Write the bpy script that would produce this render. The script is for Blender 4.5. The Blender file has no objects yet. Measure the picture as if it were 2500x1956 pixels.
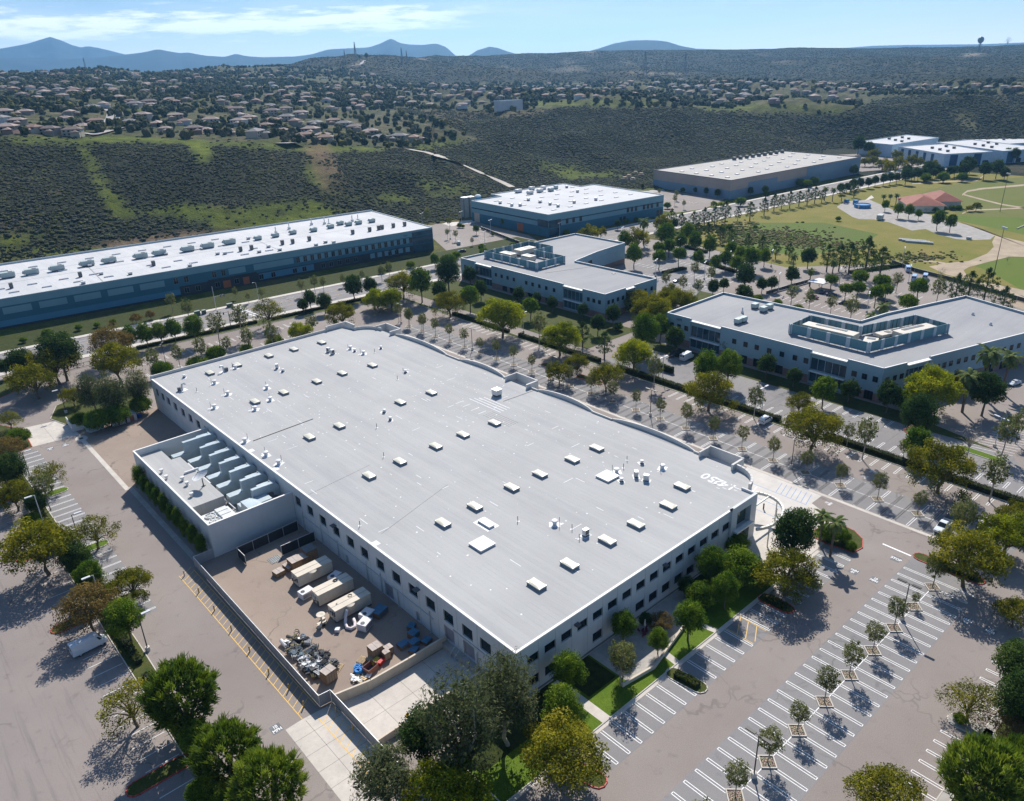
import bpy, math, random
import numpy as np
from mathutils import Vector, Matrix
random.seed(7); RNG = np.random.default_rng(7)
C = bpy.context.scene.collection
SC = bpy.context.scene
PI = math.pi
# ------------------------------------------------------------------ camera (solved from the parking grid and the building edges)
FPX = 1878.37; YAW, PITCH, ROLL = 0.718623, -0.414784, -0.036169
CAM = np.array([-60.7185, -70.6960, 93.8229])
_f = np.array([math.cos(PITCH)*math.sin(YAW), math.cos(PITCH)*math.cos(YAW), math.sin(PITCH)])
_r0 = np.array([math.cos(YAW), -math.sin(YAW), 0.0]); _u0 = np.cross(_r0, _f)
_r = _r0*math.cos(ROLL)+_u0*math.sin(ROLL); _u = -_r0*math.sin(ROLL)+_u0*math.cos(ROLL)
def ray(x, y): return _f+_r*((x-1250)/FPX)-_u*((y-978)/FPX)
def G(x, y, z=0.0):
    d = ray(x, y); t = (z-CAM[2])/d[2]; q = CAM+d*t
    return (float(q[0]), float(q[1]), float(z))
def onx(x, y, X):
    d = ray(x, y); q = CAM+d*((X-CAM[0])/d[0]); return q
cam = bpy.data.cameras.new('camera'); camo = bpy.data.objects.new('camera', cam); C.objects.link(camo)
R = Matrix(((_r[0], _u[0], -_f[0]), (_r[1], _u[1], -_f[1]), (_r[2], _u[2], -_f[2])))
camo.matrix_world = Matrix.Translation(Vector(CAM)) @ R.to_4x4()
cam.sensor_fit = 'HORIZONTAL'; cam.sensor_width = 36.0; cam.lens = 36.0*FPX/2500.0
cam.clip_start = 1.0; cam.clip_end = 60000.0
SC.camera = camo
# ------------------------------------------------------------------ materials
def srgb(r, g, b):
    f = lambda c: (c/12.92 if c <= .04045 else ((c+.055)/1.055)**2.4)
    return (f(r/255), f(g/255), f(b/255))
def nodes(name):
    m = bpy.data.materials.new(name); m.use_nodes = True
    nt = m.node_tree; b = nt.nodes['Principled BSDF']
    return m, nt, b
def N(nt, t, **k):
    n = nt.nodes.new(t)
    for a, v in k.items():
        if a.startswith('i_'):
            key = a[2:]; key = int(key) if key.isdigit() else key
            n.inputs[key].default_value = v
        else: setattr(n, a, v)
    return n
def mixc(nt, fac, a, b, blend='MIX'):
    n = nt.nodes.new('ShaderNodeMix'); n.data_type = 'RGBA'; n.blend_type = blend
    for s, v in ((n.inputs[0], fac), (n.inputs[6], a), (n.inputs[7], b)):
        if hasattr(v, 'node'): nt.links.new(v, s)
        elif isinstance(v, (int, float)): s.default_value = v
        else: s.default_value = (*v[:3], 1)
    return n.outputs[2]
def ramp(nt, src, lo, hi):
    n = nt.nodes.new('ShaderNodeMapRange'); nt.links.new(src, n.inputs[0])
    n.inputs[1].default_value = lo; n.inputs[2].default_value = hi; n.clamp = True
    return n.outputs[0]
def noise(nt, vec, scale, detail=4.0, rough=.6, dim='3D'):
    n = nt.nodes.new('ShaderNodeTexNoise'); n.inputs['Scale'].default_value = scale
    n.inputs['Detail'].default_value = detail; n.inputs['Roughness'].default_value = rough
    if vec is not None: nt.links.new(vec, n.inputs['Vector'])
    return n.outputs['Fac']
def pos(nt, scale=None, rot=None):
    g = nt.nodes.new('ShaderNodeNewGeometry').outputs['Position']
    if scale or rot:
        mp = nt.nodes.new('ShaderNodeMapping'); nt.links.new(g, mp.inputs[0])
        if scale: mp.inputs['Scale'].default_value = scale
        if rot: mp.inputs['Rotation'].default_value = (0, 0, rot)
        return mp.outputs[0]
    return g
MATS = {}
def mat(name, col, rough=.8, var=.12, vs=.6, spec=.3, metal=0, bump=0, stain=0):
    if name in MATS: return MATS[name]
    m, nt, b = nodes(name)
    p = pos(nt)
    c1 = tuple(c*(1-var) for c in col); c2 = tuple(min(1, c*(1+var)) for c in col)
    n1 = noise(nt, p, vs, 6, .65)
    col_o = mixc(nt, ramp(nt, n1, .3, .7), c1, c2)
    if stain:
        n2 = noise(nt, pos(nt, (1.2, 1.2, .12)), 1.0, 5, .7)
        col_o = mixc(nt, ramp(nt, n2, .5, .85), col_o, tuple(c*(1-stain) for c in col))
    nt.links.new(col_o, b.inputs['Base Color'])
    b.inputs['Roughness'].default_value = rough; b.inputs['Metallic'].default_value = metal
    b.inputs['Specular IOR Level'].default_value = spec
    if bump:
        bn = nt.nodes.new('ShaderNodeBump'); bn.inputs['Strength'].default_value = bump
        nt.links.new(noise(nt, p, vs*6, 3), bn.inputs['Height']); nt.links.new(bn.outputs[0], b.inputs['Normal'])
    MATS[name] = m
    return m
# ------------------------------------------------------------------ mesh builder
class MB:
    def __init__(s): s.v = []; s.f = []; s.m = []
    def poly(s, pts, mi=0):
        i = len(s.v); s.v += [tuple(p) for p in pts]; s.f.append(tuple(range(i, i+len(pts)))); s.m.append(mi)
    def box(s, x0, y0, z0, x1, y1, z1, mi=0, bottom=True, top=None):
        x0, x1 = min(x0, x1), max(x0, x1); y0, y1 = min(y0, y1), max(y0, y1)
        i = len(s.v)
        s.v += [(x0, y0, z0), (x1, y0, z0), (x1, y1, z0), (x0, y1, z0), (x0, y0, z1), (x1, y0, z1), (x1, y1, z1), (x0, y1, z1)]
        fs = [(4, 5, 6, 7), (0, 1, 5, 4), (1, 2, 6, 5), (2, 3, 7, 6), (3, 0, 4, 7)]
        if bottom: fs.append((3, 2, 1, 0))
        for k, f in enumerate(fs):
            s.f.append(tuple(i+a for a in f)); s.m.append(mi if k or top is None else top)
        return s
    def obox(s, c, size, rz=0, mi=0, tilt=None):
        hx, hy, hz = (a/2 for a in size); i = len(s.v)
        M_ = Matrix.Rotation(rz, 3, 'Z')
        if tilt is not None: M_ = M_ @ Matrix.Rotation(tilt[1], 3, tilt[0])
        for z in (-hz, hz):
            for x, y in ((-hx, -hy), (hx, -hy), (hx, hy), (-hx, hy)):
                p = M_ @ Vector((x, y, z)); s.v.append((p.x+c[0], p.y+c[1], p.z+c[2]))
        for f in ((4, 5, 6, 7), (3, 2, 1, 0), (0, 1, 5, 4), (1, 2, 6, 5), (2, 3, 7, 6), (3, 0, 4, 7)):
            s.f.append(tuple(i+a for a in f)); s.m.append(mi)
        return s
    def prism(s, poly, z0, z1, mi=0, top=None, bottom=False):
        n = len(poly); a = sum(poly[i][0]*poly[(i+1) % n][1]-poly[(i+1) % n][0]*poly[i][1] for i in range(n))
        if a < 0: poly = poly[::-1]
        i = len(s.v)
        s.v += [(p[0], p[1], z0) for p in poly]+[(p[0], p[1], z1) for p in poly]
        for k in range(n):
            j = (k+1) % n; s.f.append((i+k, i+j, i+n+j, i+n+k)); s.m.append(mi)
        s.f.append(tuple(range(i+n, i+2*n))); s.m.append(mi if top is None else top)
        if bottom: s.f.append(tuple(range(i+n-1, i-1, -1))); s.m.append(mi)
        return s
    def tube(s, pts, rad, n=8, mi=0, cap=True):
        rings = []
        for k, p in enumerate(pts):
            p = Vector(p); d = (Vector(pts[min(k+1, len(pts)-1)])-Vector(pts[max(k-1, 0)])).normalized()
            a = d.cross(Vector((0, 0, 1)) if abs(d.z) < .95 else Vector((1, 0, 0))).normalized(); b = d.cross(a)
            r = rad[k] if hasattr(rad, '__len__') else rad
            i = len(s.v); rings.append(i)
            for q in range(n):
                t = 2*PI*q/n; w = p+a*(math.cos(t)*r)+b*(math.sin(t)*r); s.v.append(tuple(w))
        for k in range(len(rings)-1):
            for q in range(n):
                s.f.append((rings[k]+q, rings[k]+(q+1) % n, rings[k+1]+(q+1) % n, rings[k+1]+q)); s.m.append(mi)
        if cap:
            s.f.append(tuple(rings[-1]+q for q in range(n))); s.m.append(mi)
            s.f.append(tuple(rings[0]+n-1-q for q in range(n))); s.m.append(mi)
        return s
    def lathe(s, c, prof, n=16, mi=0):
        rings = []
        for r, z in prof:
            i = len(s.v); rings.append(i)
            s.v += [(c[0]+r*math.cos(2*PI*q/n), c[1]+r*math.sin(2*PI*q/n), c[2]+z) for q in range(n)]
        for k in range(len(rings)-1):
            for q in range(n):
                s.f.append((rings[k]+q, rings[k]+(q+1) % n, rings[k+1]+(q+1) % n, rings[k+1]+q)); s.m.append(mi)
        s.f.append(tuple(rings[-1]+q for q in range(n))); s.m.append(mi)
        return s
    def blob(s, c, rad, n=1, mi=0, jit=.15, seed=0):
        import bmesh
        bm = bmesh.new(); bmesh.ops.create_icosphere(bm, subdivisions=n, radius=1)
        rr = random.Random(seed); i = len(s.v)
        for v in bm.verts:
            k = 1+rr.uniform(-jit, jit); s.v.append((c[0]+v.co.x*rad[0]*k, c[1]+v.co.y*rad[1]*k, c[2]+v.co.z*rad[2]*k))
        for f in bm.faces: s.f.append(tuple(i+v.index for v in f.verts)); s.m.append(mi)
        bm.free(); return s
    def build(s, name, mats, parent=None, smooth=False, local=False, bevel=0):
        me = bpy.data.meshes.new(name)
        off = Vector((0, 0, 0))
        if parent is not None and not local:
            q = parent
            while q is not None: off += Vector(q.location); q = q.parent
        me.from_pydata([(a[0]-off.x, a[1]-off.y, a[2]-off.z) for a in s.v], [], s.f)
        for m in (mats if isinstance(mats, (list, tuple)) else [mats]): me.materials.append(m)
        if len(me.materials) > 1: me.polygons.foreach_set('material_index', s.m)
        if smooth: me.polygons.foreach_set('use_smooth', [True]*len(s.f))
        me.update()
        o = bpy.data.objects.new(name, me); C.objects.link(o)
        if parent is not None: o.parent = parent
        if bevel:
            md = o.modifiers.new('bevel', 'BEVEL'); md.width = bevel; md.segments = 2; md.limit_method = 'ANGLE'
        return o
def tag(o, label, cat, group=None):
    o['label'] = label; o['category'] = cat
    if group: o['group'] = group
    return o
def thing(name, label, cat, loc=(0, 0, 0), rz=0, group=None):
    o = bpy.data.objects.new(name, None); C.objects.link(o)
    o.location = loc; o.rotation_euler = (0, 0, rz); o.empty_display_size = .5
    return tag(o, label, cat, group)
def struct(o, kind='structure'): o['kind'] = kind; return o
KIDS = {}
def dup(root, loc, rz=0, label=None, group=None, scale=None):
    kids = KIDS.get(root.name)
    if kids is None: kids = KIDS[root.name] = [(c, list(c.children)) for c in root.children]
    r = root.copy(); C.objects.link(r); r.location = loc; r.rotation_euler = (0, 0, rz)
    if scale is not None: r.scale = (scale,)*3 if not hasattr(scale, '__len__') else scale
    if label: r['label'] = label
    if group: r['group'] = group
    for ch, gs in kids:
        c = ch.copy(); C.objects.link(c); c.parent = r
        for g in gs:
            d = g.copy(); C.objects.link(d); d.parent = c
    return r
ORD = 'first second third fourth fifth sixth seventh eighth ninth tenth eleventh twelfth thirteenth fourteenth fifteenth sixteenth seventeenth eighteenth nineteenth twentieth'.split()
def ordn(i):
    if i < 20: return ORD[i]
    t = ('twenty', 'thirty', 'forty', 'fifty', 'sixty', 'seventy', 'eighty', 'ninety')[(i+1)//10-2]
    return (t[:-1]+'ieth') if (i+1) % 10 == 0 else t+'-'+ORD[(i+1) % 10-1]
def sheet(name, pts, z, m, kind='structure'):
    b = MB(); b.poly([(p[0], p[1], z) for p in (pts if sum(pts[i][0]*pts[(i+1) % len(pts)][1]-pts[(i+1) % len(pts)][0]*pts[i][1] for i in range(len(pts))) > 0 else pts[::-1])])
    return struct(b.build(name, m), kind)
# wall with real openings: a grid of panels around recessed windows
def facade(wall, p0, p1, z0, z1, ops, depth=.25, mi=0, mr=None):
    """adds wall panels from p0 to p1 (outside on the right hand when walking p0->p1) into MB wall; returns frames of openings"""
    p0 = Vector((p0[0], p0[1], 0)); p1 = Vector((p1[0], p1[1], 0)); L = (p1-p0).length; ud = (p1-p0)/L; n = Vector((ud.y, -ud.x, 0))
    us = sorted({0.0, L, *[o[0] for o in ops], *[o[1] for o in ops]}); zs = sorted({z0, z1, *[o[2] for o in ops], *[o[3] for o in ops]})
    P = lambda u, z, d=0: tuple(p0+ud*u-n*d+Vector((0, 0, z)))
    for a, b in zip(us[:-1], us[1:]):
        if b-a < 1e-4: continue
        run = None
        for c, d in zip(zs[:-1], zs[1:]):
            um, zm = (a+b)/2, (c+d)/2
            hole = any(o[0] < um < o[1] and o[2] < zm < o[3] for o in ops)
            if hole:
                if run: wall.poly([P(a, run[0]), P(b, run[0]), P(b, run[1]), P(a, run[1])], mi); run = None
            else: run = (run[0], d) if run else (c, d)
        if run: wall.poly([P(a, run[0]), P(b, run[0]), P(b, run[1]), P(a, run[1])], mi)
    mr = mi if mr is None else mr
    for a, b, c, d in [o[:4] for o in ops]:
        wall.poly([P(a, c), P(b, c), P(b, c, depth), P(a, c, depth)], mr)
        wall.poly([P(a, d, depth), P(b, d, depth), P(b, d), P(a, d)], mr)
        wall.poly([P(a, c), P(a, c, depth), P(a, d, depth), P(a, d)], mr)
        wall.poly([P(b, c, depth), P(b, c), P(b, d), P(b, d, depth)], mr)
    return P, n
def pane(P, o, depth, parent, gm, fm, name='window', nv=1, nh=0, bar=.06):
    """a window: glass pane at depth with frame bars"""
    a, b, c, d = o[:4]; m = MB()
    m.poly([P(a, c, depth), P(b, c, depth), P(b, d, depth), P(a, d, depth)], 0)
    def bars(u0, u1, w0, w1):
        q = [P(u0, w0, depth-.03), P(u1, w0, depth-.03), P(u1, w1, depth-.03), P(u0, w1, depth-.03)]; m.poly(q, 1)
    bars(a, b, c, c+bar); bars(a, b, d-bar, d); bars(a, a+bar, c+bar, d-bar); bars(b-bar, b, c+bar, d-bar)
    for k in range(1, nv+1):
        u = a+(b-a)*k/(nv+1); bars(u-bar/2, u+bar/2, c+bar, d-bar)
    for k in range(1, nh+1):
        w = c+(d-c)*k/(nh+1); bars(a+bar, b-bar, w-bar/2, w+bar/2)
    return m.build(name, [gm, fm], parent)
# ------------------------------------------------------------------ light, sky, air
SUN_AZ, SUN_EL = math.radians(46.5), math.radians(42)
sd = Vector((math.sin(SUN_AZ)*math.cos(SUN_EL), math.cos(SUN_AZ)*math.cos(SUN_EL), math.sin(SUN_EL)))
sl = bpy.data.lights.new('sun', 'SUN'); sl.energy = 4.6; sl.angle = math.radians(.53); sl.color = (1, .94, .86)
so = bpy.data.objects.new('sun', sl); C.objects.link(so); so.rotation_euler = sd.to_track_quat('Z', 'Y').to_euler()
W = bpy.data.worlds.new('World'); SC.world = W; W.use_nodes = True
nt = W.node_tree; bg = nt.nodes['Background']
sky = N(nt, 'ShaderNodeTexSky', sky_type='NISHITA', sun_disc=False, sun_elevation=SUN_EL, sun_rotation=SUN_AZ, altitude=150, air_density=1.0, dust_density=.6, ozone_density=1.3)
tc = nt.nodes.new('ShaderNodeTexCoord'); sep = nt.nodes.new('ShaderNodeSeparateXYZ'); nt.links.new(tc.outputs['Generated'], sep.inputs[0])
# clouds: long low banks near the horizon in the north-west, thin veils elsewhere
az = N(nt, 'ShaderNodeMath', operation='ARCTAN2'); nt.links.new(sep.outputs[0], az.inputs[0]); nt.links.new(sep.outputs[1], az.inputs[1])
cmb = nt.nodes.new('ShaderNodeCombineXYZ')
def mth(op, a, b=None):
    n = nt.nodes.new('ShaderNodeMath'); n.operation = op
    for i, v in enumerate((a, b)):
        if v is None: continue
        if hasattr(v, 'node'): nt.links.new(v, n.inputs[i])
        else: n.inputs[i].default_value = v
    return n.outputs[0]
el = sep.outputs[2]
nt.links.new(mth('MULTIPLY', az.outputs[0], 13.0), cmb.inputs[0]); nt.links.new(mth('MULTIPLY', el, 95.0), cmb.inputs[1]); cmb.inputs[2].default_value = 3.3
cl = noise(nt, cmb.outputs[0], 1.25, 8, .66)
def band(x, lo, lo2, hi, hi2): return mth('MULTIPLY', ramp(nt, x, lo, lo2), mth('SUBTRACT', 1.0, ramp(nt, x, hi, hi2)))
azr = az.outputs[0]
leftb = mth('SUBTRACT', 1.0, ramp(nt, azr, math.radians(36), math.radians(42)))
bank = mth('MULTIPLY', band(el, .034, .043, .05, .066), leftb)
cloud = mth('MULTIPLY', ramp(nt, mth('ADD', cl, mth('MULTIPLY', bank, .24)), .56, .72), mth('MULTIPLY', leftb, band(el, .012, .04, .06, .075)))
veil = mth('MULTIPLY', ramp(nt, noise(nt, cmb.outputs[0], .35, 4, .6), .35, .7), .35)
base = mixc(nt, 1.0, sky.outputs[0], (.88, 1.0, 1.12), 'MULTIPLY')
low = mixc(nt, ramp(nt, el, .0, .075), (10.0, 10.2, 10.2), (2.9, 4.6, 6.4))
base = mixc(nt, mth('MULTIPLY', mth('SUBTRACT', 1.0, ramp(nt, el, .10, .2)), .92), base, low)
base = mixc(nt, mth('MULTIPLY', veil, mth('SUBTRACT', 1.0, ramp(nt, el, .06, .12))), base, (8.8, 9.6, 10.0))
skyc = mixc(nt, mth('MULTIPLY', cloud, .9), base, (11.4, 11.5, 11.7))
nt.links.new(skyc, bg.inputs[0]); bg.inputs[1].default_value = .08
SC.view_settings.view_transform = 'Standard'; SC.view_settings.look = 'None'; SC.view_settings.exposure = .60; SC.view_settings.gamma = 1
SC.cycles.max_bounces = 6; SC.cycles.diffuse_bounces = 2; SC.cycles.glossy_bounces = 2; SC.cycles.transparent_max_bounces = 6
SC.cycles.volume_bounces = 0; SC.cycles.use_denoising = True
# haze: one closed box of even air
hb = MB(); hb.box(-7000, -3000, -25, 13000, 13000, 640)
hm = bpy.data.materials.new('haze_air'); hm.use_nodes = True; hn = hm.node_tree
hn.nodes.remove(hn.nodes['Principled BSDF'])
pv = hn.nodes.new('ShaderNodeVolumePrincipled'); pv.inputs['Color'].default_value = (.26, .58, 1, 1); pv.inputs['Density'].default_value = .000062; pv.inputs['Anisotropy'].default_value = .4
hn.links.new(pv.outputs[0], hn.nodes['Material Output'].inputs['Volume'])
struct(hb.build('haze', hm), 'stuff')
# ------------------------------------------------------------------ terrain: heights from surveyed profiles (direction, distance, height)
def hz(u, v, d):
    q = ray(u, v); return CAM[2]+q[2]/math.hypot(q[0], q[1])*d
def azi(u, v=230):
    q = ray(u, v); return math.atan2(q[0], q[1])
PROF = {  # image column: (image row, distance) of ground points going away; the first is where the level ground ends
    -900: [(760, 420), (420, 640), (330, 860), (260, 1200), (215, 1800), (196, 2400)],
    -300: [(690, 425), (370, 640), (300, 850), (245, 1180), (200, 1750), (184, 2350)],
    0: [(640, 430), (338, 640), (286, 840), (236, 1160), (194, 1720), (176, 2300)],
    250: [(596, 440), (345, 650), (290, 850), (235, 1160), (190, 1700), (164, 2300)],
    500: [(555, 455), (352, 660), (290, 870), (236, 1180), (196, 1680), (165, 2300)],
    750: [(520, 470), (360, 670), (296, 880), (240, 1200), (200, 1680), (172, 2200), (168, 2800)],
    900: [(500, 485), (372, 690), (300, 900), (240, 1250), (200, 1750), (160, 2400), (148, 2900)],
    1050: [(490, 500), (378, 720), (300, 930), (245, 1290), (208, 1800), (170, 2500), (140, 3100)],
    1250: [(452, 560), (282, 1000), (246, 1300), (206, 1800), (170, 2500), (128, 3300)],
    1500: [(432, 600), (276, 1060), (245, 1350), (206, 1800), (170, 2500), (122, 3400)],
    1750: [(388, 680), (266, 1100), (238, 1400), (204, 1850), (170, 2500), (119, 3500)],
    2000: [(372, 760), (258, 1150), (230, 1420), (208, 1800), (165, 2600), (116, 3500)],
    2250: [(345, 900), (240, 1250), (214, 1640), (208, 1800), (155, 2700), (114, 3600)],
    2500: [(335, 920), (236, 1280), (210, 1640), (204, 1800), (145, 2700), (107, 3600)],
    3100: [(330, 920), (230, 1280), (196, 1640), (188, 1800), (130, 2700), (88, 3600)]}
NA, ND = 640, 430
A0, A1 = YAW-math.radians(62), YAW+math.radians(62)
DG = np.concatenate([np.linspace(20, 400, 30)[:-1], np.geomspace(400, 5200, ND-29)])
AG = np.linspace(A0, A1, NA)
cols = sorted(PROF); ca = np.array([azi(c) for c in cols]); prof = []
for c in cols:
    ds = [0, PROF[c][0][1]-30]; zs = [0, 0]
    for v, d in PROF[c]:
        ds.append(d); zs.append(0 if len(ds) == 3 else hz(c, v, d))
    ds += [ds[-1]+500, 6000]; zs += [zs[-1]-50, zs[-1]-110]
    prof.append(np.interp(DG, ds, zs))
prof = np.array(prof)
HG = np.empty((NA, ND))
for j in range(ND): HG[:, j] = np.interp(AG, ca, prof[:, j])
def smooth(a, k, ax):
    w = np.hanning(2*k+3)[1:-1]; w /= w.sum()
    pad = [(0, 0), (0, 0)]; pad[ax] = (k, k)
    return np.apply_along_axis(lambda r: np.convolve(r, w, 'valid'), ax, np.pad(a, pad, mode='edge'))
HG = smooth(smooth(HG, 9, 0), 7, 1)
XG = CAM[0]+np.sin(AG)[:, None]*DG[None]; YG = CAM[1]+np.cos(AG)[:, None]*DG[None]
def vnoise(x, y, seed):
    r = np.random.default_rng(seed); T = r.random((256, 256))
    xi = np.floor(x).astype(int); yi = np.floor(y).astype(int); fx = x-xi; fy = y-yi
    fx = fx*fx*(3-2*fx); fy = fy*fy*(3-2*fy); g = lambda a, b: T[a % 256, b % 256]
    return (g(xi, yi)*(1-fx)+g(xi+1, yi)*fx)*(1-fy)+(g(xi, yi+1)*(1-fx)+g(xi+1, yi+1)*fx)*fy
def fbm(x, y, s, seed, oct=5, ridged=False):
    t = 0; a = 1; n = 0
    for k in range(oct):
        q = vnoise(x/s+seed*7.3, y/s-seed*3.1, seed+k); q = 1-abs(2*q-1) if ridged else q
        t = t+a*q; n += a; a *= .5; s /= 2.03
    return t/n
slope_w = np.clip((DG[None]-430)/200, 0, 1)*np.clip((HG-.5)/12, 0, 1)
hillw = np.clip((DG[None]-1900)/500, 0, 1)
# spurs and gullies running down towards the viewer
al = (XG*.82-YG*.57); ac = (XG*.57+YG*.82)
gul = fbm(al+.25*fbm(XG, YG, 200, 11)*200, ac*.35, 150, 3, 3, True)-.62
gulm = (fbm(al*.8+.3*fbm(XG, YG, 300, 13)*260, ac*.42, 290, 9, 3, True)-.5)*52; right_w = np.clip((AG[:, None]-azi(950))/(azi(1250)-azi(950)), 0, 1)*np.clip((1250-DG[None])/250, .0, 1)
gulf = fbm(al+.3*fbm(XG, YG, 500, 12)*400, ac*.4, 420, 6, 3, True)-.6
flatmesa = np.clip((DG[None]-600)/120, 0, 1)*(1-hillw)*(AG[:, None] < azi(1050))
HG = HG+slope_w*(1-.85*flatmesa)*(gul*50*(1-hillw)+gulm*right_w*(1-hillw)+(gulf*80+gul*8)*hillw*np.clip((3350-DG[None])/800, .12, 1))+slope_w*(fbm(XG, YG, 60, 5)-.5)*(5+2*hillw)
HG = np.maximum(HG, -3); FLAT = (np.abs(HG) < .8) & (DG[None] < 700)
HG[DG[None].repeat(NA, 0) < 400] = -.06
HG = np.where((DG[None] < 430) | ((HG < .6) & (DG[None] < 1050)), np.minimum(-.06, HG), HG); HG = np.where((HG < 0) & (DG[None] < 1050), -.06, HG)
def H(x, y):
    dx, dy = x-CAM[0], y-CAM[1]; d = math.hypot(dx, dy); a = math.atan2(dx, dy)
    i = min(max((a-A0)/(A1-A0)*(NA-1), 0), NA-1.001); j = min(max(float(np.interp(d, DG, np.arange(ND))), 0), ND-1.001)
    i0, j0 = int(i), int(j); fi, fj = i-i0, j-j0
    return float((HG[i0, j0]*(1-fi)+HG[i0+1, j0]*fi)*(1-fj)+(HG[i0, j0+1]*(1-fi)+HG[i0+1, j0+1]*fi)*fj)
def hit(u, v):
    """where the sight line through (u, v) meets the terrain"""
    d = ray(u, v); h = math.hypot(d[0], d[1]); i = min(max((math.atan2(d[0], d[1])-A0)/(A1-A0)*(NA-1), 0), NA-1.001)
    i0 = int(i); fi = i-i0
    line = CAM[2]+d[2]/h*DG; g = HG[i0]*(1-fi)+HG[i0+1]*fi
    k = np.nonzero(line[30:] < g[30:])[0]
    if not len(k): return None
    k = k[0]+30; a0, b0 = line[k-1]-g[k-1], line[k]-g[k]; t = a0/(a0-b0); D = DG[k-1]+(DG[k]-DG[k-1])*t
    x, y = CAM[0]+d[0]/h*D, CAM[1]+d[1]/h*D
    return x, y, H(x, y)
# ground cover zones, outlined once on the survey photograph and stored on the ground itself
def proj(X, Y, Z):
    dx, dy, dz = X-CAM[0], Y-CAM[1], Z-CAM[2]
    w = dx*_f[0]+dy*_f[1]+dz*_f[2]
    return 1250+FPX*(dx*_r[0]+dy*_r[1]+dz*_r[2])/w, 978-FPX*(dx*_u[0]+dy*_u[1]+dz*_u[2])/w
U, V = proj(XG, YG, HG)
def inpoly(poly):
    ins = np.zeros(U.shape, bool); n = len(poly)
    for i in range(n):
        x1, y1 = poly[i]; x2, y2 = poly[(i+1) % n]
        if y1 == y2: continue
        ins ^= ((y1 > V) != (y2 > V)) & (U < (x2-x1)*(V-y1)/(y2-y1)+x1)
    return ins
BRUSH = (.030, .037, .026); BRUSH2 = (.046, .050, .032); GRASS = (.105, .135, .022); DRY = (.15, .12, .07); SOIL = (.20, .145, .10)
nz1 = fbm(XG, YG, 34, 21); nz2 = fbm(XG, YG, 160, 22); nz3 = fbm(XG, YG, 11, 23)
col = np.empty(U.shape+(3,)); lerp = lambda a, b, t: a+(np.array(b)-a)*t[..., None]
col[:] = BRUSH; col = lerp(col, BRUSH2, np.clip((nz2-.45)*4, 0, 1))
col = lerp(col, DRY, np.clip((nz1-.66)*5, 0, .35))
COVER = np.ones(U.shape)           # how thickly brush grows
def zone(poly, c, amt=.85, thin=0.1, edge=None, lo=.3, hi=.55):
    global col, COVER
    m = inpoly(poly).astype(float); m = smooth(smooth(m, 3, 0), 2, 1)
    t = np.clip((m-(1-m)*.0)*(np.clip((nz3*.6+nz1*.4-lo)/(hi-lo), 0, 1)), 0, 1)*amt
    col = lerp(col, c, t); COVER = COVER*(1-t*(1-thin)/max(amt, .01))
# residential mesa, canyon-edge grass, breaks in the brush
MESA = [[(-400, 360), (0, 338), (120, 335), (300, 330), (500, 345), (740, 352), (960, 362), (1180, 340), (1150, 330), (960, 260), (1010, 268), (1250, 275), (1420, 258), (1580, 262), (1700, 262), (1860, 278), (2080, 270), (2170, 235), (2600, 228), (2900, 222), (2900, 190), (2500, 196), (2200, 205), (1900, 196), (1700, 196), (1500, 200), (1000, 205), (850, 170), (600, 158), (300, 155), (0, 165), (-400, 180)]]
for p in MESA: zone(p, (.085, .092, .042), .9, .12, lo=.1, hi=.4); zone(p, (.15, .13, .085), .7, .12, lo=.48, hi=.66)
zone([(0, 335), (0, 352), (140, 352), (330, 350), (480, 352), (760, 372), (900, 372), (960, 362), (740, 350), (500, 345), (300, 330)], GRASS, .9, .1, lo=.2, hi=.5)
for p in ([(178, 340), (200, 345), (250, 420), (300, 490), (340, 520), (300, 545), (262, 480), (225, 420)],
          [(330, 520), (520, 545), (700, 540), (860, 520), (760, 480), (640, 500), (560, 510), (440, 490)],
          [(455, 345), (500, 340), (520, 395), (480, 400)], [(760, 372), (780, 400), (830, 450), (900, 480), (840, 490), (770, 470), (740, 420)],
          [(0, 600), (60, 590), (140, 560), (60, 570), (0, 575)], [(930, 470), (1010, 480), (1000, 500), (900, 500)],
          [(1000, 430), (1120, 440), (1180, 470), (1060, 480)], [(1290, 395), (1420, 400), (1560, 430), (1380, 440)],
          [(1700, 275), (1850, 270), (2090, 280), (2060, 262), (1840, 255), (1700, 262)], [(1210, 258), (1330, 245), (1600, 245), (1600, 258), (1400, 262)],
          [(1000, 352), (1140, 340), (1120, 356), (1020, 368)], [(280, 262), (430, 262), (440, 276), (330, 282)], [(620, 207), (760, 205), (760, 214), (620, 214)]):
    zone(p, GRASS, .85, .3, lo=.30, hi=.52)
BRIGHT = (.125, .155, .022)
for p in ([(176, 340), (205, 345), (238, 410), (262, 470), (300, 520), (288, 540), (262, 500), (235, 450), (212, 400)], [(500, 548), (600, 540), (700, 530), (800, 510), (860, 515), (720, 552), (600, 560), (520, 560)], [(455, 346), (505, 346), (520, 372), (500, 385), (478, 372)], [(0, 592), (50, 586), (80, 592), (30, 602), (0, 604)], [(2335, 268), (2350, 268), (2392, 315), (2384, 320)]):
    zone(p, BRIGHT, .95, .08, lo=.05, hi=.42)
zone([(740, 352), (800, 352), (830, 420), (850, 475), (790, 470), (760, 400)], (.17, .12, .075), .8, .3, lo=.25, hi=.5)
zone([(170, 645), (200, 615), (270, 588), (420, 570), (600, 560), (640, 575), (420, 598), (300, 620)], SOIL, .8, .3, lo=.2, hi=.5)
for p in ([(1010, 268), (1200, 275), (1130, 300), (1060, 300)], [(1180, 275), (1340, 268), (1330, 282), (1200, 290)]): zone(p, DRY, .7, .3)
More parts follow.
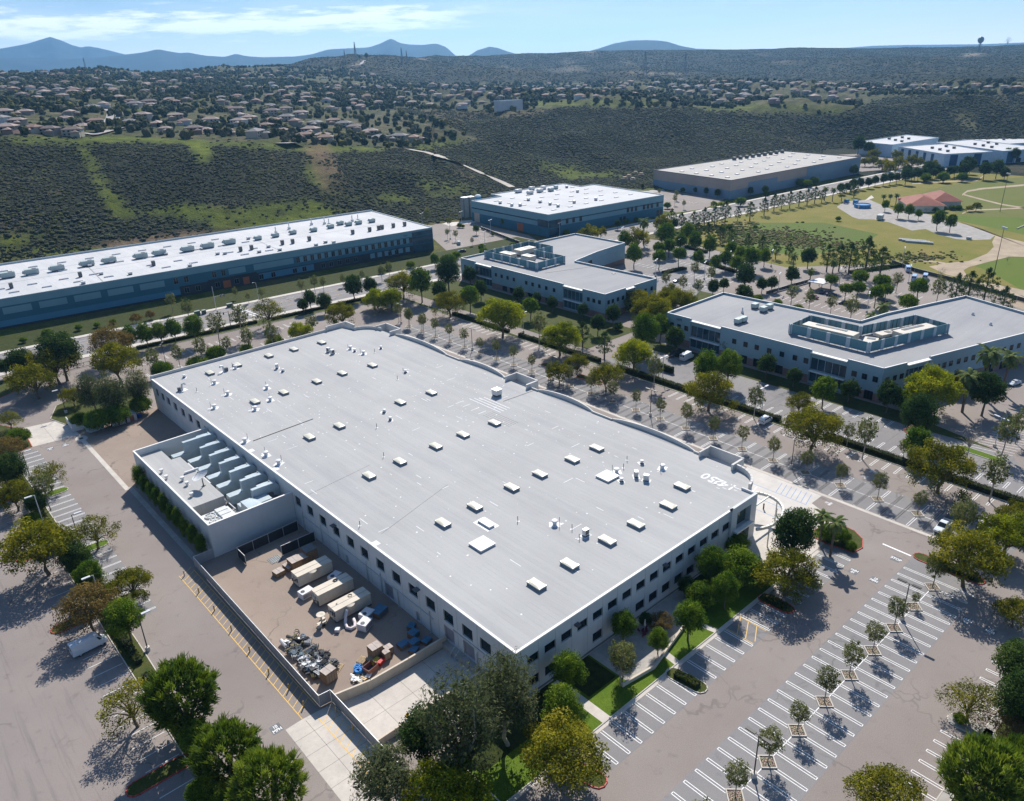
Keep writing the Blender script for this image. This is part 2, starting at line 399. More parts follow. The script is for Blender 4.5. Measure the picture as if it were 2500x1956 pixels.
for p in ([(1385, 146), (1396, 146), (1398, 166), (1430, 172), (1430, 175), (1390, 170)], [(1428, 130), (1455, 118), (1440, 136), (1452, 136)], [(1900, 148), (1985, 158), (1900, 152)], [(2036, 156), (2042, 156), (2042, 165), (2034, 165)],
          [(1860, 127), (1870, 136), (1860, 134)], [(1228, 162), (1274, 174), (1270, 176)], [(1520, 136), (1540, 162), (1535, 162)], [(2360, 130), (2390, 130), (2390, 137), (2350, 138)], [(2325, 265), (2385, 318), (2375, 320), (2330, 275)], [(1330, 168), (1340, 172), (1600, 178), (1720, 182), (1600, 182)], [(1024, 139), (1040, 142), (1036, 148), (1024, 147)], [(860, 160), (895, 142), (893, 148), (868, 162)]):
    zone(p, (.34, .28, .2), .9, .05, lo=-.5, hi=.2)
# level ground beside the business park: weeds
col = np.where((FLAT | (DG[None] < 470))[..., None], lerp(np.full(U.shape+(3,), .0)+np.array((.13, .12, .055)), GRASS, np.clip((nz1-.42)*4, 0, 1)), col)
COVER = np.where(FLAT | (DG[None] < 445), 0, COVER)
me = bpy.data.meshes.new('terrain'); vs = np.stack([XG, YG, HG], -1).reshape(-1, 3)
ii, jj = np.meshgrid(np.arange(NA-1), np.arange(ND-1), indexing='ij'); k0 = ii*ND+jj
fc = np.stack([k0, k0+1, k0+ND+1, k0+ND], -1).reshape(-1, 4)
def np_mesh(me, vs, fc, smoothf=True, tint=None):
    n = fc.shape[1]
    me.vertices.add(len(vs)); me.vertices.foreach_set('co', np.ascontiguousarray(vs, np.float32).ravel())
    me.loops.add(fc.size); me.loops.foreach_set('vertex_index', np.ascontiguousarray(fc, np.int32).ravel())
    me.polygons.add(len(fc)); me.polygons.foreach_set('loop_start', np.arange(0, fc.size, n, dtype=np.int32))
    if smoothf: me.polygons.foreach_set('use_smooth', np.ones(len(fc), bool))
    if tint is not None:
        a = me.attributes.new('tint', 'FLOAT', 'FACE'); a.data.foreach_set('value', np.ascontiguousarray(tint, np.float32))
    me.update(calc_edges=True); me.validate()
np_mesh(me, vs, fc)
ca_ = me.attributes.new('cover', 'FLOAT_COLOR', 'POINT'); ca_.data.foreach_set('color', np.concatenate([col, np.ones(U.shape+(1,))], -1).astype(np.float32).ravel())
tm, nt, b = nodes('hill_ground'); at = N(nt, 'ShaderNodeAttribute', attribute_name='cover')
p = pos(nt); n1 = noise(nt, p, .09, 8, .72); n2 = noise(nt, p, .9, 4, .7)
cc = mixc(nt, ramp(nt, n1, .35, .68), mixc(nt, 1.0, at.outputs[0], (.55, .58, .62), 'MULTIPLY'), mixc(nt, 1.0, at.outputs[0], (1.35, 1.3, 1.2), 'MULTIPLY'))
cc = mixc(nt, ramp(nt, n2, .3, .7), mixc(nt, 1.0, cc, (.75, .75, .75), 'MULTIPLY'), cc)
nt.links.new(cc, b.inputs['Base Color']); b.inputs['Roughness'].default_value = .95; b.inputs['Specular IOR Level'].default_value = .05
bn = N(nt, 'ShaderNodeBump'); bn.inputs['Strength'].default_value = .9; bn.inputs['Distance'].default_value = 1.5; nt.links.new(noise(nt, p, .22, 6, .7), bn.inputs['Height']); nt.links.new(bn.outputs[0], b.inputs['Normal'])
me.materials.append(tm); to = bpy.data.objects.new('terrain', me); C.objects.link(to); struct(to)
far = MB(); far.poly([(-9000, -3000, -24.0), (15500, -3000, -24.0), (15500, 15500, -24.0), (-9000, 15500, -24.0)]); struct(far.build('ground', mat('plain_ground', (.06, .065, .04), .95, .3, .01)))
# distant mountains: crest lines (image column, row) set at their distance, with sloping flanks
def mountain(name, crest, d, seed, foot=-20, depth=1500):
    us = np.linspace(crest[0][0], crest[-1][0], 260); vv = np.interp(us, [c[0] for c in crest], [c[1] for c in crest])
    w = np.hanning(5)[1:-1]; w /= w.sum(); vv = np.convolve(np.pad(vv, 1, mode='edge'), w, 'valid')
    fr = np.linspace(-1, 1, 33); V_ = np.empty((260, 33, 3))
    for i, (u_, v_) in enumerate(zip(us, vv)):
        q = ray(u_, v_); h = math.hypot(q[0], q[1]); top = CAM[2]+q[2]/h*d
        for j, t in enumerate(fr):
            D = d+t*depth; x, y = CAM[0]+q[0]/h*D, CAM[1]+q[1]/h*D
            V_[i, j] = (x, y, foot+(top-foot)*(1-abs(t))**.85)
    amp = (V_[..., 2]-foot)*(1-np.abs(np.abs(fr)[None]*2-1))*.28
    V_[..., 2] += amp*np.minimum(fbm(V_[..., 0], V_[..., 1], 900, seed, 6, True)-.62, .03)*3.0
    i_, j_ = np.meshgrid(np.arange(259), np.arange(32), indexing='ij'); k = i_*33+j_
    m = bpy.data.meshes.new(name); np_mesh(m, V_.reshape(-1, 3), np.stack([k, k+1, k+34, k+33], -1).reshape(-1, 4))
    m.materials.append(mat('mountain_brush', (.022, .030, .026), .95, .35, .004, .05)); o = bpy.data.objects.new(name, m); C.objects.link(o); return struct(o)
mountain('mountain_range', [(-500, 150), (-250, 130), (-60, 122), (0, 119), (35, 113), (70, 106), (95, 98), (122, 90), (150, 99), (175, 110), (198, 116), (215, 113), (240, 117), (270, 124), (300, 132), (340, 138), (380, 142)], 10500, 31)
mountain('mountain_range', [(-500, 160), (-100, 147), (0, 143), (120, 146), (230, 141), (300, 134), (350, 128), (385, 120), (410, 125), (440, 130), (458, 128), (500, 136), (550, 139), (575, 131), (600, 137), (640, 140), (720, 138), (760, 133), (800, 121), (850, 118), (900, 116), (930, 106), (955, 93), (975, 105), (1000, 109), (1030, 110), (1065, 106), (1090, 115), (1112, 136), (1130, 146), (1200, 150)], 9000, 32)
mountain('mountain_range', [(1120, 146), (1148, 134), (1165, 123), (1195, 114), (1215, 117), (1240, 126), (1270, 134), (1340, 142)], 8200, 33, depth=900)
mountain('mountain_range', [(1420, 130), (1460, 119), (1500, 106), (1540, 99), (1580, 98), (1605, 99), (1630, 102), (1665, 113), (1700, 119), (1800, 122), (1900, 119), (2000, 117), (2140, 118), (2260, 122)], 7600, 34, depth=1200)
mountain('mountain_range', [(2050, 118), (2130, 112), (2200, 110), (2300, 109), (2400, 108), (2520, 103), (2800, 96)], 11500, 35)
# ------------------------------------------------------------------ level ground: asphalt, street, concrete, lawns, paint
def asphalt(name, c1, c2, vs=.035, crack=.3, streak=None, patch=None):
    m, nt, b = nodes(name); p = pos(nt)
    a = ramp(nt, noise(nt, p, vs, 5, .6), .32, .68)
    c = mixc(nt, a, c1, c2)
    fine = noise(nt, p, 7.0, 3, .7); c = mixc(nt, ramp(nt, fine, .3, .7), mixc(nt, 1.0, c, (.82, .82, .83), 'MULTIPLY'), mixc(nt, 1.0, c, (1.15, 1.14, 1.13), 'MULTIPLY'))
    blot = noise(nt, p, .45, 3, .5); c = mixc(nt, ramp(nt, blot, .62, .75), c, mixc(nt, 1.0, c, (.8, .8, .82), 'MULTIPLY'))
    if crack:
        vo = nt.nodes.new('ShaderNodeTexVoronoi'); vo.feature = 'DISTANCE_TO_EDGE'; vo.inputs['Scale'].default_value = .05
        wv = nt.nodes.new('ShaderNodeVectorMath'); wv.operation = 'ADD'; nz = nt.nodes.new('ShaderNodeTexNoise'); nz.inputs['Scale'].default_value = .25; nt.links.new(p, nz.inputs['Vector'])
        sc = nt.nodes.new('ShaderNodeVectorMath'); sc.operation = 'SCALE'; sc.inputs['Scale'].default_value = 9; nt.links.new(nz.outputs['Color'], sc.inputs[0]); nt.links.new(p, wv.inputs[0]); nt.links.new(sc.outputs[0], wv.inputs[1]); nt.links.new(wv.outputs[0], vo.inputs['Vector'])
        k = N(nt, 'ShaderNodeMath', operation='MULTIPLY'); nt.links.new(mth2(nt, 'SUBTRACT', 1.0, ramp(nt, vo.outputs[0], .004, .016)), k.inputs[0]); k.inputs[1].default_value = crack
        k2 = mth2(nt, 'MULTIPLY', k.outputs[0], ramp(nt, noise(nt, p, .06, 2), .48, .6))
        c = mixc(nt, k2, c, (.035, .034, .034))
    if streak:   # worn wheel tracks and old sealer along the aisle
        st = noise(nt, pos(nt, (streak[0], streak[1], 1), 0), 1.0, 5, .7); c = mixc(nt, ramp(nt, st, .54, .78), c, mixc(nt, 1.0, c, (.66, .67, .70), 'MULTIPLY'))
    nt.links.new(c, b.inputs['Base Color']); b.inputs['Roughness'].default_value = .9; b.inputs['Specular IOR Level'].default_value = .2
    return m
def mth2(nt, op, a, b_):
    n = nt.nodes.new('ShaderNodeMath'); n.operation = op
    for i, v in enumerate((a, b_)):
        if hasattr(v, 'node'): nt.links.new(v, n.inputs[i])
        else: n.inputs[i].default_value = v
    return n.outputs[0]
A_MAIN = asphalt('worn_asphalt', (0.218, 0.187, 0.169), (0.271, 0.240, 0.218))
A_STALL = asphalt('stall_asphalt', (0.198, 0.193, 0.193), (0.244, 0.235, 0.231), .08)
A_LEFT = asphalt('streaked_asphalt', (0.218, 0.191, 0.178), (0.271, 0.238, 0.218), .05, .4, (.9, .035))
A_YARD = asphalt('yard_asphalt', (0.251, 0.198, 0.161), (0.310, 0.251, 0.205), .06, .4)
A_STREET = asphalt('street_asphalt', (0.198, 0.191, 0.189), (0.251, 0.238, 0.232), .05, .4, (.02, .6))
CONC = mat('concrete', (.50, .46, .41), .85, .14, .25, .3, stain=.2)
CONC_D = mat('old_concrete', (.36, .34, .31), .9, .2, .4, .3, stain=.3)
PAINT = mat('white_paint', (.78, .78, .77), .6, .12, 1.5)
YELLOW = mat('yellow_paint', (.68, .42, .09), .6, .15, 1.5)
RED = mat('red_kerb_paint', (.42, .06, .05), .6, .2, 1.2)
def lawn_m(name, c1, c2, sc=.35):
    m, nt, b = nodes(name); p = pos(nt)
    c = mixc(nt, ramp(nt, noise(nt, p, sc, 6, .65), .3, .7), c1, c2); c = mixc(nt, ramp(nt, noise(nt, p, 5, 3, .8), .35, .65), mixc(nt, 1.0, c, (.6, .62, .6), 'MULTIPLY'), c)
    nt.links.new(c, b.inputs['Base Color']); b.inputs['Roughness'].default_value = .9; b.inputs['Specular IOR Level'].default_value = .1
    bn = N(nt, 'ShaderNodeBump'); bn.inputs['Strength'].default_value = .6; bn.inputs['Distance'].default_value = .1; nt.links.new(noise(nt, p, 6, 3), bn.inputs['Height']); nt.links.new(bn.outputs[0], b.inputs['Normal'])
    return m
LAWN = lawn_m('lawn_grass', (.085, .15, .014), (.125, .19, .02))
FIELD = lawn_m('field_grass', (.26, .205, .06), (.155, .17, .024), .05)
COVERG = lawn_m('ground_cover', (.05, .075, .018), (.10, .10, .03), .5)
DIRT = mat('packed_dirt', (.36, .29, .21), .95, .2, .12, .1); GRAVEL = mat('crushed_gravel', (.33, .31, .285), .95, .18, .3, .1)
BARK = mat('planting_soil', (.12, .085, .055), .95, .35, 2.0, .1)
sheet('parking_lot', [(-150, -140), (262, -140), (264, -60), (272, -20), (283, 12), (290, 28), (298, 46), (304, 65), (312, 79), (275, 112), (287, 176), (283, 205), (130, 226), (-150, 241)], 0.0, A_MAIN)
sheet('parking_lot', [(-150, -140), (-43.1, -140), (-43.1, 150), (-48, 158), (-150, 158)], .004, A_LEFT)
yc = lambda x: 249-.08*(x+26)
def strip(name, x0, x1, o0, o1, z, m): return sheet(name, [(x0, yc(x0)+o0), (x1, yc(x1)+o0), (x1, yc(x1)+o1), (x0, yc(x0)+o1)], z, m)
strip('street', -260, 760, -12, 11.5, .008, A_STREET)
for o0, o1 in ((-15.6, -12), (11.5, 14.4)):
    b = MB(); pts = [(-260, yc(-260)+o0), (760, yc(760)+o0), (760, yc(760)+o1), (-260, yc(-260)+o1)]; b.prism(pts, -.05, .14); struct(b.build('sidewalk', CONC))
strip('verge', -260, 240, 14.4, 36, .05, lawn_m('shade_toned_verge', (.03, .042, .012), (.06, .072, .016), .5))  # dark ground, deepened further to paint in the long block's shadow
b = MB()
for o in (-3.4, 3.2): b.poly([(x, yc(x)+q, .016) for x, q in ((-260, o), (760, o), (760, o+.14), (-260, o+.14))])
b2 = MB()
for o in (-7.6, 7.2):
    for k in range(-20, 60):
        x = k*12.2; b2.poly([(x, yc(x)+o, .016), (x+3.6, yc(x+3.6)+o, .016), (x+3.6, yc(x+3.6)+o+.13, .016), (x, yc(x)+o+.13, .016)])
for k in range(9):   # crossing by the entrance
    x = 62.5+.0*k; y = yc(62)-11+k*2.4; b2.poly([(x, y, .016), (x+3.2, y, .016), (x+3.2, y+.9, .016), (x, y+.9, .016)])
struct(b.build('road_centre_lines', YELLOW)); struct(b2.build('road_lane_lines', PAINT))
# the park beyond: fields, track, gravel lot
sheet('field', [(262, -140), (264, -60), (272, -20), (283, 12), (298, 46), (312, 79), (275, 112), (290, 180), (330, yc(330)-16), (640, yc(640)-16), (640, -140)], -.02, FIELD)
sheet('field', [(560, 150), (640, 120), (640, 60), (470, 60), (450, 100), (486, 118), (500, 150)], -.008, lawn_m('park_grass', (.13, .16, .03), (.17, .165, .05), .03))
GREENF = lawn_m('green_field', (.11, .17, .02), (.14, .17, .03), .05)
sheet('field', [(434, 92), (444, 108), (470, 80), (475, 20), (430, 10), (414, 48)], -.012, GREENF)
sheet('field', [(325, 40), (336, 54), (369, 50), (400, 44), (380, -10), (300, -40), (290, 10)], -.012, GREENF)
sheet('field', [(330, 105), (372, 112), (384, 150), (360, 180), (312, 172), (295, 150), (300, 120)], -.012, lawn_m('wild_green', (.10, .17, .016), (.13, .14, .04), .06))
D = lambda pts: [G(2000+x/2.464, 400+y/2.464)[:2] for x, y in pts]
sheet('gravel_lot', D([(105, 260), (150, 228), (300, 215), (440, 275), (640, 300), (830, 350), (980, 395), (1055, 432), (1030, 455), (900, 460), (820, 452), (740, 432), (690, 415), (640, 392), (560, 402), (420, 352), (330, 335), (240, 333), (200, 320)]), .004, GRAVEL)
sheet('dirt_track', D([(840, 348), (1000, 400), (1100, 440), (1232, 470), (1300, 520), (1232, 560), (1150, 558), (1010, 592), (900, 622), (868, 640), (890, 675), (960, 712), (1060, 725), (1232, 760), (1400, 860), (1300, 900), (1180, 860), (1050, 760), (900, 700), (760, 665), (660, 618), (760, 598), (900, 585), (1010, 540), (1050, 500), (1040, 470), (1058, 436), (980, 393)]), .008, DIRT)
for pts, w in (([(860, 188), (890, 165), (980, 150), (1100, 140), (1232, 128)], 10), ([(870, 186), (980, 215), (1100, 245), (1232, 265)], 8), ([(560, 120), (760, 108), (950, 100), (985, 75)], 7), ([(1232, 265), (1100, 272), (900, 280), (860, 300)], 7), ([(560, 580), (700, 590), (760, 600)], 9)):
    a = [(x, y-w/2) for x, y in pts]+[(x, y+w/2) for x, y in pts[::-1]]; sheet('footpath', D(a), .012, DIRT)
sheet('path', D([(270, 225), (300, 215), (330, 205), (315, 190), (300, 200)]), .016, CONC)
# lot around the centre building and beyond the street
Cc = lambda pts: [G(1000+x/2.464, 420+y/2.464)[:2] for x, y in pts]
sheet('parking_lot', [(182, yc(182)+14.4), (225, 245), (240, 246), (248, 262), (252, 300), (258, 335), (258, 372), (228, 372), (214, 330), (206, 300)], .0, A_MAIN)
sheet('yard', [(240, 365), (285, 362), (275, 330), (254, 318), (236, 320)], .004, CONC)
sheet('parking_lot', [(355, 306), (425, 300), (425, 244), (380, 232), (358, 238)], .0, A_MAIN)
sheet('yard', [(360, 330), (440, 345), (440, 318), (426, 300), (358, 306)], .004, CONC_D)
sheet('parking_lot', [(600, 230), (690, 190), (780, 165), (820, 200), (700, 300), (610, 300)], .0, A_MAIN)
sheet('yard', [(-260, 360), (200, 350), (212, 372), (150, 385), (-260, 400)], .0, CONC_D)
# right office's grounds
sheet('planting_bed', [(143.5, -22), (150.5, 5), (150.5, 95), (142.8, 92), (142.8, -5)], .06, COVERG)
sheet('planting_bed', [(128, 104), (156, 104), (156, 214), (140, 226), (128, 222)], .06, COVERG)
sheet('planting_bed', [(156.5, 96), (215, 118), (215, 104), (190, 92)], .06, COVERG)
# greyer stalls
for nm, x0, y0, x1, y1 in (('a', 1.5, -39.9, 84, -26.8), ('b', 1, -18.9, 38.3, -12.9), ('c', 38.3, -18.9, 76, -12.9), ('e', 93.9, -40, 105.6, 172), ('g', -40.2, 65, -34, 160)):
    sheet('stall_pavement', [(x0, y0), (x1, y0), (x1, y1), (x0, y1)], .006, A_STALL)
sheet('stall_pavement', [(121, -40), (143, -26), (143, 92), (124, 92)], .006, A_STREET)
sheet('stall_pavement', [(190, 100), (232, 118), (270, 118), (284, 178), (240, 172), (212, 168)], .006, A_STREET)
# yard, dock and drive
sheet('yard', [(-23.3, 118), (0, 118), (0, 166), (-20, 168), (-23.3, 160)], .008, A_YARD)
sheet('yard', [(-23.2, 21.2), (-8, 18.5), (0, 18.2), (0, 74), (-23.2, 74)], .008, A_YARD)
sheet('concrete_drive', [(-27.0, 21), (-21.6, 20.6), (-21.6, -14), (-30.2, -14), (-29.8, 20.9)], .010, CONC)
sheet('concrete_pad', [(-33.6, 179), (-23, 177), (-22.7, 161.6), (-34.5, 162.8)], .010, CONC)
sheet('dock_floor', [(-21.4, 8.6), (-.1, 8.6), (-.1, 18.2), (-8, 18.3), (-14.7, 19.2), (-21.4, 20.4)], .010, CONC)
sheet('concrete_slab', [(-12, -2), (-.1, -2), (-.1, 8.2), (-12, 8.2)], .012, CONC)
gm = MB()
for pts in ([(-23.6, 160), (-22.5, 160), (-22.5, 118), (-23.6, 118)], [(92.7, 170), (93.6, 170), (93.6, -38), (92.7, -38)]): gm.poly([(x, y, .014) for x, y in pts[::-1]])
gm.poly([(-23.05+1.6*math.cos(t), 158.5+2.2*math.sin(t), .018) for t in np.linspace(0, 2*PI, 13)[:-1]])
struct(gm.build('drain_gutter', CONC))
b = MB(); b.box(-23.6, 158, .02, -22.6, 159.1, .03); struct(b.build('drain_grate', mat('iron', (.03, .03, .03), .6)))
# joints in the concrete
b = MB()
for y in np.arange(-12, 20, 3.7): b.box(-30, y, .012, -21.7, y+.05, .0135)
b.box(-26.6, -14, .012, -26.55, 20.4, .0136)
for x in (-16.3, -11, -5.6): b.box(x, 8.7, .012, x+.05, 18.1, .0135)
b.box(-21, 13.4, .012, -.2, 13.45, .0136); b.box(-29, 161.8, .012, -28.95, 178, .0135); b.box(-34, 170, .012, -23, 170.05, .0136)
struct(b.build('concrete_joints', mat('joint', (.10, .09, .085), .9)))
# lawns with kerbs
def kerbed(name, pts, m, z=.12, kerb=None, w=.16):
    b = MB(); b.prism(pts, -.02, z); o = b.build(name, m); struct(o)
    k = MB(); n = len(pts)
    for i in range(n):
        p, q = Vector(pts[i]), Vector(pts[(i+1) % n]); d = (q-p).normalized(); nn = Vector((d.y, -d.x))
        c = (p+q)/2; k.obox((c.x+nn.x*(.003), c.y+nn.y*.003, (z+.03)/2), ((q-p).length+w*.9, w, z+.03), math.atan2(d.y, d.x), 0)
    struct(k.build('kerb', kerb or CONC)); return o
kerbed('lawn', [(-14, -12.3), (57.6, -12.3), (57.6, -9.5), (56, -5), (60, -4), (60, -.5), (-14, -.5)], LAWN, .10)
sheet('lawn', [(-14, -40), (-12.9, -12.4), (-14, -.5), (-21, -.5), (-21, -40)], .05, LAWN)
sheet('walkway', [(-14, -13.0), (72, -13.0), (72, -12.35), (-14, -12.35)], .013, CONC)
for pts in ([(24.6, -12.2), (25.9, -12.2), (26.6, -7.5), (25.2, -7.5)], [(6.6, -12.2), (8.4, -12.2), (8.4, -1), (6.6, -1)], [(36.0, -12.2), (37.2, -12.2), (35.4, -3), (34, -3)]): sheet('walkway', pts, .106, CONC)
sheet('patio', [(16, -9.2), (22, -10.2), (33, -7.6), (45, -3.5), (45, -.6), (16, -.6)], .108, CONC_D)
BEDM = lawn_m('dark_bed', (.022, .034, .010), (.055, .068, .016), .8)
for pts in ([(-13, -6.5), (6, -6.5), (6, -.6), (-13, -.6)], [(9, -7.2), (15.6, -7.2), (15.6, -.6), (9, -.6)], [(46, -7), (57, -7), (57, -.6), (46, -.6)]): sheet('planting_bed', pts, .115, BEDM)
sheet('plaza', [(57.7, -12.2), (75.4, -12.2), (75.4, -8), (81.9, -8.9), (84.3, -11), (88, -2.5), (57.7, -2.5)], .009, CONC)
sheet('entrance_stalls', [(57.7, -2.5), (92.6, -2.5), (92.6, 17), (75.2, 17), (57.7, 0)], .012, mat('pale_concrete', (.52, .49, .45), .85, .1, .3))
PLANT = mat('mulch', (.09, .07, .045), .95, .4, 1.5, .1)
isl = [(75.5, -12.2), (76.3, -17.9), (79.2, -18.4), (82.2, -17.0), (83.9, -14.4), (84.2, -11.5), (82, -9), (76, -8)]
kerbed('planting_bed', isl, COVERG, .12, RED)
def capsule(x0, y0, x1, y1, w, tip=6):
    d = Vector((x1-x0, y1-y0)).normalized(); a0 = math.atan2(d.y, d.x); r = w/2
    return [(x1+r*math.cos(a0+t), y1+r*math.sin(a0+t)) for t in np.linspace(-PI/2, PI/2, tip)]+[(x0+r*math.cos(a0+t), y0+r*math.sin(a0+t)) for t in np.linspace(PI/2, 3*PI/2, tip)]
for a, m_, kb in (((22.9, -13.4, 23.4, -18), COVERG, None), ((50.8, -13.4, 51, -17.6), COVERG, RED), ((84.2, -27.9, 84.2, -38.4), COVERG, RED), ((45.6, -49, 46, -53), GRAVEL, None),
                  ((-39.5, 129.7, -35, 129.7), LAWN, None), ((-39.5, 97, -35, 97), LAWN, None), ((-39.5, 73, -35, 73), COVERG, None), ((-44, 103, -49, 103), COVERG, RED), ((-44, 26, -50.5, 26), COVERG, RED), ((-44, 72.5, -49.5, 72.5), COVERG, RED), ((-44, 135, -49, 135), COVERG, RED),
                  ((144, -2.8, 139.4, -2.4), COVERG, RED), ((138.9, -16, 138.2, -25), LAWN, None), ((107.5, 104, 107.5, 96), COVERG, RED), ((108, 80, 108, 88), COVERG, RED), ((-2.5, -15, -1.6, -18.6), COVERG, RED)):
    kerbed('planter_island', capsule(*a, 2.7), m_, .12, kb)
kerbed('planting_strip', [(-43.2, 8), (-40.6, 8), (-39.9, 58), (-40.2, 160), (-43.6, 160)], COVERG, .12)
kerbed('planting_strip', [(118.6, -60), (120.6, -60), (121.6, 212), (119.6, 212)], COVERG, .12)
kerbed('planting_strip', [(52.6, -53.6), (54, -52.4), (20, -52.4), (20, -53.8)], GRAVEL, .12)
sheet('planting_bed', [(20, -53.8), (130, -53.8), (130, -90), (0, -90)], .02, COVERG)
kerbed('lawn', [(-22, 166), (-1, 165.5), (-1, 185), (-8, 196), (-22, 190), (-26, 180)], COVERG, .12, CONC)
kerbed('lawn', [(-48, 158), (-39.5, 162), (-34.6, 163), (-33.8, 178), (-40, 190), (-60, 195), (-75, 160)], COVERG, .12, RED)
kerbed('planting_bed', [(-140, 214), (-40, 208), (-26, 215), (-22, 226), (-60, yc(-60)-16.5), (-140, yc(-140)-16.5)], COVERG, .12, RED)
kerbed('planting_bed', [(12, 224), (118, 213), (118, yc(118)-16), (12, yc(12)-16)], COVERG, .12)
sheet('planting_bed', [(2, 165), (66, 165), (66, 171), (2, 171)], .03, COVERG)
sheet('planting_bed', [(75.3, 18), (78, 18), (80, 150), (75.3, 150)], .03, CONC)
sheet('walkway', [(-22.9, 76), (-21.7, 76), (-21.7, 119), (-22.9, 119)], .02, CONC_D)
# rows of stalls, drawn as double lines closed at the aisle end
lines = MB(); Z = .013
def seg(b, x0, y0, x1, y1, w=.11, z=Z):
    d = Vector((x1-x0, y1-y0)).normalized(); n = Vector((-d.y, d.x))*w/2
    b.poly([(x0-n.x, y0-n.y, z), (x1-n.x, y1-n.y, z), (x1+n.x, y1+n.y, z), (x0+n.x, y0+n.y, z)])
def hair(x0, y0, x1, y1, both=False, g=.46, b=lines):
    d = Vector((x1-x0, y1-y0)).normalized(); n = Vector((-d.y, d.x))*g/2
    seg(b, x0+n.x, y0+n.y, x1+n.x, y1+n.y); seg(b, x0-n.x, y0-n.y, x1-n.x, y1-n.y)
    seg(b, x1+n.x*1.25, y1+n.y*1.25, x1-n.x*1.25, y1-n.y*1.25)
    if both: seg(b, x0+n.x*1.25, y0+n.y*1.25, x0-n.x*1.25, y0-n.y*1.25)
PLX = [76.0-8.23*k for k in range(10)]
for k in range(31):
    x = 78.48-2.743*k
    if min(abs(x-p) for p in PLX) < .6: hair(x, -34.6, x, -39.65); hair(x, -32.2, x, -27.1)
    else: hair(x, -39.65, x, -27.1, True)
for a, c in zip(PLX[:-1], PLX[1:]): seg(lines, c+1.5, -33.4, a-1.5, -33.4, .13)
for k in range(29):
    x = 73.3-2.72*k
    if 22 < x < 24.8 or 49.5 < x < 52.3 or 38 < x < 44 or -4 < x < 0: continue
    hair(x, -13.1, x, -18.65)
hair(43.4, -13.1, 43.6, -18.55)
for k in range(13):
    x = 42.0-2.56*k; hair(x, -53.1, x, -48.1)
for k in range(6): hair(49.5+2.7*k, -53.1, 49.5+2.7*k, -48.1)
PLY = [-29.6+8.8*k for k in range(24)]
for k in range(74):
    y = -38.7+2.92*k
    if y > 171: break
    if min(abs(y-p) for p in PLY) < .7: hair(98.3, y, 93.9, y); hair(101.4, y, 105.3, y)
    else: hair(93.9, y, 105.3, y); hair(105.3, y, 93.9, y)
    if not (36.2 < y < 40 or 60 < y < 110): hair(119.4, y, 114.2, y)
    if y < 45: hair(124.6, y, 128.4, y)
for a, c in zip(PLY[:-1], PLY[1:]): seg(lines, 99.8, a+1.6, 99.8, c-1.6, .13)
for k in range(10): hair(142.6, 3.2+2.95*k, 137.6, 3.2+2.95*k)
for k in range(33):
    y = 158.6-2.98*k
    if min(abs(y-c) for c in (129.7, 97, 73)) < 1.6 or y < 66: continue
    hair(-40, y, -34.1, y, g=.34)
for k in range(44):
    y = 140-2.95*k; seg(lines, -43.7, y, -48.6, y, .1)
for k in range(24):
    x = 5+2.8*k; hair(x, 172.4, x, 177.5); hair(x, 213, x, 207.5)
    if k % 3: hair(x, 186.2, x, 197.8, True)
for k in range(11): seg(lines, 141.2+1.6*k, -15.5-.28*k, 143.0+.3*k-.0+1.4*k, -26, .12)
# other lots, sketched by the same pitch
def rowl(x0, y0, dx, dy, n, lx, ly):
    for k in range(n): seg(lines, x0+dx*k, y0+dy*k, x0+dx*k+lx, y0+dy*k+ly, .14)
for (xx, ya, n) in ((200, 108, 8), (218, 112, 20), (232, 116, 20), (248, 120, 18), (262, 125, 16)): rowl(xx, ya, 0, 2.8, n, 5.2, 0)
for (xx, n) in ((208, 17), (226, 17), (244, 17), (262, 14)): rowl(xx, 46, 0, 2.8, n, 5.2, 0)
rowl(190, 256, 2.4, 3.6, 28, 5, -1); rowl(206, 252, 2.2, 3.4, 26, 5, -1); rowl(370, 250, 0, 3, 14, 5, 0); rowl(392, 250, 0, 3, 14, 5, 0)
struct(lines.build('stall_lines', PAINT))
b = MB()
Zy = .016
for y in np.arange(22.5, 73, 1.72): seg(b, -26.8, y, -24.0, y+2.0, .12, Zy)
for y in np.arange(-13, 19.5, 1.72): seg(b, -24.9, y, -22.0, y+2.0, .12, Zy)
seg(b, -27, 73, -26.85, 21, .13, Zy+.002); seg(b, -24.9, 19.5, -24.9, -14, .13, Zy+.002); seg(b, -24, 73, -23.85, 22, .13, Zy+.002)
for a in ((43.2, -13.0, 38.6, -15.2), (43.2, -14.6, 38.4, -17.0), (43.2, -16.3, 39.2, -18.4), (38.5, -13.1, 38.5, -18.5), (43.0, -13.1, 43.0, -18.3)): seg(b, *a, .13, Zy)
struct(b.build('hatch_lines', YELLOW))
b = MB(); BLUE = mat('blue_paint', (.10, .24, .48), .6)
for x in (77, 81.5, 86.5): seg(b, x, -2, x, 15.5, .14, .02)
for y in np.arange(-1.8, 6, 1.25): seg(b, 86.7, y, 91.5, y+1.2, .13, .02)
struct(b.build('accessible_stall_lines', BLUE))
b = MB()
for y in np.arange(9, 16, 1.25): seg(b, 80.5, y, 86, y+1.2, .13, .02)
seg(b, 83.5, -20.6, 83.3, -26.4, .4, .02)   # stop bar
struct(b.build('stop_bar', PAINT))
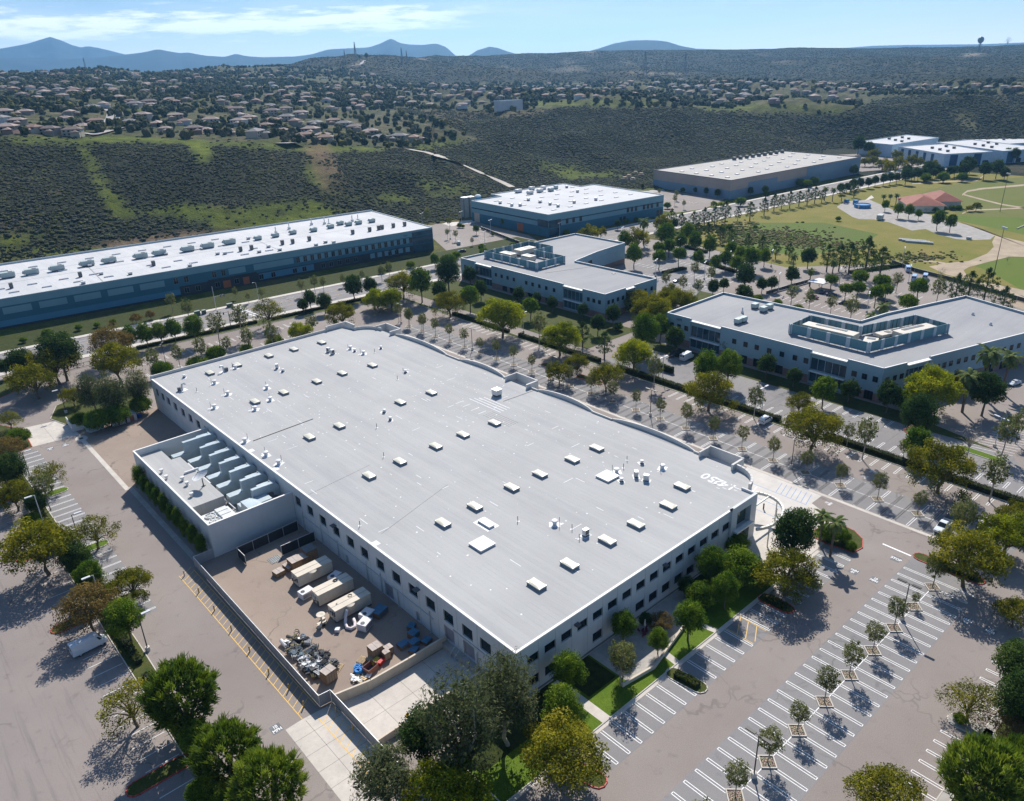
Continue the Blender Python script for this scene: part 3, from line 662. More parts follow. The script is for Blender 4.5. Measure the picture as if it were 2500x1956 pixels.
def word(txt, x, y, size, rz, name='road_marking', m=PAINT, z=.022, sx=1.0):
    cu = bpy.data.curves.new(name, 'FONT'); cu.body = txt; cu.size = size; cu.align_x = 'CENTER'; cu.align_y = 'CENTER'; cu.space_line = .9; cu.fill_mode = 'FRONT'; cu.offset = size*.018
    t = bpy.data.objects.new(name, cu); C.objects.link(t); t.location = (x, y, z); t.rotation_euler = (0, 0, rz); t.scale = (sx, 1, 1)
    bpy.context.view_layer.update()
    me = bpy.data.meshes.new_from_object(t.evaluated_get(bpy.context.evaluated_depsgraph_get())); M_ = t.matrix_world.copy()
    bpy.data.objects.remove(t); me.transform(M_); me.materials.clear(); me.materials.append(m)
    o = bpy.data.objects.new(name, me); C.objects.link(o); return o
mp = lambda x, y: G(2000+x/4.366, 1173+y/4.366)
ml = lambda x, y: G(500+x/4.358, 1564+y/4.358)
pat = MB()
def ground_word(txt, p, rz, size=1.5, patch=True):
    struct(word(txt, p[0], p[1], size, rz, sx=.8))
    if patch: pat.obox((p[0], p[1], .010), (1.7, 1.9, .008), rz)
ground_word('STOP', mp(820, 838), -PI/2, 1.05)
ground_word('10\nMPH', mp(370, 968), PI/2, .92); ground_word('10\nMPH', mp(592, 1060), -PI/2, .92)
ground_word('10\nMPH', mp(1578, 1500), PI/2, .92); ground_word('10\nMPH', mp(1825, 1605), -PI/2, .92)
ground_word('10\nMPH', ml(760, 938), 0, .92); ground_word('10\nMPH', ml(520, 1065), PI, .92)
ground_word('10\nMPH', G(695/4.366, 782+1330/4.366), 0, .92); ground_word('10\nMPH', G(535/4.366, 782+1370/4.366), PI, .92)
ground_word('10\nMPH', G(2000+100/4.366, 1173+245/4.366), 0, .95, False); ground_word('10\nMPH', G(2000+570/4.366, 782+1615/4.366), PI, .95, False); ground_word('10\nMPH', G(2000+485/4.366, 782+1670/4.366), 0, .95, False)
struct(pat.build('sealed_patches', mat('sealer', (.15, .155, .165), .8, .25)))
# square tree planters in the lots: each a kerbed frame full of river stones
RIVER = None
def stones_mat():
    m, nt, b = nodes('river_stones'); p = pos(nt); vo = nt.nodes.new('ShaderNodeTexVoronoi'); vo.inputs['Scale'].default_value = 5.5; nt.links.new(p, vo.inputs['Vector'])
    c = mixc(nt, ramp(nt, vo.outputs['Distance'], .25, .6), (.5, .4, .27), (.05, .04, .03)); c2 = mixc(nt, .35, c, vo.outputs['Color'], 'MULTIPLY')
    nt.links.new(c2, b.inputs['Base Color']); b.inputs['Roughness'].default_value = .8
    bn = N(nt, 'ShaderNodeBump'); bn.inputs['Distance'].default_value = .12; bn.invert = True; nt.links.new(vo.outputs['Distance'], bn.inputs['Height']); nt.links.new(bn.outputs[0], b.inputs['Normal'])
    return m
RIVER = stones_mat()
def planter(x, y, grp, label, w=2.1):
    t = thing('tree_planter', label, 'planter', (x, y, 0), PI/4, grp)
    k = MB()
    for q in range(4):
        a = q*PI/2; cx, cy = math.cos(a)*w/2, math.sin(a)*w/2
        k.obox((cx, cy, .09), (.17, w+.17 if q % 2 == 0 else w-.17, .2), a)
    k.build('frame', CONC, t, local=True)
    s = MB(); h = w/2-.08; s.poly([(-h, -h, .1), (h, -h, .1), (h, h, .1), (-h, h, .1)]); s.build('stones', RIVER, t, local=True); return t
_p = planter(PLX[0], -33.4, 'square tree planters in the front lot', 'square stone-filled tree planter beside the hedge island, far end of the front lot row')
for i, x in enumerate(PLX[1:]): dup(_p, (x, -33.4, 0), PI/4, f'square stone-filled tree planter, {ordn(i+1)} from the far end of the front lot row', 'square tree planters in the front lot')
for i, y in enumerate(PLY): dup(_p, (99.8, y, 0), PI/4, f'square stone-filled tree planter in the rear lot, {ordn(i)} from the pickup end', 'square tree planters in the rear lot')
# ------------------------------------------------------------------ the main building
WALLM = mat('painted_concrete_wall', (.56, .57, .565), .75, .07, .12, .3, stain=.12)
JOINT = mat('panel_joint', (.30, .31, .31), .9, .1)
TRIM = mat('pale_coping', (.74, .73, .70), .7, .06)
def glass_m(name, col=(.008, .018, .024), rough=.06):
    m, nt, b = nodes(name); p = pos(nt)
    nt.links.new(mixc(nt, ramp(nt, noise(nt, p, .18, 3), .35, .65), tuple(c*.6 for c in col), tuple(c*1.6 for c in col)), b.inputs['Base Color'])
    b.inputs['Roughness'].default_value = rough; b.inputs['Specular IOR Level'].default_value = .3
    return m
GLASS = glass_m('dark_glass'); FRAME = mat('dark_frame', (.03, .035, .04), .5, .1)
def roof_m(name, c1, c2, rolls=1.0, dirx=True, spots=.0, stain=(.30, .31, .33), sp=.62):
    m, nt, b = nodes(name); p = pos(nt)
    c = mixc(nt, ramp(nt, noise(nt, p, .045, 5, .6), .3, .7), c1, c2)
    # lapped sheets: fine lines along the roll, random tone per roll
    wv = nt.nodes.new('ShaderNodeSeparateXYZ'); nt.links.new(p, wv.inputs[0]); ax = wv.outputs[0 if dirx else 1]
    cell = mth2(nt, 'FLOOR', mth2(nt, 'MULTIPLY', ax, rolls), 0); wn = nt.nodes.new('ShaderNodeTexWhiteNoise'); wn.noise_dimensions = '1D'; nt.links.new(cell, wn.inputs['W'])
    c = mixc(nt, wn.outputs['Value'], mixc(nt, 1.0, c, (.95, .95, .95), 'MULTIPLY'), c)
    fr = mth2(nt, 'FRACT', mth2(nt, 'MULTIPLY', ax, rolls), 0); ln = mth2(nt, 'MULTIPLY', mth2(nt, 'LESS_THAN', fr, .09), ramp(nt, noise(nt, p, .35, 4, .7), .42, .62))
    c = mixc(nt, mth2(nt, 'MULTIPLY', ln, .32), c, (.2, .2, .21))
    c = mixc(nt, mth2(nt, 'MULTIPLY', ramp(nt, noise(nt, pos(nt, (.22, .02, 1) if dirx else (.02, .22, 1)), 1.0, 5, .65), .5, .8), .5), c, stain)
    if spots:
        vo = nt.nodes.new('ShaderNodeTexVoronoi'); vo.inputs['Scale'].default_value = .33; nt.links.new(p, vo.inputs['Vector'])
        sm = mth2(nt, 'MULTIPLY', mth2(nt, 'LESS_THAN', vo.outputs['Distance'], .055), mth2(nt, 'GREATER_THAN', noise(nt, p, .06, 2), sp-.16))
        c = mixc(nt, mth2(nt, 'MULTIPLY', sm, spots), c, (.8, .8, .8))
    nt.links.new(c, b.inputs['Base Color']); b.inputs['Roughness'].default_value = .85; b.inputs['Specular IOR Level'].default_value = .2
    return m
ROOF = roof_m('grey_cap_sheet_roof', (.355, .355, .35), (.41, .41, .40), 1.0, True, .9, (.255, .26, .28))
PATCH = mat('white_sealant', (.66, .66, .66), .7, .1, 1)
METAL = mat('galvanised_metal', (.55, .57, .58), .45, .15, .5, .5, .35)
METAL_D = mat('dark_metal', (.10, .11, .12), .5, .2, .6, .4, .3)
WHITEM = mat('white_metal', (.60, .60, .60), .5, .08)
TEAL = mat('grey_green_metal', (.36, .43, .42), .5, .12)
BX, BY, BH = 74.0, 163.9, 10.0
mb = thing('warehouse_building', 'large white office warehouse with a pale grey flat roof dotted with skylights', 'building', (0, 0, 0))
w = MB()
LW = [4.6, 8.9, 13.6, 18.8, 24, 29.3, 34.7, 40.1, 45.7, 51, 56.6, 62.1, 67.6, 73.1, 123.9, 129.8, 135.4, 140.9, 146.7, 152.2, 156.9, 161.7]
# left side, walking from far to near so that outside lies on the right
lo = [(BY-y-0, BY-y+2.75, 5.35, 7.75) for y in LW if not 74 < y < 121]
doors = [(BY-18.9, BY-16.1, 1.25, 4.3), (BY-13.6, BY-10.6, 1.25, 4.3), (BY-27.6, BY-26.5, .02, 2.2), (BY-38, BY-35, .02, 3.4), (BY-52.5, BY-51.4, .02, 2.2)]
P_l, _ = facade(w, (0, BY), (0, 0), 0, BH, lo+doors, .3)
RW = [2.35+3.82*k for k in range(15) if 2.35+3.82*k < 56]
rlow = [0, 1, 4, 7, 8, 9, 10, 11]
ro = [(x, x+2.5, 5.85, 7.65) for x in RW]+[(RW[k], RW[k]+2.5, 1.15, 3.2) for k in rlow]+[(RW[2]+.6, RW[2]+1.9, .03, 2.6)]
P_r, _ = facade(w, (0, 0), (58.2, 0), 0, BH, ro, .3)
w.poly([(58.2, 0, 0), (58.2, -.45, 0), (58.2, -.45, 10.5), (58.2, 0, 10.5)])
ent = [(2.0, 7.0, .1, 4.2), (2.0, 7.0, 4.6, 8.8)]
P_e, _ = facade(w, (58.2, -.45), (67.3, -.45), 0, 10.5, ent, 1.2)
w.poly([(67.3, -.45, 0), (67.3, 3.2, 0), (67.3, 3.2, 10.5), (67.3, -.45, 10.5)])
w.box(58.2, -.43, 9.99, 58.7, 0, 10.5); w.poly([(58.2, -.45, 10.5), (67.3, -.45, 10.5), (67.3, .15, 10.5), (58.2, .15, 10.5)]); w.poly([(67.3, .15, 10.5), (58.2, .15, 10.5), (58.2, .15, 9.9), (67.3, .15, 9.9)])
w.poly([(66.9, .15, 10.5), (67.3, .15, 10.5), (67.3, 3.2, 10.5), (66.9, 3.2, 10.5)]); w.poly([(66.9, 3.2, 10.5), (66.9, .15, 10.5), (66.9, .15, 9.9), (66.9, 3.2, 9.9)][::-1])
# curved glass corner and back side walls below the parapet
arc = [(67.3+6.7*math.sin(t), 8.9-6.7*math.cos(t)-.2) for t in np.linspace(.18, PI/2, 9)]
for p_, q_ in zip(arc[:-1], arc[1:]): w.poly([(*p_, 0), (*q_, 0), (*q_, 11), (*p_, 11)])
arc2 = [(66.6+6.9*math.sin(t), 150.2+7.6*math.cos(t)) for t in np.linspace(PI/2, .1, 9)]
bw = [(10+5.5*k, 13+5.5*k, 5.6, 7.8) for k in range(25) if not (60 < 10+5.5*k < 72)]
facade(w, (74, 8.7), (74, 150.2), 0, 9.9, bw, .3)
for p_, q_ in zip([(74, 150.2)]+arc2, arc2+[(66, BY-.4)]): w.poly([(*p_, 0), (*q_, 0), (*q_, 11), (*p_, 11)])
w.poly([(66, BY, 0), (0, BY, 0), (0, BY, 9.9), (66, BY, 9.9)])
# vertical panel joints
for y in [4.0+5.5*k for k in range(30)]:
    if not 73 < y < 122: w.box(-.012, y-.03, .2, .02, y+.03, 9.9, 1)
for x in [1.0+3.82*k for k in range(15)]: w.box(x-.025, -.012, .1, x+.025, .02, 9.9, 1)
w.build('wall', [WALLM, JOINT], mb)
rf = MB()
RP = [(.35, .35), (58.4, .35), (66.9, .35), (67.2, 2.2)]+[(x-.3, y+.1) for x, y in arc]+[(73.6, 20), (73.6, 150)]+[(x-.35, y-.3) for x, y in arc2]+[(66, BY-.4), (.35, BY-.4)]
rf.poly([(x, y, BH) for x, y in RP])
e = MB()   # pale edge flashing on the two low sides, parapets on the others
e.box(-.06, -.06, 9.82, .4, BY, 10.05); e.box(.4, -.06, 9.82, 58.2, .4, 10.05)
e.build('roof_edge', TRIM, mb)
pp = MB()
def para(x0, y0, x1, y1, h, t=.3, mi=0, z0=9.9): pp.box(x0, y0, z0, x1, y1, h, mi)
pp.box(0, BY-.3, 9.9, 60, BY+.05, 10.85)
pp.box(59.8, BY-.5, 9.9, 60.2, BY+.4, 11.6); pp.box(60.2, BY, 9.9, 67.8, BY+.4, 11.7); pp.box(67.6, 158.2, 9.9, 68.0, BY, 11.7)
for p_, q_ in zip(arc2[:-1], arc2[1:]):
    d = Vector((q_[0]-p_[0], q_[1]-p_[1])); pp.obox(((p_[0]+q_[0])/2-.1, (p_[1]+q_[1])/2-.1, 10.45), (d.length+.1, .28, 1.1), math.atan2(d.y, d.x))
def tower(y0, y1, x0=72.6, x1=77.0, h=11.5):
    pp.box(x1-.35, y0, 9.0, x1, y1, h); pp.box(x0, y0, 9.0, x1-.35, y0+.5, h-.1); pp.box(x0, y1-.35, 9.0, x1-.35, y1, h-.1)
    pp.box(74.03, y0+.02, 0, x1-.02, y1-.02, 9.05)
tower(143.2, 152.4); tower(75.2, 84.4); tower(9.0, 18.0)
def swoop(y0, y1, hlow=10.35, hhi=11.15):   # long parapet panel whose top rises from one end to the other, slightly bowed out
    n = 12
    for k in range(n):
        a, b_ = y0+(y1-y0)*k/n, y0+(y1-y0)*(k+1)/n
        t0, t1 = k/n, (k+1)/n; h0 = hlow+(hhi-hlow)*math.sin(t0*PI)**.5; h1 = hlow+(hhi-hlow)*math.sin(t1*PI)**.5
        xo0, xo1 = 74+.9*math.sin(t0*PI), 74+.9*math.sin(t1*PI); i = len(pp.v)
        pp.v += [(xo0, a, 9.0), (xo1, b_, 9.0), (xo1, b_, h1), (xo0, a, h0), (xo0+.35, a, 9.0), (xo1+.35, b_, 9.0), (xo1+.35, b_, h1), (xo0+.35, a, h0)]
        for f in ((0, 3, 2, 1), (4, 5, 6, 7), (3, 7, 6, 2), (0, 1, 5, 4), (0, 4, 7, 3), (1, 2, 6, 5)): pp.f.append(tuple(i+q for q in f)); pp.m.append(0)
        rx0, rx1 = 73.5, 73.5; pp.poly([(rx0, a, 10.0), (xo0+.02, a, 10.0), (xo1+.02, b_, 10.0), (rx1, b_, 10.0)], 1)
for y0, y1 in ((114, 142.5), (86.5, 107), (52, 72.2), (20.2, 45)): swoop(y0, y1)
for y0, y1 in ((107, 114), (84.4, 86.5), (72.2, 75.2), (45, 52), (18, 20.2)): pp.box(73.7, y0, 9.8, 74.0, y1, 10.45)
for p_, q_ in zip(arc[:-1], arc[1:]):
    d = Vector((q_[0]-p_[0], q_[1]-p_[1])); pp.obox(((p_[0]+q_[0])/2-.1, (p_[1]+q_[1])/2+.1, 10.55), (d.length+.12, .5, 1.2), math.atan2(d.y, d.x))
pp.build('parapet', [mat('parapet_wall', (.58, .56, .53), .8, .08, .2, stain=.12), ROOF], mb)
for o in lo: pane(P_l, o, .3, mb, GLASS, FRAME, nv=0)
for o in ro[:-1]: pane(P_r, o, .3, mb, GLASS, FRAME, nv=0)
pane(P_r, ro[-1], .3, mb, GLASS, FRAME, 'door', 1)
for o in ent: pane(P_e, o, 1.2, mb, glass_m('entrance_glass', (.05, .08, .07), .03), FRAME, 'entrance_window', 2, 2)
DOCK = mat('roller_door', (.27, .26, .29), .6, .1, .5)
for i, o in enumerate(doors):
    m = MB(); a, b_, c, d = o; m.poly([P_l(a, c, .28), P_l(b_, c, .28), P_l(b_, d, .28), P_l(a, d, .28)])
    if i < 2 or i == 3:
        for k in range(1, 9): z = c+(d-c)*k/9; m.poly([P_l(a, z, .265), P_l(b_, z, .265), P_l(b_, z+.04, .262), P_l(a, z+.04, .262)])
    m.build('loading_door' if i in (0, 1, 3) else 'door', DOCK if i in (0, 1, 3) else mat('grey_door', (.4, .4, .4)), mb)
m = MB()   # downpipes, conduits and stand pipes along the yard wall
for y in (70.2, 62, 55.2, 44, 38.9, 33.2, 23, 9.8): m.tube([(-.18, y, 0), (-.18, y, 3.6+.5*(int(y) % 3)), (-.05, y, 3.9+.5*(int(y) % 3))], .09, 6)
m.box(-.16, 22, 3.55, -.02, 70, 3.75); m.box(-.16, 1.0, 4.65, -.02, 16.2, 4.9)
m.build('pipe', mat('grey_pipe', (.45, .47, .48), .5), mb)
for x, y in ((-1, 55.2), (-1, 26), (-1, 84)):
    m = MB()
    if y < 80: m.box(-1.0, y-.6, 8.0, 0, y+.6, 8.18)
    else: continue
    m.build('wall_lamp', METAL_D, mb)
for x in (13.0, 36.5):
    m = MB(); m.box(x, -.8, 7.75, x+.9, -.012, 8.1); m.build('wall_lamp', METAL_D, mb)
# curved steel canopy ring in front of the entrance
m = MB(); ring = [(68.2+8.2*math.cos(t), 1.8+6.6*math.sin(t), 5.0) for t in np.linspace(-2.25, 1.15, 26)]
for p_, q_ in zip(ring[:-1], ring[1:]):
    d = Vector((q_[0]-p_[0], q_[1]-p_[1])); m.obox(((p_[0]+q_[0])/2, (p_[1]+q_[1])/2, 5.0), (d.length+.12, .45, .6), math.atan2(d.y, d.x))
m.box(67.3, 1.6, 4.8, 76.2, 1.9, 5.1); m.box(59, -1.5, 4.72, 65, -.46, 5.1)
for q in (ring[3], ring[14]): m.tube([(q[0], q[1], 0), (q[0], q[1], 4.8)], .14, 8)
m.build('canopy_ring', mat('canopy_paint', (.66, .66, .60), .5), mb)
# skylights
S1 = mat('skylight_curb', (.22, .25, .27), .6, .15); S2 = mat('skylight_dome', (.56, .53, .42), .35, .12, 1.2, .5)
SKY = []
for s_, ox, oy, pts in ((4.366, 1000, 782, [(232, 768), (906, 1090), (570, 1215), (280, 1338), (1995, 1358), (1733, 1480), (1390, 1635)]), (4.366, 1500, 1173, [(722, 60), (575, 262), (230, 462)]),
                        (1.8856, 800, 1050, [(623, 18), (498, 70), (333, 143), (191, 208), (1237, 80), (1125, 132), (976, 200), (847, 262), (678, 350), (531, 426), (1420, 428), (1287, 506), (1114, 616), (962, 710)]),
                        (2.4256, 0, 450, [(1905, 1240-305), (1740, 975), (1592, 1013), (1405, 1068), (1243, 1115), (2027, 1117), (1876, 1165), (1680, 1230), (1510, 1285), (2010, 1428), (1833, 1495)]), (7.267, 760, 750, [(200, 615), (1085, 1025), (553, 1175), (97, 1315), (2115, 1520), (1580, 1680)])):
    for x, y in pts:
        g_ = G(ox+x/s_, oy+y/s_, 10.4)
        if all(math.hypot(g_[0]-q[0], g_[1]-q[1]) > 4 for q in SKY): SKY.append(g_)
sk = None
for x, y, _ in SKY:
    c_ = MB(); c_.box(-.88, -1.6, 0, .88, 1.6, .52); c_.box(-.98, -1.7, .52, .98, 1.7, .6)
    if sk is None:
        sk = c_.build('skylight', [S1], mb, local=True); d_ = MB(); n = 6
        for i in range(n):
            for j in range(n):
                f = lambda a, b_: (-.88+1.76*a/n, -1.62+3.24*b_/n, .605+.16*(math.sin(PI*a/n)*math.sin(PI*b_/n))**.6 if 0 < a < n and 0 < b_ < n else .605)
                d_.poly([f(i, j), f(i+1, j), f(i+1, j+1), f(i, j+1)])
        dome = d_.build('dome', S2, sk, local=True); sk.location = (x, y, BH); continue
    a = sk.copy(); C.objects.link(a); a.location = (x, y, BH); a.parent = mb; q = dome.copy(); C.objects.link(q); q.parent = a
# roof vents, cowls and small units
def vent_mesh(kind):
    m = MB()
    if kind == 0: m.lathe((0, 0, 0), [(.42, 0), (.42, .55), (.5, .6), (.62, .75), (.62, 1.05), (.2, 1.15)], 12, 0); m.tube([(.9, .3, 0), (.9, .3, 1.9)], .05, 6, 1); m.obox((0, 0, .012), (2.2, 1.9, .02), .5, 2); m.obox((1.0, .7, .016), (1.2, .5, .02), 1.1, 2)
    elif kind == 1: m.box(-.4, -.4, 0, .4, .4, .3, 1); m.lathe((0, 0, .3), [(.3, 0), (.3, .3), (.45, .4), (.45, .62), (.05, .7)], 10); m.obox((.2, .1, .012), (1.7, 1.3, .02), .2, 2)
    elif kind == 2: m.box(-.55, -.4, .25, .55, .4, 1.5, 0); m.box(-.45, -.41, .45, .45, -.4, 1.35, 1); m.box(-.6, -.45, 0, .6, .45, .25, 1); m.tube([(.9, 0, 0), (.9, 0, .7), (1.5, 0, .7)], .05, 6, 1); m.obox((0, 0, .012), (2.0, 1.5, .02), 0, 2)
    elif kind == 3: m.tube([(0, 0, 0), (0, 0, 1.2)], .07, 6, 1); m.obox((.1, 0, .012), (.6, .5, .02), .4, 2)
    else: m.tube([(0, 0, 0), (0, 0, 1.3), (-.2, 0, 1.9), (-.8, 0, 2.0), (-1.0, 0, 1.6)], .28, 10, 0); m.box(.4, -.4, 0, 1.3, .4, 1.1, 1); m.obox((0, 0, .012), (2.6, 2.0, .02), .3, 2)
    return m
VM = {}
VENTS = [(2.4256, 0, 450, [(1090, 1140, 1), (1080, 1215, 4), (1270, 1175, 0), (1348, 1240, 0), (1268, 1320, 0), (1395, 1085, 0), (1325, 1105, 4), (1640, 1085, 2), (1675, 1105, 1), (1580, 1205, 0), (1510, 1330, 0), (1600, 1275, 0), (1945, 988, 2), (1970, 1000, 2), (2075, 970, 0), (2100, 985, 1), (2152, 1000, 0), (1450, 1520, 0), (1575, 1600, 0), (1650, 1650, 0), (1165, 1222, 3)]),
         (2.4256, 800, 380, [(315, 1138, 1), (278, 1160, 3), (460, 1280, 1), (447, 1275, 3), (335, 1515, 1), (370, 1560, 1), (413, 1320, 3), (290, 1605, 3)]), (1.8856, 800, 1050, [(1330, 190, 0), (1353, 232, 1), (1378, 135, 3), (1420, 210, 2), (1466, 228, 2), (1447, 150, 1), (1541, 172, 0), (1045, 430, 0), (1188, 480, 2), (1158, 495, 3), (1125, 450, 3), (875, 414, 3), (1362, 170, 3), (148, 436, 3), (258, 118, 3)])]
for s_, ox, oy, pts in VENTS:
    for x, y, k in pts:
        p_ = G(ox+x/s_, oy+y/s_, BH+.3); nm = ('roof_vent', 'roof_vent', 'condenser_unit', 'vent_pipe', 'exhaust_duct')[k]
        if k not in VM: o = VM[k] = vent_mesh(k).build(nm, [WHITEM if k < 2 else METAL, METAL_D, PATCH], mb, local=True)
        else: o = VM[k].copy(); C.objects.link(o); o.parent = mb
        o.location = (p_[0], p_[1], BH); o.rotation_euler = (0, 0, (x*7+y) % 6)
g_ = G(1000+930/4.366, 782+775/4.366, BH+.8); m = MB()
m.box(g_[0]-1, g_[1]-1, BH+.5, g_[0]+1, g_[1]+1, BH+1.9); m.box(g_[0]-1.08, g_[1]-1.08, BH+1.9, g_[0]+1.08, g_[1]+1.08, BH+2.0); m.box(g_[0]-.9, g_[1]-.9, BH, g_[0]+.9, g_[1]+.9, BH+.5, 1); m.lathe((g_[0], g_[1], BH+2.0), [(.4, 0), (.4, .1), (.05, .1)], 10, 1)
m.build('rooftop_air_unit', [METAL, METAL_D], mb)
for (x, y, sx, sy, nm) in ((711, 524, 3.6, 3.6, 'roof_hatch'), (1288, 212, 3.6, 3.6, 'roof_hatch'), (729, 428, 1.3, 3.6, 'roof_hatch')):
    g_ = G(800+x/1.8856, 1050+y/1.8856, BH+.3); m = MB(); m.box(g_[0]-sx/2, g_[1]-sy/2, BH, g_[0]+sx/2, g_[1]+sy/2, BH+.38); m.box(g_[0]-sx/2-.08, g_[1]-sy/2-.08, BH+.38, g_[0]+sx/2+.08, g_[1]+sy/2+.08, BH+.46)
    if nm == 'roof_hatch' and sx < 2: m.obox((g_[0], g_[1], BH+.014), (3.0, 4.6, .02), 0)
    m.build(nm, WHITEM, mb)
# sealant patches, lines of tape and repair marks
pm = MB(); rp = random.Random(3)
def spot(x, y, sx, sy, rz=0): pm.obox((x, y, BH+.014+rp.random()*.006), (sx, sy, .012), rz)
for k in range(420):
    if k < 200: x, y = rp.uniform(2, 34), rp.uniform(75, 162)
    elif k < 330: x, y = rp.gauss(55, 9), rp.gauss(72, 24)
    else: x, y = rp.uniform(2, 72), rp.uniform(2, 160)
    if 1 < x < 72.5 and 1 < y < 161:
        s_ = rp.choice((.12, .16, .2, .26, .34)); spot(x, y, s_, s_*rp.uniform(.6, 1.4), rp.uniform(0, 3))
for k in range(70):
    x, y = rp.uniform(2, 70), rp.uniform(4, 158); L_ = rp.uniform(.8, 3.2); spot(x, y, *((L_, .16) if rp.random() < .35 else (.16, L_)))
for k in range(4):
    a = G(1000+(650+k*36)/4.366, 782+(842-k*7)/4.366, BH); spot(a[0]+.2*k, a[1]-6, .22, 13-k*.8)
for y in (82, 79, 75.5, 72.5): spot(54, y, 2.6, .2)
for y in (41, 83, 96): spot(.9, y, 1.3, 1.6)
dk = MB()
for k in range(5): dk.obox((53.2+.75*k, 66, BH+.012), (.07, 10, .01), .02)
dk.obox((12, 101, BH+.05), (17, .16, .12), .05); dk.obox((14, 46, BH+.012), (22, .05, .01), .28); dk.obox((9, 68, BH+.013), (17, .05, .01), .12)
dk.obox((69, 73.5, BH+.04), (13, .06, .06), -.05)
for src, mi in ((pm, 1), (dk, 2)):
    i = len(rf.v); rf.v += src.v; rf.f += [tuple(i+a for a in f) for f in src.f]; rf.m += [mi]*len(src.f)
rf.build('roof', [ROOF, PATCH, mat('black_cable', (.06, .06, .065), .7)], mb)
# roof numerals read from the far side
def numeral(ch, p_, sx, sy, rz=PI, name='roof_number'):
    o = word(ch, p_[0], p_[1], sy, rz, name, PATCH, BH+.022, sx); o.parent = mb
q = lambda x, y: G(1700+x/7.267, 1100+y/7.267, BH)
for ch, x, y in (('1', 640, 655), ('4', 500, 600), ('2', 402, 558), ('5', 300, 508), ('0', 170, 452)):
    p_ = q(x, y); o = word(ch, p_[0], p_[1], 3.6, PI/2, 'roof_number', PATCH, BH+.022, .95); o.parent = mb
m = MB()
for a, c in (((640, 640), (860, 725)), ((205, 550), (400, 625)), ((355, 660), (415, 680)), ((465, 660), (540, 690)), ((670, 700), (730, 720))):
    p_, r_ = q(*a), q(*c); seg(m, p_[0], p_[1], r_[0], r_[1], .22, BH+.022)
m.build('roof_tape', PATCH, mb)
# ------------------------------------------------------------------ mechanical annex on the left side
an = thing('mechanical_annex', 'white walled mechanical annex packed with ducts against the side of the main warehouse', 'annex', (-9.5, 98, 0))
AX0, AX1, AY0, AY1, AH = -19.0, -.02, 74.0, 121.6, 7.9
w = MB(); T = .35
w.poly([(AX0, AY0, 0), (AX1, AY0, 0), (AX1, AY0, AH), (AX0, AY0, AH)]); w.poly([(AX0, AY1, 0), (AX0, AY0, 0), (AX0, AY0, AH), (AX0, AY1, AH)]); w.poly([(AX1, AY1, 0), (AX0, AY1, 0), (AX0, AY1, AH), (AX1, AY1, AH)])
w.poly([(AX0+T, AY0+T, 3.5), (AX0+T, AY0+T, AH), (AX1, AY0+T, AH), (AX1, AY0+T, 3.5)][::-1]); w.poly([(AX0+T, AY0+T, 3.5), (AX0+T, AY1-T, 3.5), (AX0+T, AY1-T, AH), (AX0+T, AY0+T, AH)]); w.poly([(AX0+T, AY1-T, 3.5), (AX1, AY1-T, 3.5), (AX1, AY1-T, AH), (AX0+T, AY1-T, AH)])
for a in ((AX0, AY0, AX1, AY0+T), (AX0, AY0+T, AX0+T, AY1-T), (AX0, AY1-T, AX1, AY1)): w.box(a[0]-.03, a[1]-.03, AH, a[2], a[3]+.03, AH+.1, 1)
w.build('wall', [WALLM, TRIM], an)
m = MB(); m.box(AX0+T, AY0+T, 3.3, AX1, AY1-T, 3.5, 1); m.box(AX0+T+.02, 86.5, 3.5, -12.8, AY1-T, 6.3); m.box(-12.8, 86.5, 3.5, -10.6, 113.2, 6.3); m.build('roof', [ROOF, mat('gravel_deck', (.2, .19, .17), .9, .3, 2)], an)
DUCT = mat('zinc_duct', (.38, .45, .48), .45, .16, .35, .5, .1)
for k in range(7):
    y = 116.3-5.85*k; m = MB(); h_ = 8.4 if k else 8.6
    m.box(-9.6 if k else -11.6, y-1.0, 3.5, -6.0, y+1.0, 5.6)                  # low plenum
    i = len(m.v)
    m.v += [(-6.0, y-1.0, 3.6), (-6.0, y+1.0, 3.6), (-6.0, y+1.0, 5.58), (-6.0, y-1.0, 5.58), (-4.6, y-.7, 3.6), (-4.6, y+.4, 3.6), (-4.6, y+.4, 5.0), (-4.6, y-.7, 5.0)]
    for f in ((3, 2, 6, 7), (0, 3, 7, 4), (1, 5, 6, 2), (4, 7, 6, 5)): m.f.append(tuple(i+a for a in f)); m.m.append(0)
    m.box(-6.4 if k else -8.6, y-.9, 3.5, -3.2, y+.1, h_); m.box(-4.6, y+.16, 3.5, -2.4, y+1.2, h_-.25)
    m.box(-3.2, y-.9, h_-2.0, -1.6, y+.1, h_-.05); m.box(-2.4, y+.16, h_-2.2, -1.4, y+1.2, h_-.3)
    for q_ in range(5):   # elbow into the wall
        a0, a1 = q_*PI/8, (q_+1)*PI/8; i = len(m.v); x0, x1 = -1.6+1.5*math.sin(a0), -1.6+1.5*math.sin(a1); z0, z1 = h_-1.5+1.4*math.cos(a0), h_-1.5+1.4*math.cos(a1)
        if q_ < 4:
            m.v += [(x0, y-.9, z0), (x0, y+1.3, z0), (x1, y+1.3, z1), (x1, y-.9, z1), (x0, y-.9, h_-3.2), (x1, y-.9, h_-3.2)]
            m.f += [(i, i+1, i+2, i+3)[::-1], (i+4, i, i+3, i+5)[::-1]]; m.m += [0, 0]
    m.build('duct', DUCT, an)
m = MB(); m.box(-8.4, 77.2, 3.5, -3.4, 80.2, 6.6); m.box(-9.6, 75.6, 3.5, -7.2, 79.8, 7.2)
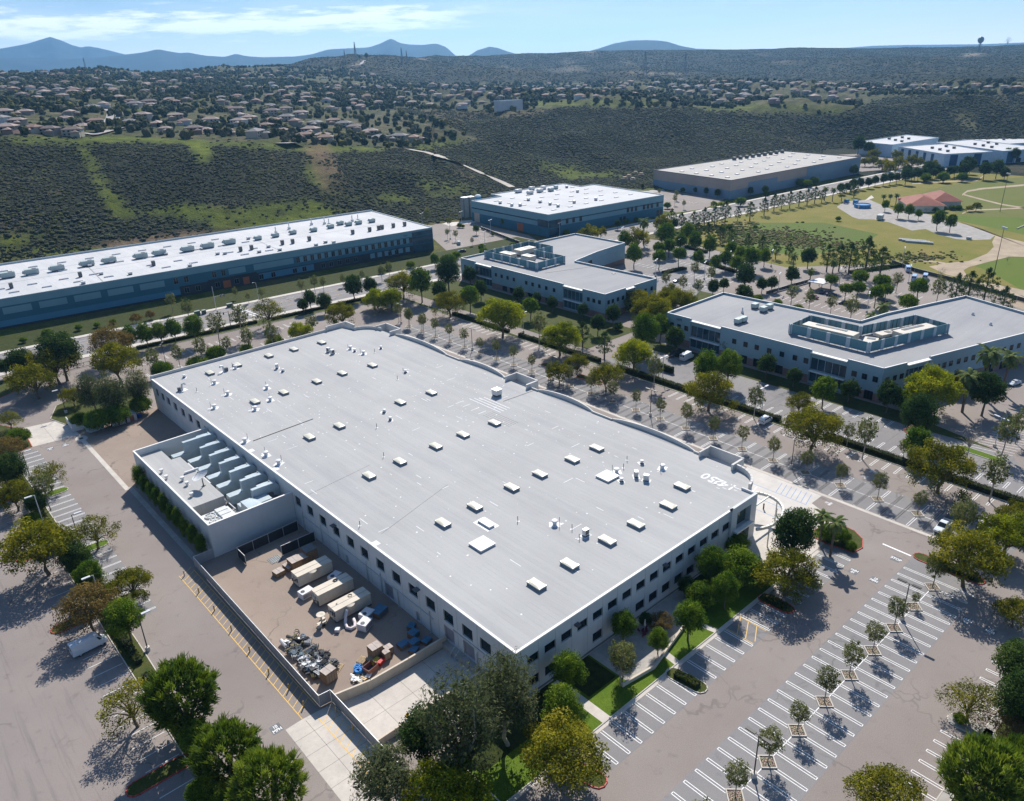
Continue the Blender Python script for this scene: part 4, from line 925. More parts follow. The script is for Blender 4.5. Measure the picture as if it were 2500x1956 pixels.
i = len(m.v); m.v += [(-7.2, 75.8, 7.18), (-4.2, 76.6, 5.6), (-4.2, 78.6, 5.6), (-7.2, 79.6, 7.18), (-7.2, 75.8, 4), (-4.2, 76.6, 4)]; m.f += [(i, i+1, i+2, i+3), (i+4, i+5, i+1, i)]; m.m += [0, 0]
m.box(-4.2, 76.6, 3.5, -2.2, 78.6, 5.6); m.build('air_handler', DUCT, an)
m = MB(); m.box(-18.4, 75.2, 3.5, -12.2, 80.6, 6.9)
for x, y in ((-16.7, 78.9), (-16.7, 76.5)):
    m.lathe((x, y, 6.9), [(1.15, 0), (1.15, .35), (1.02, .35), (1.02, .12), (.2, .14), (.2, .3)], 20, 0)
    for a in range(3): m.obox((x, y, 7.2), (2.1, .14, .06), a*PI/3, 0)
for k in range(3): m.box(-15.2, 75.4+1.75*k, 6.9, -13.4+.6, 76.9+1.75*k, 7.35)
m.build('cooling_tower', [mat('tower_metal', (.56, .57, .55), .5, .15, .4)], an)
m = MB()
for k in range(8): m.tube([(-12+.2*k, 76+.9*k, 4.4), (-10.4, 76+.9*k, 4.4), (-10.4, 76+.9*k, 3.6)], .14, 6)
m.tube([(-10.2, 82, 4.6), (-10.2, 112, 4.6)], .16, 6); m.box(-13.2, 103, 6.3, -9.9, 103.5, 6.8); m.box(-10.4, 96, 5.2, -9.9, 110, 5.5)
m.build('pipe', WHITEM, an)
for x, y in ((-16.9, 108), (-17.2, 104), (-14.7, 100.5), (-14.8, 97.4), (-16, 91.5)):
    m = MB(); m.lathe((x, y, 6.3), [(.3, 0), (.3, .55), (.48, .6), (.48, .95), (.1, 1.0)], 12); m.build('roof_vent', WHITEM, an)
dish = thing('satellite_dish', 'large pale mesh satellite dish on a post on the annex roof', 'satellite dish', (-12.2, 94.2, 6.3))
m = MB(); m.tube([(0, 0, 0), (0, 0, 2.3)], [.16, .1], 8); m.box(-.5, -.06, 0, .5, .06, .12); m.box(-.06, -.5, 0, .06, .5, .12); m.build('post', METAL_D, dish, local=True)
m = MB(); ax_ = Vector((-.35, .1, .93)).normalized(); e1 = ax_.cross(Vector((0, 1, 0))).normalized(); e2 = ax_.cross(e1); rings = []
for j in range(6):
    r_ = 1.95*j/5; rings.append([Vector((-.1, 0, 2.4))+ax_*(.16*r_*r_)+(e1*math.cos(a)+e2*math.sin(a))*r_ for a in np.linspace(0, 2*PI, 25)[:-1]])
for j in range(5):
    for a in range(24): m.poly([rings[j][a], rings[j][(a+1) % 24], rings[j+1][(a+1) % 24], rings[j+1][a]] if j else [rings[0][0], rings[1][(a+1) % 24], rings[1][a]])
m.build('reflector', mat('dish_mesh', (.50, .52, .53), .5), dish, local=True)
m = MB()
for a in (0, 2.1, 4.2): m.tube([rings[5][int(a/2/PI*24)], Vector((-.1, 0, 2.4))+ax_*1.5], .03, 5)
m.lathe(Vector((-.1, 0, 2.4))+ax_*1.45, [(.12, 0), (.12, .25)], 8); m.build('feed_arm', METAL_D, dish, local=True)
# ------------------------------------------------------------------ the neighbouring buildings
ROOFW = roof_m('white_membrane_roof', (.45, .46, .47), (.55, .55, .55), .3, True, 0, (.36, .37, .39))
ROOFG = roof_m('worn_grey_roof', (.27, .27, .28), (.33, .33, .33), .9, False, .5, (.20, .21, .23))
ROOFT = roof_m('tan_grey_roof', (.36, .34, .31), (.42, .40, .37), .3, True, 0, (.40, .39, .37))
B_L = mat('pale_blue_paint', (.17, .30, .35), .7, .06, .1); B_M = mat('mid_blue_paint', (.035, .135, .19), .7, .06, .1); B_D = mat('slate_blue_paint', (.025, .07, .10), .7, .08, .1); B_B = mat('light_blue_paint', (.07, .21, .31), .7, .06, .1)
BRICK_D = mat('dark_cladding', (.035, .04, .05), .7, .15, .5); ORANGE = mat('orange_panel', (.40, .12, .05), .7)
GLASS_B = glass_m('blue_glass', (.03, .07, .10), .08); WHITEW = mat('pale_grey_wall', (.25, .36, .41), .75, .07, .15, .3, stain=.1); ROSE = mat('rose_stone', (.22, .15, .14), .8, .15, .5)
def roof_unit(parent, x, y, z, sx, sy, sz, m, nm='rooftop_unit', rz=0):
    b = MB(); b.obox((x, y, z+.25), (sx*.9, sy*.9, .5), rz, 1); b.obox((x, y, z+.5+sz/2), (sx, sy, sz), rz); c_, s_ = math.cos(rz), math.sin(rz)
    if sx > 3: b.obox((x-c_*sx*.56, y-s_*sx*.56, z+.5+sz*.42), (sx*.2, sy*.8, sz*.6), rz, 0, ('Y', .5)); b.obox((x+c_*sx*.2, y+s_*sx*.2, z+.5+sz+.06), (sx*.3, sy*.6, .1), rz, 1)
    return b.build(nm, [m, METAL_D], parent)
# --- the long white-roofed block across the street
lb = thing('office_block', 'very long two-storey blue block with a bright white roof across the street', 'building', (88, 285, 0))
O = Vector((188, 274.6, 0)); ea = Vector((-.99478, .1021, 0)).normalized(); eb = Vector((.1021, .99478, 0)).normalized(); LL, LD, LH = 400.0, 73.0, 12.2
A = lambda a, b_, z=0: tuple(O+ea*a+eb*b_+Vector((0, 0, z)))
w = MB()
def bandbox(a0, a1, z0, z1, mi, o=.0): w.poly([A(a1, -o, z0), A(a0, -o, z0), A(a0, -o, z1), A(a1, -o, z1)], mi)
w.poly([A(0, 0), A(0, LD), A(0, LD, LH), A(0, 0, LH)], 0); w.poly([A(0, LD), A(LL, LD), A(LL, LD, LH), A(0, LD, LH)], 0); w.poly([A(LL, LD), A(LL, 0), A(LL, 0, LH), A(LL, LD, LH)], 0)
bandbox(0, LL, 9.2, LH, 0, .0); bandbox(0, LL, 4.4, 9.2, 1, 0); bandbox(0, 122, 0, 4.4, 3, 0); bandbox(122, LL, 3.4, 4.4, 1, 0); bandbox(122, LL, .9, 3.4, 2, 0); bandbox(122, LL, 0, .9, 3, 0)
for k in range(16):
    a = 141+13.2*k
    if a+10.4 < LL: bandbox(a, a+10.4, 5.9, 8.6, 0, .05)
bandbox(70, 98, 1.0, 4.0, 2, .04); bandbox(80, 100, 6.0, 8.8, 0, .05); bandbox(104, 112, 6.0, 8.8, 0, .05)
bandbox(122, 135, 0, 4.6, 3, .06); bandbox(99, 122, 0, 5.2, 3, .08); bandbox(112, 115.5, .2, 3.6, 5, .1); bandbox(103, 106, .2, 3.6, 5, .1)
for k in range(19):
    a = 15+3.75*k
    if a < 78: bandbox(a, a+1.9, 6.0, 8.8, 0, .05)
for k in range(6): bandbox(15+4.2*k, 17.6+4.2*k, 1.5, 4.0, 0, .05)
w.build('wall', [B_L, B_M, B_B, BRICK_D, B_D, ORANGE], lb)
m = MB(); m.box(0, 0, 0, 0, 0, 0); m = MB()
for z0, z1 in ((.4, 4.2), (4.6, 8.9), (9.2, 11.4)): m.poly([A(13, -.06, z0), A(.3, -.06, z0), A(.3, -.06, z1), A(13, -.06, z1)]); m.poly([A(-.06, .3, z0), A(-.06, 10, z0), A(-.06, 10, z1), A(-.06, .3, z1)])
m.build('corner_glazing', GLASS_B, lb)
def pwin(a0, a1, z0, z1, o=.07):
    m = MB(); m.poly([A(a1, -o, z0), A(a0, -o, z0), A(a0, -o, z1), A(a1, -o, z1)]); f_ = .07
    for (b0, b1, y0, y1) in ((a0, a1, z0, z0+f_), (a0, a1, z1-f_, z1), (a0, a0+f_, z0, z1), (a1-f_, a1, z0, z1), ((a0+a1)/2-.04, (a0+a1)/2+.04, z0, z1)): m.poly([A(b1, -o-.03, y0), A(b0, -o-.03, y0), A(b0, -o-.03, y1), A(b1, -o-.03, y1)], 1)
    m.build('window', [GLASS, mat('light_frame', (.35, .36, .37))], lb)
for k in range(19):
    a = 13+3.75*k
    if a < 78: pwin(a, a+1.9, 6.0, 8.8)
for a in (113.5, 117.8, 130.5, 135): pwin(a, a+2, 6, 8.8)
for a in (22, 26, 46, 50.5, 55, 59.6, 64, 74, 79, 90, 96, 108, 117, 126, 131): pwin(a, a+2.2, 1.2, 3.6, .12)
m = MB(); m.poly([A(.4, .4, LH), A(.4, LD-.4, LH), A(LL, LD-.4, LH), A(LL, .4, LH)][::-1])
for k in range(14): a = 30+27*k; m.poly([A(a, .5, LH+.02), A(a, 52, LH+.02), A(a+.4, 52, LH+.02), A(a+.4, .5, LH+.02)][::-1], 1) if k in (2, 5, 9) else None
m.poly([A(1, 30, LH+.02), A(1, 30.3, LH+.02), A(LL, 30.3, LH+.02), A(LL, 30, LH+.02)][::-1], 1); m.poly([A(60, 47, LH+.02), A(60, 47.3, LH+.02), A(LL, 47.3, LH+.02), A(LL, 47, LH+.02)][::-1], 1)
m.build('roof', [ROOFW, mat('roof_seam', (.22, .23, .24))], lb)
m = MB(); th = math.atan2(ea.y, ea.x)
for (a0, b0, a1, b1) in ((0, .2, LL, .2), (0, LD-.2, LL, LD-.2)): c_ = (Vector(A(a0, b0))+Vector(A(a1, b1)))/2; m.obox((c_.x, c_.y, LH+(.12 if b0 < 1 else .45)), (a1-a0, .4, .3 if b0 < 1 else .95), th)
c_ = Vector(A(.2, LD/2)); m.obox((c_.x, c_.y, LH+.2), (.4, LD-.8, .45), th); m.build('parapet', mat('blue_grey_coping', (.42, .48, .50), .6), lb)
def onroof(x0, y0, s_, pts, z): return [G(x0+x/s_, y0+y/s_, z) for x, y in pts]
for p_ in onroof(0, 500, 4.366, [(85, 755), (340, 720), (615, 680), (935, 630), (1170, 595), (1505, 548), (1705, 515), (2005, 475)], LH+1)+onroof(500, 500, 2.464, [(20, 248), (150, 225)], LH+1): roof_unit(lb, p_[0], p_[1], LH, 5.6, 2.6, 2.1, TEAL, rz=th+PI)
for p_ in onroof(500, 500, 2.464, [(320, 200), (425, 183), (530, 165), (655, 150), (757, 130), (865, 115), (925, 106), (1005, 95), (815, 110)], LH+1): roof_unit(lb, p_[0], p_[1], LH, 3.4, 2.2, 1.6, TEAL, rz=th+PI)
for p_ in onroof(0, 500, 4.366, [(125, 890), (860, 770), (1640, 650)], LH)+onroof(500, 500, 2.464, [(217, 280), (283, 270), (468, 240), (530, 233), (630, 216), (891, 176), (993, 160), (1047, 150), (1068, 146), (1135, 136), (1203, 127)], LH): roof_unit(lb, p_[0], p_[1], LH, 1.5, 1.5, 1.8, METAL_D, 'condenser_unit', th)
for p_ in onroof(0, 500, 4.366, [(890, 845), (960, 660), (1190, 620), (1390, 745), (2025, 660), (1770, 535), (1080, 745)], LH)+onroof(500, 500, 2.464, [(78, 300), (122, 298), (263, 208), (384, 257), (452, 276), (328, 288), (670, 247), (727, 230), (776, 232)], LH): roof_unit(lb, p_[0], p_[1], LH, 1.7, 1.4, .7, WHITEM, 'roof_vent', th)
for p_ in onroof(500, 500, 2.464, [(425, 150), (505, 125), (640, 100), (718, 95), (745, 100), (885, 80), (920, 75)], LH+2):
    b = MB(); b.tube([(p_[0], p_[1], LH), (p_[0], p_[1], LH+3.6)], .28, 8); b.obox((p_[0], p_[1], LH+.6), (1.3, 1.3, 1.2), th); b.build('exhaust_stack', METAL, lb)
k_ = 0; slm = None
for a in np.arange(86, 330, 12.2):
    for b_ in (9, 19, 38, 57):
        if (int(a*3)+int(b_)) % 5 == 0: continue
        p_ = A(a+(b_ % 4)*2.2, b_, LH); k_ += 1
        if k_ > 76: break
        if slm is None:
            q_ = MB(); q_.box(-1.9, -.65, 0, 1.9, .65, .35, 1); q_.box(-1.8, -.55, .35, 1.8, .55, .45); slm = q_.build('skylight', [mat('grey_skylight', (.42, .42, .44), .5), mat('white_curb', (.6, .6, .6))], lb, local=True)
            o_ = slm
        else: o_ = slm.copy(); C.objects.link(o_); o_.parent = lb
        o_.location = (p_[0]-88, p_[1]-285, LH+.003); o_.rotation_euler = (0, 0, th)
# --- generic polygonal block with banded walls
def block(name, label, poly, h, bands, mats, roofm, par=.5, cope=None, loc=None):
    cx = sum(p[0] for p in poly)/len(poly); cy = sum(p[1] for p in poly)/len(poly); t = thing(name, label, 'building', loc or (cx, cy, 0))
    n = len(poly)
    if sum(poly[i][0]*poly[(i+1) % n][1]-poly[(i+1) % n][0]*poly[i][1] for i in range(n)) < 0: poly = poly[::-1]
    w = MB()
    for i in range(n):
        p, q = poly[i], poly[(i+1) % n]
        for z0, z1, mi in bands: w.poly([(*p, z0), (*q, z0), (*q, z1), (*p, z1)], mi)
        d = Vector((q[0]-p[0], q[1]-p[1])); c_ = ((p[0]+q[0])/2, (p[1]+q[1])/2); nn = Vector((d.y, -d.x)).normalized()
        w.obox((c_[0]-nn.x*.16, c_[1]-nn.y*.16, h+par/2-.02), (d.length, .36, par), math.atan2(d.y, d.x), len(mats)-1)
    w.build('wall', mats, t); r = MB(); r.poly([(*p, h-.05) for p in poly]); r.build('roof', roofm, t); return t
def wins(t, p0, p1, us, z0, z1, wd, gm=None, fm=None, nm='window', o=.05, nv=1):
    """rows of framed windows set on a wall (outside on the right hand walking p0 -> p1)"""
    p0 = Vector((*p0, 0)); p1 = Vector((*p1, 0)); ud = (p1-p0).normalized(); n = Vector((ud.y, -ud.x, 0)); P = lambda u, z, e: tuple(p0+ud*u+n*e+Vector((0, 0, z)))
    for u in us:
        m = MB(); m.poly([P(u, z0, o), P(u+wd, z0, o), P(u+wd, z1, o), P(u, z1, o)]); f_ = .09
        bs = [(u, u+wd, z0, z0+f_), (u, u+wd, z1-f_, z1), (u, u+f_, z0+f_, z1-f_), (u+wd-f_, u+wd, z0+f_, z1-f_)]+[(u+wd*k/(nv+1)-.05, u+wd*k/(nv+1)+.05, z0+f_, z1-f_) for k in range(1, nv+1)]
        for b0, b1, y0, y1 in bs: m.poly([P(b0, y0, o+.03), P(b1, y0, o+.03), P(b1, y1, o+.03), P(b0, y1, o+.03)], 1)
        m.build(nm, [gm or GLASS, fm or FRAME], t)
# --- white-roofed blue block behind
cb = block('office_block', 'square blue block with a white roof and glass corner, beyond the L-shaped office', [(251, 248.4), (345, 239), (353, 306), (341, 307.5), (343, 327), (280, 333), (279, 321), (255, 323)], 12.6,
           [(0, 5.6, 1), (5.6, 8.2, 0), (8.2, 8.9, 2), (8.9, 12.6, 0)], [B_L, B_M, B_D, mat('blue_grey_coping', (.42, .48, .50))], ROOFW)
p0, p1 = (251, 248.4), (345, 239)
wins(cb, p0, p1, [.3], 5.4, 9.4, 9, GLASS_B, FRAME, 'corner_glazing', nv=5); wins(cb, (255, 323), p0, [65.2], 5.4, 9.4, 9.5, GLASS_B, FRAME, 'corner_glazing', nv=5); wins(cb, p0, p1, [.6], .4, 4.6, 8, GLASS_B, FRAME, 'corner_glazing', nv=4)
wins(cb, p0, p1, [13, 18, 23.5, 62, 65.5, 69, 76, 79.5, 83, 88], 6.0, 9.0, 2.0); wins(cb, p0, p1, [56, 59, 88.5, 91.5], .5, 4, 2.2)
wins(cb, (255, 323), p0, [2+5*k for k in range(12)], 8.25, 8.85, 4.4, GLASS, B_D, 'strip_window', nv=3); wins(cb, (255, 323), p0, [2.5], .1, 6, 6, mat('beige_door', (.42, .35, .28)), FRAME, 'loading_door', nv=0); wins(cb, (255, 323), p0, [46], .2, 5, 6, ORANGE, FRAME, 'door', nv=1)
for x, y, s_ in ((655, 120, 4.5), (735, 105, 3.5), (725, 130, 4), (785, 118, 4), (805, 100, 3), (850, 112, 3.5), (880, 98, 2)): p_ = G(1000+x/2.464, 420+y/2.464, 13); roof_unit(cb, p_[0], p_[1], 12.55, s_, 2.6, 1.8, WHITEM if x % 2 else TEAL)
for x, y in ((545, 190), (615, 205), (665, 205), (715, 172), (785, 185), (845, 198), (893, 210), (990, 187), (1010, 122), (945, 95), (1120, 170)): p_ = G(1000+x/2.464, 420+y/2.464, 12.6); roof_unit(cb, p_[0], p_[1], 12.55, 1.6, 1.4, 1.2, METAL, 'roof_vent')
for k in range(30):
    x, y = 265+(k % 6)*14, 258+(k//6)*13; m = MB(); m.box(x-1.6, y-.6, 12.56, x+1.6, y+.6, 12.9); m.build('skylight', mat('grey_skylight', (.42, .42, .44)), cb)
for i, x in enumerate((284, 279.5)):
    t = thing('storage_silo', ('dull grey' if i else 'dull brown-grey')+f' square storage tower, {"right" if i == 0 else "left"} one of the dark pair beside the blue block', 'silo', (x-22, 332+i, 0)); m = MB(); m.box(x-24, 330+i, 0, x-20.2, 334+i, 13.5); m.box(x-24.1, 329.9+i, 13.5, x-20.1, 334.1+i, 13.9, 1); m.build('shell', [mat('silo_grey', (.30, .29, .28), .6), METAL], t)
    m = MB(); m.tube([(x-24.3, 331, 0), (x-24.3, 331, 13.4)], .2, 6); m.build('ladder', METAL_D, t)
t = thing('storage_silo', 'white and blue tank beside the dark storage towers', 'silo', (266.5, 330, 0)); m = MB(); m.lathe((266.5, 330, 0), [(2, 0), (2, 10), (2, 14), (1.2, 14.6)], 16); m.build('shell', [mat('silo_white', (.65, .70, .74))], t); m = MB(); m.lathe((266.5, 330, 11), [(2.03, 0), (2.03, 2.2)], 16); m.build('band', mat('band_blue', (.1, .3, .5)), t)
# --- L-shaped office
def office(name, label, poly, h, bays, loc):
    n = len(poly); t = thing(name, label, 'building', loc); w = MB()
    if sum(poly[i][0]*poly[(i+1) % n][1]-poly[(i+1) % n][0]*poly[i][1] for i in range(n)) < 0: poly = poly[::-1]
    for i in range(n):
        p, q = poly[i], poly[(i+1) % n]; d = Vector((q[0]-p[0], q[1]-p[1])); L_ = d.length; bs = sorted(bays.get(p, [])); u0 = 0; ud = d/L_; nn = Vector((ud.y, -ud.x))
        S = lambda u: (p[0]+ud.x*u, p[1]+ud.y*u)
        for (ba, bb) in bs+[(L_, L_)]:
            if ba > u0+.01:
                a_, b_ = S(u0), S(ba); w.poly([(*a_, 0), (*b_, 0), (*b_, 2.6), (*a_, 2.6)], 1); w.poly([(*a_, 2.6), (*b_, 2.6), (*b_, h+.75), (*a_, h+.75)], 0)
                c_ = S((u0+ba)/2); w.obox((c_[0]-nn.x*.17, c_[1]-nn.y*.17, h+.37), (ba-u0-.004, .32, .74), math.atan2(d.y, d.x), 0); w.obox((c_[0]-nn.x*.17, c_[1]-nn.y*.17, h+.78), (ba-u0, .38, .07), math.atan2(d.y, d.x), 2)
            if bb > ba:   # glazed bay, set back, with a low coping
                a_, b_ = S(ba), S(bb); ins = lambda q_, e: (q_[0]-nn.x*e, q_[1]-nn.y*e)
                for z0, z1 in ((0, .5), (3.6, 4.5), (8.3, h-.1)): w.poly([(*ins(a_, .3), z0), (*ins(b_, .3), z0), (*ins(b_, .3), z1), (*ins(a_, .3), z1)], 0)
                c_ = S((ba+bb)/2); w.obox((c_[0]-nn.x*.1, c_[1]-nn.y*.1, h-.05), (bb-ba-.004, 1.3, .3), math.atan2(d.y, d.x), 2); w.obox((c_[0]+nn.x*.1, c_[1]+nn.y*.1, 4.05), (bb-ba-.2, .9, .25), math.atan2(d.y, d.x), 2)
                for e in (a_, b_): w.poly([(*e, 0), (*ins(e, .6), 0), (*ins(e, .6), h+.7), (*e, h+.7)], 0)
                for z0, z1 in ((.5, 3.6), (4.5, 8.3)): wins(t, ins(a_, .6), ins(b_, .6), [0], z0, z1, bb-ba, GLASS_B, mat('pale_frame', (.45, .5, .52)), 'bay_glazing', .02, 4)
            u0 = bb
    w.build('wall', [WHITEW, ROSE, TRIM], t); r = MB(); r.poly([(*p, h) for p in poly]); r.build('roof', ROOFG, t); return t
Lp = [(157, 121.5), (189, 121.5), (189, 154.6), (189, 168), (209, 172.5), (232, 175), (232.8, 209.5), (158.5, 213)]
ob = office('office_building', 'L-shaped two-storey pale blue office with grey roof, nearest the street', Lp, 9.6, {(158.5, 213): [(11, 22.6), (68.5, 79.5)], (157, 121.5): [(12.5, 18)]}, (175, 165, 0))
wins(ob, (158.5, 213), (157, 121.5), [2.5, 7.2, 25, 29, 33, 37.2, 45.3, 49.3, 53.5, 57.8, 62.5, 82, 85, 88], 5.9, 7.5, 1.5); wins(ob, (158.5, 213), (157, 121.5), [30, 35, 47, 58], .3, 2.6, 3.2, nv=2); wins(ob, (157, 121.5), (189, 121.5), [1.5, 4, 7, 10, 20, 24, 28], 5.9, 7.5, 1.4)
wins(ob, (189, 168), (209, 172.5), [2, 7, 12], 5, 7.5, 3.4); wins(ob, (189, 121.5), (189, 154.6), [4, 10, 16, 22, 27], 5.5, 7.5, 2.4)
def screen(t, poly, z0, z1):
    m = MB(); n = len(poly); SC_ = mat('screen_panel', (.10, .22, .26), .6, .06, .3); SP = mat('screen_pier', (.40, .46, .49), .7)
    if sum(poly[i][0]*poly[(i+1) % n][1]-poly[(i+1) % n][0]*poly[i][1] for i in range(n)) < 0: poly = poly[::-1]
    for i in range(n):
        p, q = poly[i], poly[(i+1) % n]; d = Vector((q[0]-p[0], q[1]-p[1])); L_ = d.length; a = math.atan2(d.y, d.x); k = max(1, int(L_/5.5)); ud = d/L_
        m.obox(((p[0]+q[0])/2, (p[1]+q[1])/2, (z0+.3+z1)/2), (L_, .12, z1-z0-.3), a, 0)
        for j in range(k+1):
            c_ = (p[0]+ud.x*L_*j/k, p[1]+ud.y*L_*j/k)
            if j < k or True: m.obox((c_[0], c_[1], (z0+.25+z1)/2), (1.3, .34, z1-z0-.15), a, 1)
        for j in range(int(L_/1.8)): c_ = (p[0]+ud.x*1.8*(j+.5)-ud.y*.14, p[1]+ud.y*1.8*(j+.5)+ud.x*.14); m.obox((c_[0], c_[1], (z0+z1)/2), (.1, .12, z1-z0-.2), a, 2)
    return m.build('equipment_screen', [SC_, SP, METAL_D], t)
screen(ob, [(168, 206), (168, 171), (185, 171), (185, 190), (196, 190), (196, 206)], 9.6, 12.9)
for a in ((170.5, 176, 3, 9, 1.6), (177, 186, 4, 6, 2.2), (186, 198, 10, 5, 2.2), (176, 199, 4, 8, 1.6)): roof_unit(ob, a[0], a[1], 9.6, a[2], a[3], a[4], mat('cream_metal', (.55, .50, .42), .5))
m = MB(); m.obox((178, 160.5, 9.65), (24, .18, .1), -.35); m.box(184.5, 141, 9.6, 185.7, 142.2, 9.8); m.build('roof_conduit', METAL_D, ob)
# --- angled office on the right
Rp = [(153.2, 89), (151.7, 11.5), (209.7, -6.2), (228.1, -11.8), (240.9, 22.2), (201.9, 33.7), (188.5, 36), (188.5, 54.5), (187.8, 89)]
rb = office('office_building', 'angled two-storey pale blue office with a long roof screen, behind the hedge', Rp, 10.0, {(153.2, 89): [(10.5, 22.7), (55.3, 66.8)], (151.7, 11.5): [(9.4, 19)]}, (175, 40, 0))
wins(rb, (153.2, 89), (151.7, 11.5), [1.8, 4.9, 8, 27.5, 31.8, 36, 40.5, 45, 49.5, 53.2, 68.5, 71.6, 74.8], 6.0, 7.7, 1.55); wins(rb, (153.2, 89), (151.7, 11.5), [31, 36, 44, 50, 69, 73], .3, 3.0, 2.6, nv=2)
wins(rb, (151.7, 11.5), (209.7, -6.2), [1.2, 4.2, 7, 22, 24.8, 27.6, 31, 34.2, 37.5, 41, 44.5, 48, 51.5, 55, 58.5], 6.0, 7.7, 1.55); wins(rb, (151.7, 11.5), (209.7, -6.2), [23, 29, 36, 45, 52], .3, 2.9, 4, nv=3); wins(rb, (209.7, -6.2), (228.1, -11.8), [2+5*k for k in range(3)], 6, 7.7, 1.6); wins(rb, (228.1, -11.8), (240.9, 22.2), [4+5*k for k in range(6)], 6, 7.7, 1.6)
screen(rb, [(163, 47), (175.5, 47), (175.5, 30), (198, 22.5), (195.5, 11.5), (162.5, 21.2)], 10.0, 13.4)
for a in ((168.5, 36.5, 4.2, 17, 2.4, 0), (187, 18, 4, 15, 2.0, PI/2-.3), (170, 24, 5, 4, 1.2, .3), (180, 24, 6, 3, 1, -.3)): roof_unit(rb, a[0], a[1], 10.0, a[2], a[3], a[4], mat('cream_metal', (.55, .50, .42), .5), rz=a[5])
for x, y in ((590, 895), (640, 915), (675, 900), (490, 985), (520, 975)): p_ = G(1600+x/2.4256, 380+y/2.4256, 10.6); roof_unit(rb, p_[0], p_[1], 10, 2.6, 1.8, 1.4, TEAL)
m = MB()
for x, y in ((515, 930), (1880, 940), (1985, 1000)): p_ = G(1600+x/2.4256, 380+y/2.4256, 10.2); m.lathe((p_[0], p_[1], 10), [(.5, 0), (.5, .5), (.25, .9), (.25, 2.2 if x < 600 else 1)], 8)
m.build('roof_vent', WHITEM, rb)
o = word('14275', 152.75, 83.4, 1.1, 0, 'building_number', mat('dark_letters', (.03, .035, .05)), 0, .9); o.data.transform(Matrix.Translation((-152.75, -83.4, 0))); o.data.transform(Matrix.Rotation(-PI/2, 4, 'Z') @ Matrix.Rotation(PI/2, 4, 'X')); o.location = (152.94-175, 83.4-40, 9.3); o.parent = rb
o = word('14255', 0, 0, 1.0, 0, 'building_number', mat('dark_letters', (.03, .035, .05)), 0, .9); q_ = Vector(A(17, -.06, 10.3)); o.data.transform(Matrix.Rotation(th+PI, 4, 'Z') @ Matrix.Rotation(PI/2, 4, 'X')); o.location = (q_.x-88, q_.y-285, q_.z); o.parent = lb
# --- tan and blue warehouse
TANW = mat('tan_wall', (.36, .29, .25), .8, .08, .1); BLUW = mat('dusty_blue_wall', (.17, .24, .31), .8, .08, .1)
tw = block('warehouse', 'huge tan and dusty blue warehouse with tan-grey roof below the brushy hills', [(420, 239), (588, 227), (596, 301), (434, 318)], 12.8, [(0, 6.0, 1), (6.0, 12.8, 0)], [TANW, BLUW, mat('dark_coping', (.16, .15, .15))], ROOFT)
w = MB()
for (a, b_, z0, z1, mi) in ((20, 55, 6, 12.6, 1), (92, 168, 6, 12.6, 1)):
    e_ = Vector((168, -12)).normalized(); n_ = Vector((e_.y, -e_.x)); w.poly([(420+e_.x*a+n_.x*.05, 239+e_.y*a+n_.y*.05, z0), (420+e_.x*b_+n_.x*.05, 239+e_.y*b_+n_.y*.05, z0), (420+e_.x*b_+n_.x*.05, 239+e_.y*b_+n_.y*.05, z1-3*(a < 50)), (420+e_.x*a+n_.x*.05, 239+e_.y*a+n_.y*.05, z1-3*(a < 50))], mi)
w.build('painted_panel', [TANW, BLUW], tw)
k_ = 0
for i in range(9):
    for j in range(4):
        x = 432+i*18+j*2.4; y = 250+j*15-i*1.3+(i % 2)*5; m = MB(); m.box(x-1.4, y-1.2, 12.76, x+1.4, y+1.2, 13.3); m.build('skylight', WHITEM, tw)
for k in range(9): roof_unit(tw, 520+k*8, 302-k*.8, 12.75, 2.8, 2.4, 2, METAL_D, 'rooftop_unit')
# --- far blue and white business units
for i, (pl, lab, h) in enumerate((([(703, 252), (785, 243), (800, 280), (714, 290)], 'far pale blue business unit at the foot of the hills, rearmost of the row', 11), ([(662, 190), (697, 165), (742, 222), (700, 245)], 'far pale blue business unit with dark blue panels, nearest the long street', 10), ([(706, 160), (745, 140), (790, 215), (750, 232)], 'far pale blue business unit with dark blue panels, second from the street', 10), ([(800, 190), (860, 150), (930, 240), (850, 270)], 'far low white-roofed storage block right of the blue units', 6), ([(880, 130), (960, 80), (1010, 180), (930, 225)], 'far low white-roofed block at the right edge below the hills', 6))):
    t = block('business_unit', lab, pl, h, [(0, h, 0)], [mat('unit_wall', (.42, .52, .60), .75), mat('unit_coping', (.5, .56, .6))], ROOFW)
    if i in (1, 2):
        p, q = pl[0], pl[1]; d = Vector((q[0]-p[0], q[1]-p[1])); L_ = d.length
        wins(t, p, q, [L_*.12, L_*.62], .2, h-.6, L_*.16, mat('navy_panel', (.03, .08, .15)), mat('navy_panel', (.03, .08, .15)), 'panel', .08, 0); wins(t, p, q, [L_*.35, L_*.82], .2, 3.6, L_*.12)
        wins(t, pl[3], p, [5+11*k for k in range(5)], .4, h-1, 4, mat('navy_panel', (.03, .08, .15)), mat('navy_panel', (.03, .08, .15)), 'panel', .08, 0)
    for k in range(5): roof_unit(t, sum(a[0] for a in pl)/4+(k-2)*9, sum(a[1] for a in pl)/4+((k*7) % 5-2)*5, h, 2.4, 2.2, 1.2, METAL_D)
rt = block('office_building', 'dark teal low building at the right edge beyond the park trees', [(598, 60), (640, 48), (652, 92), (606, 104)], 8, [(0, 8, 0)], [mat('teal_wall', (.12, .20, .22)), mat('unit_coping', (.5, .56, .6))], ROOFG)
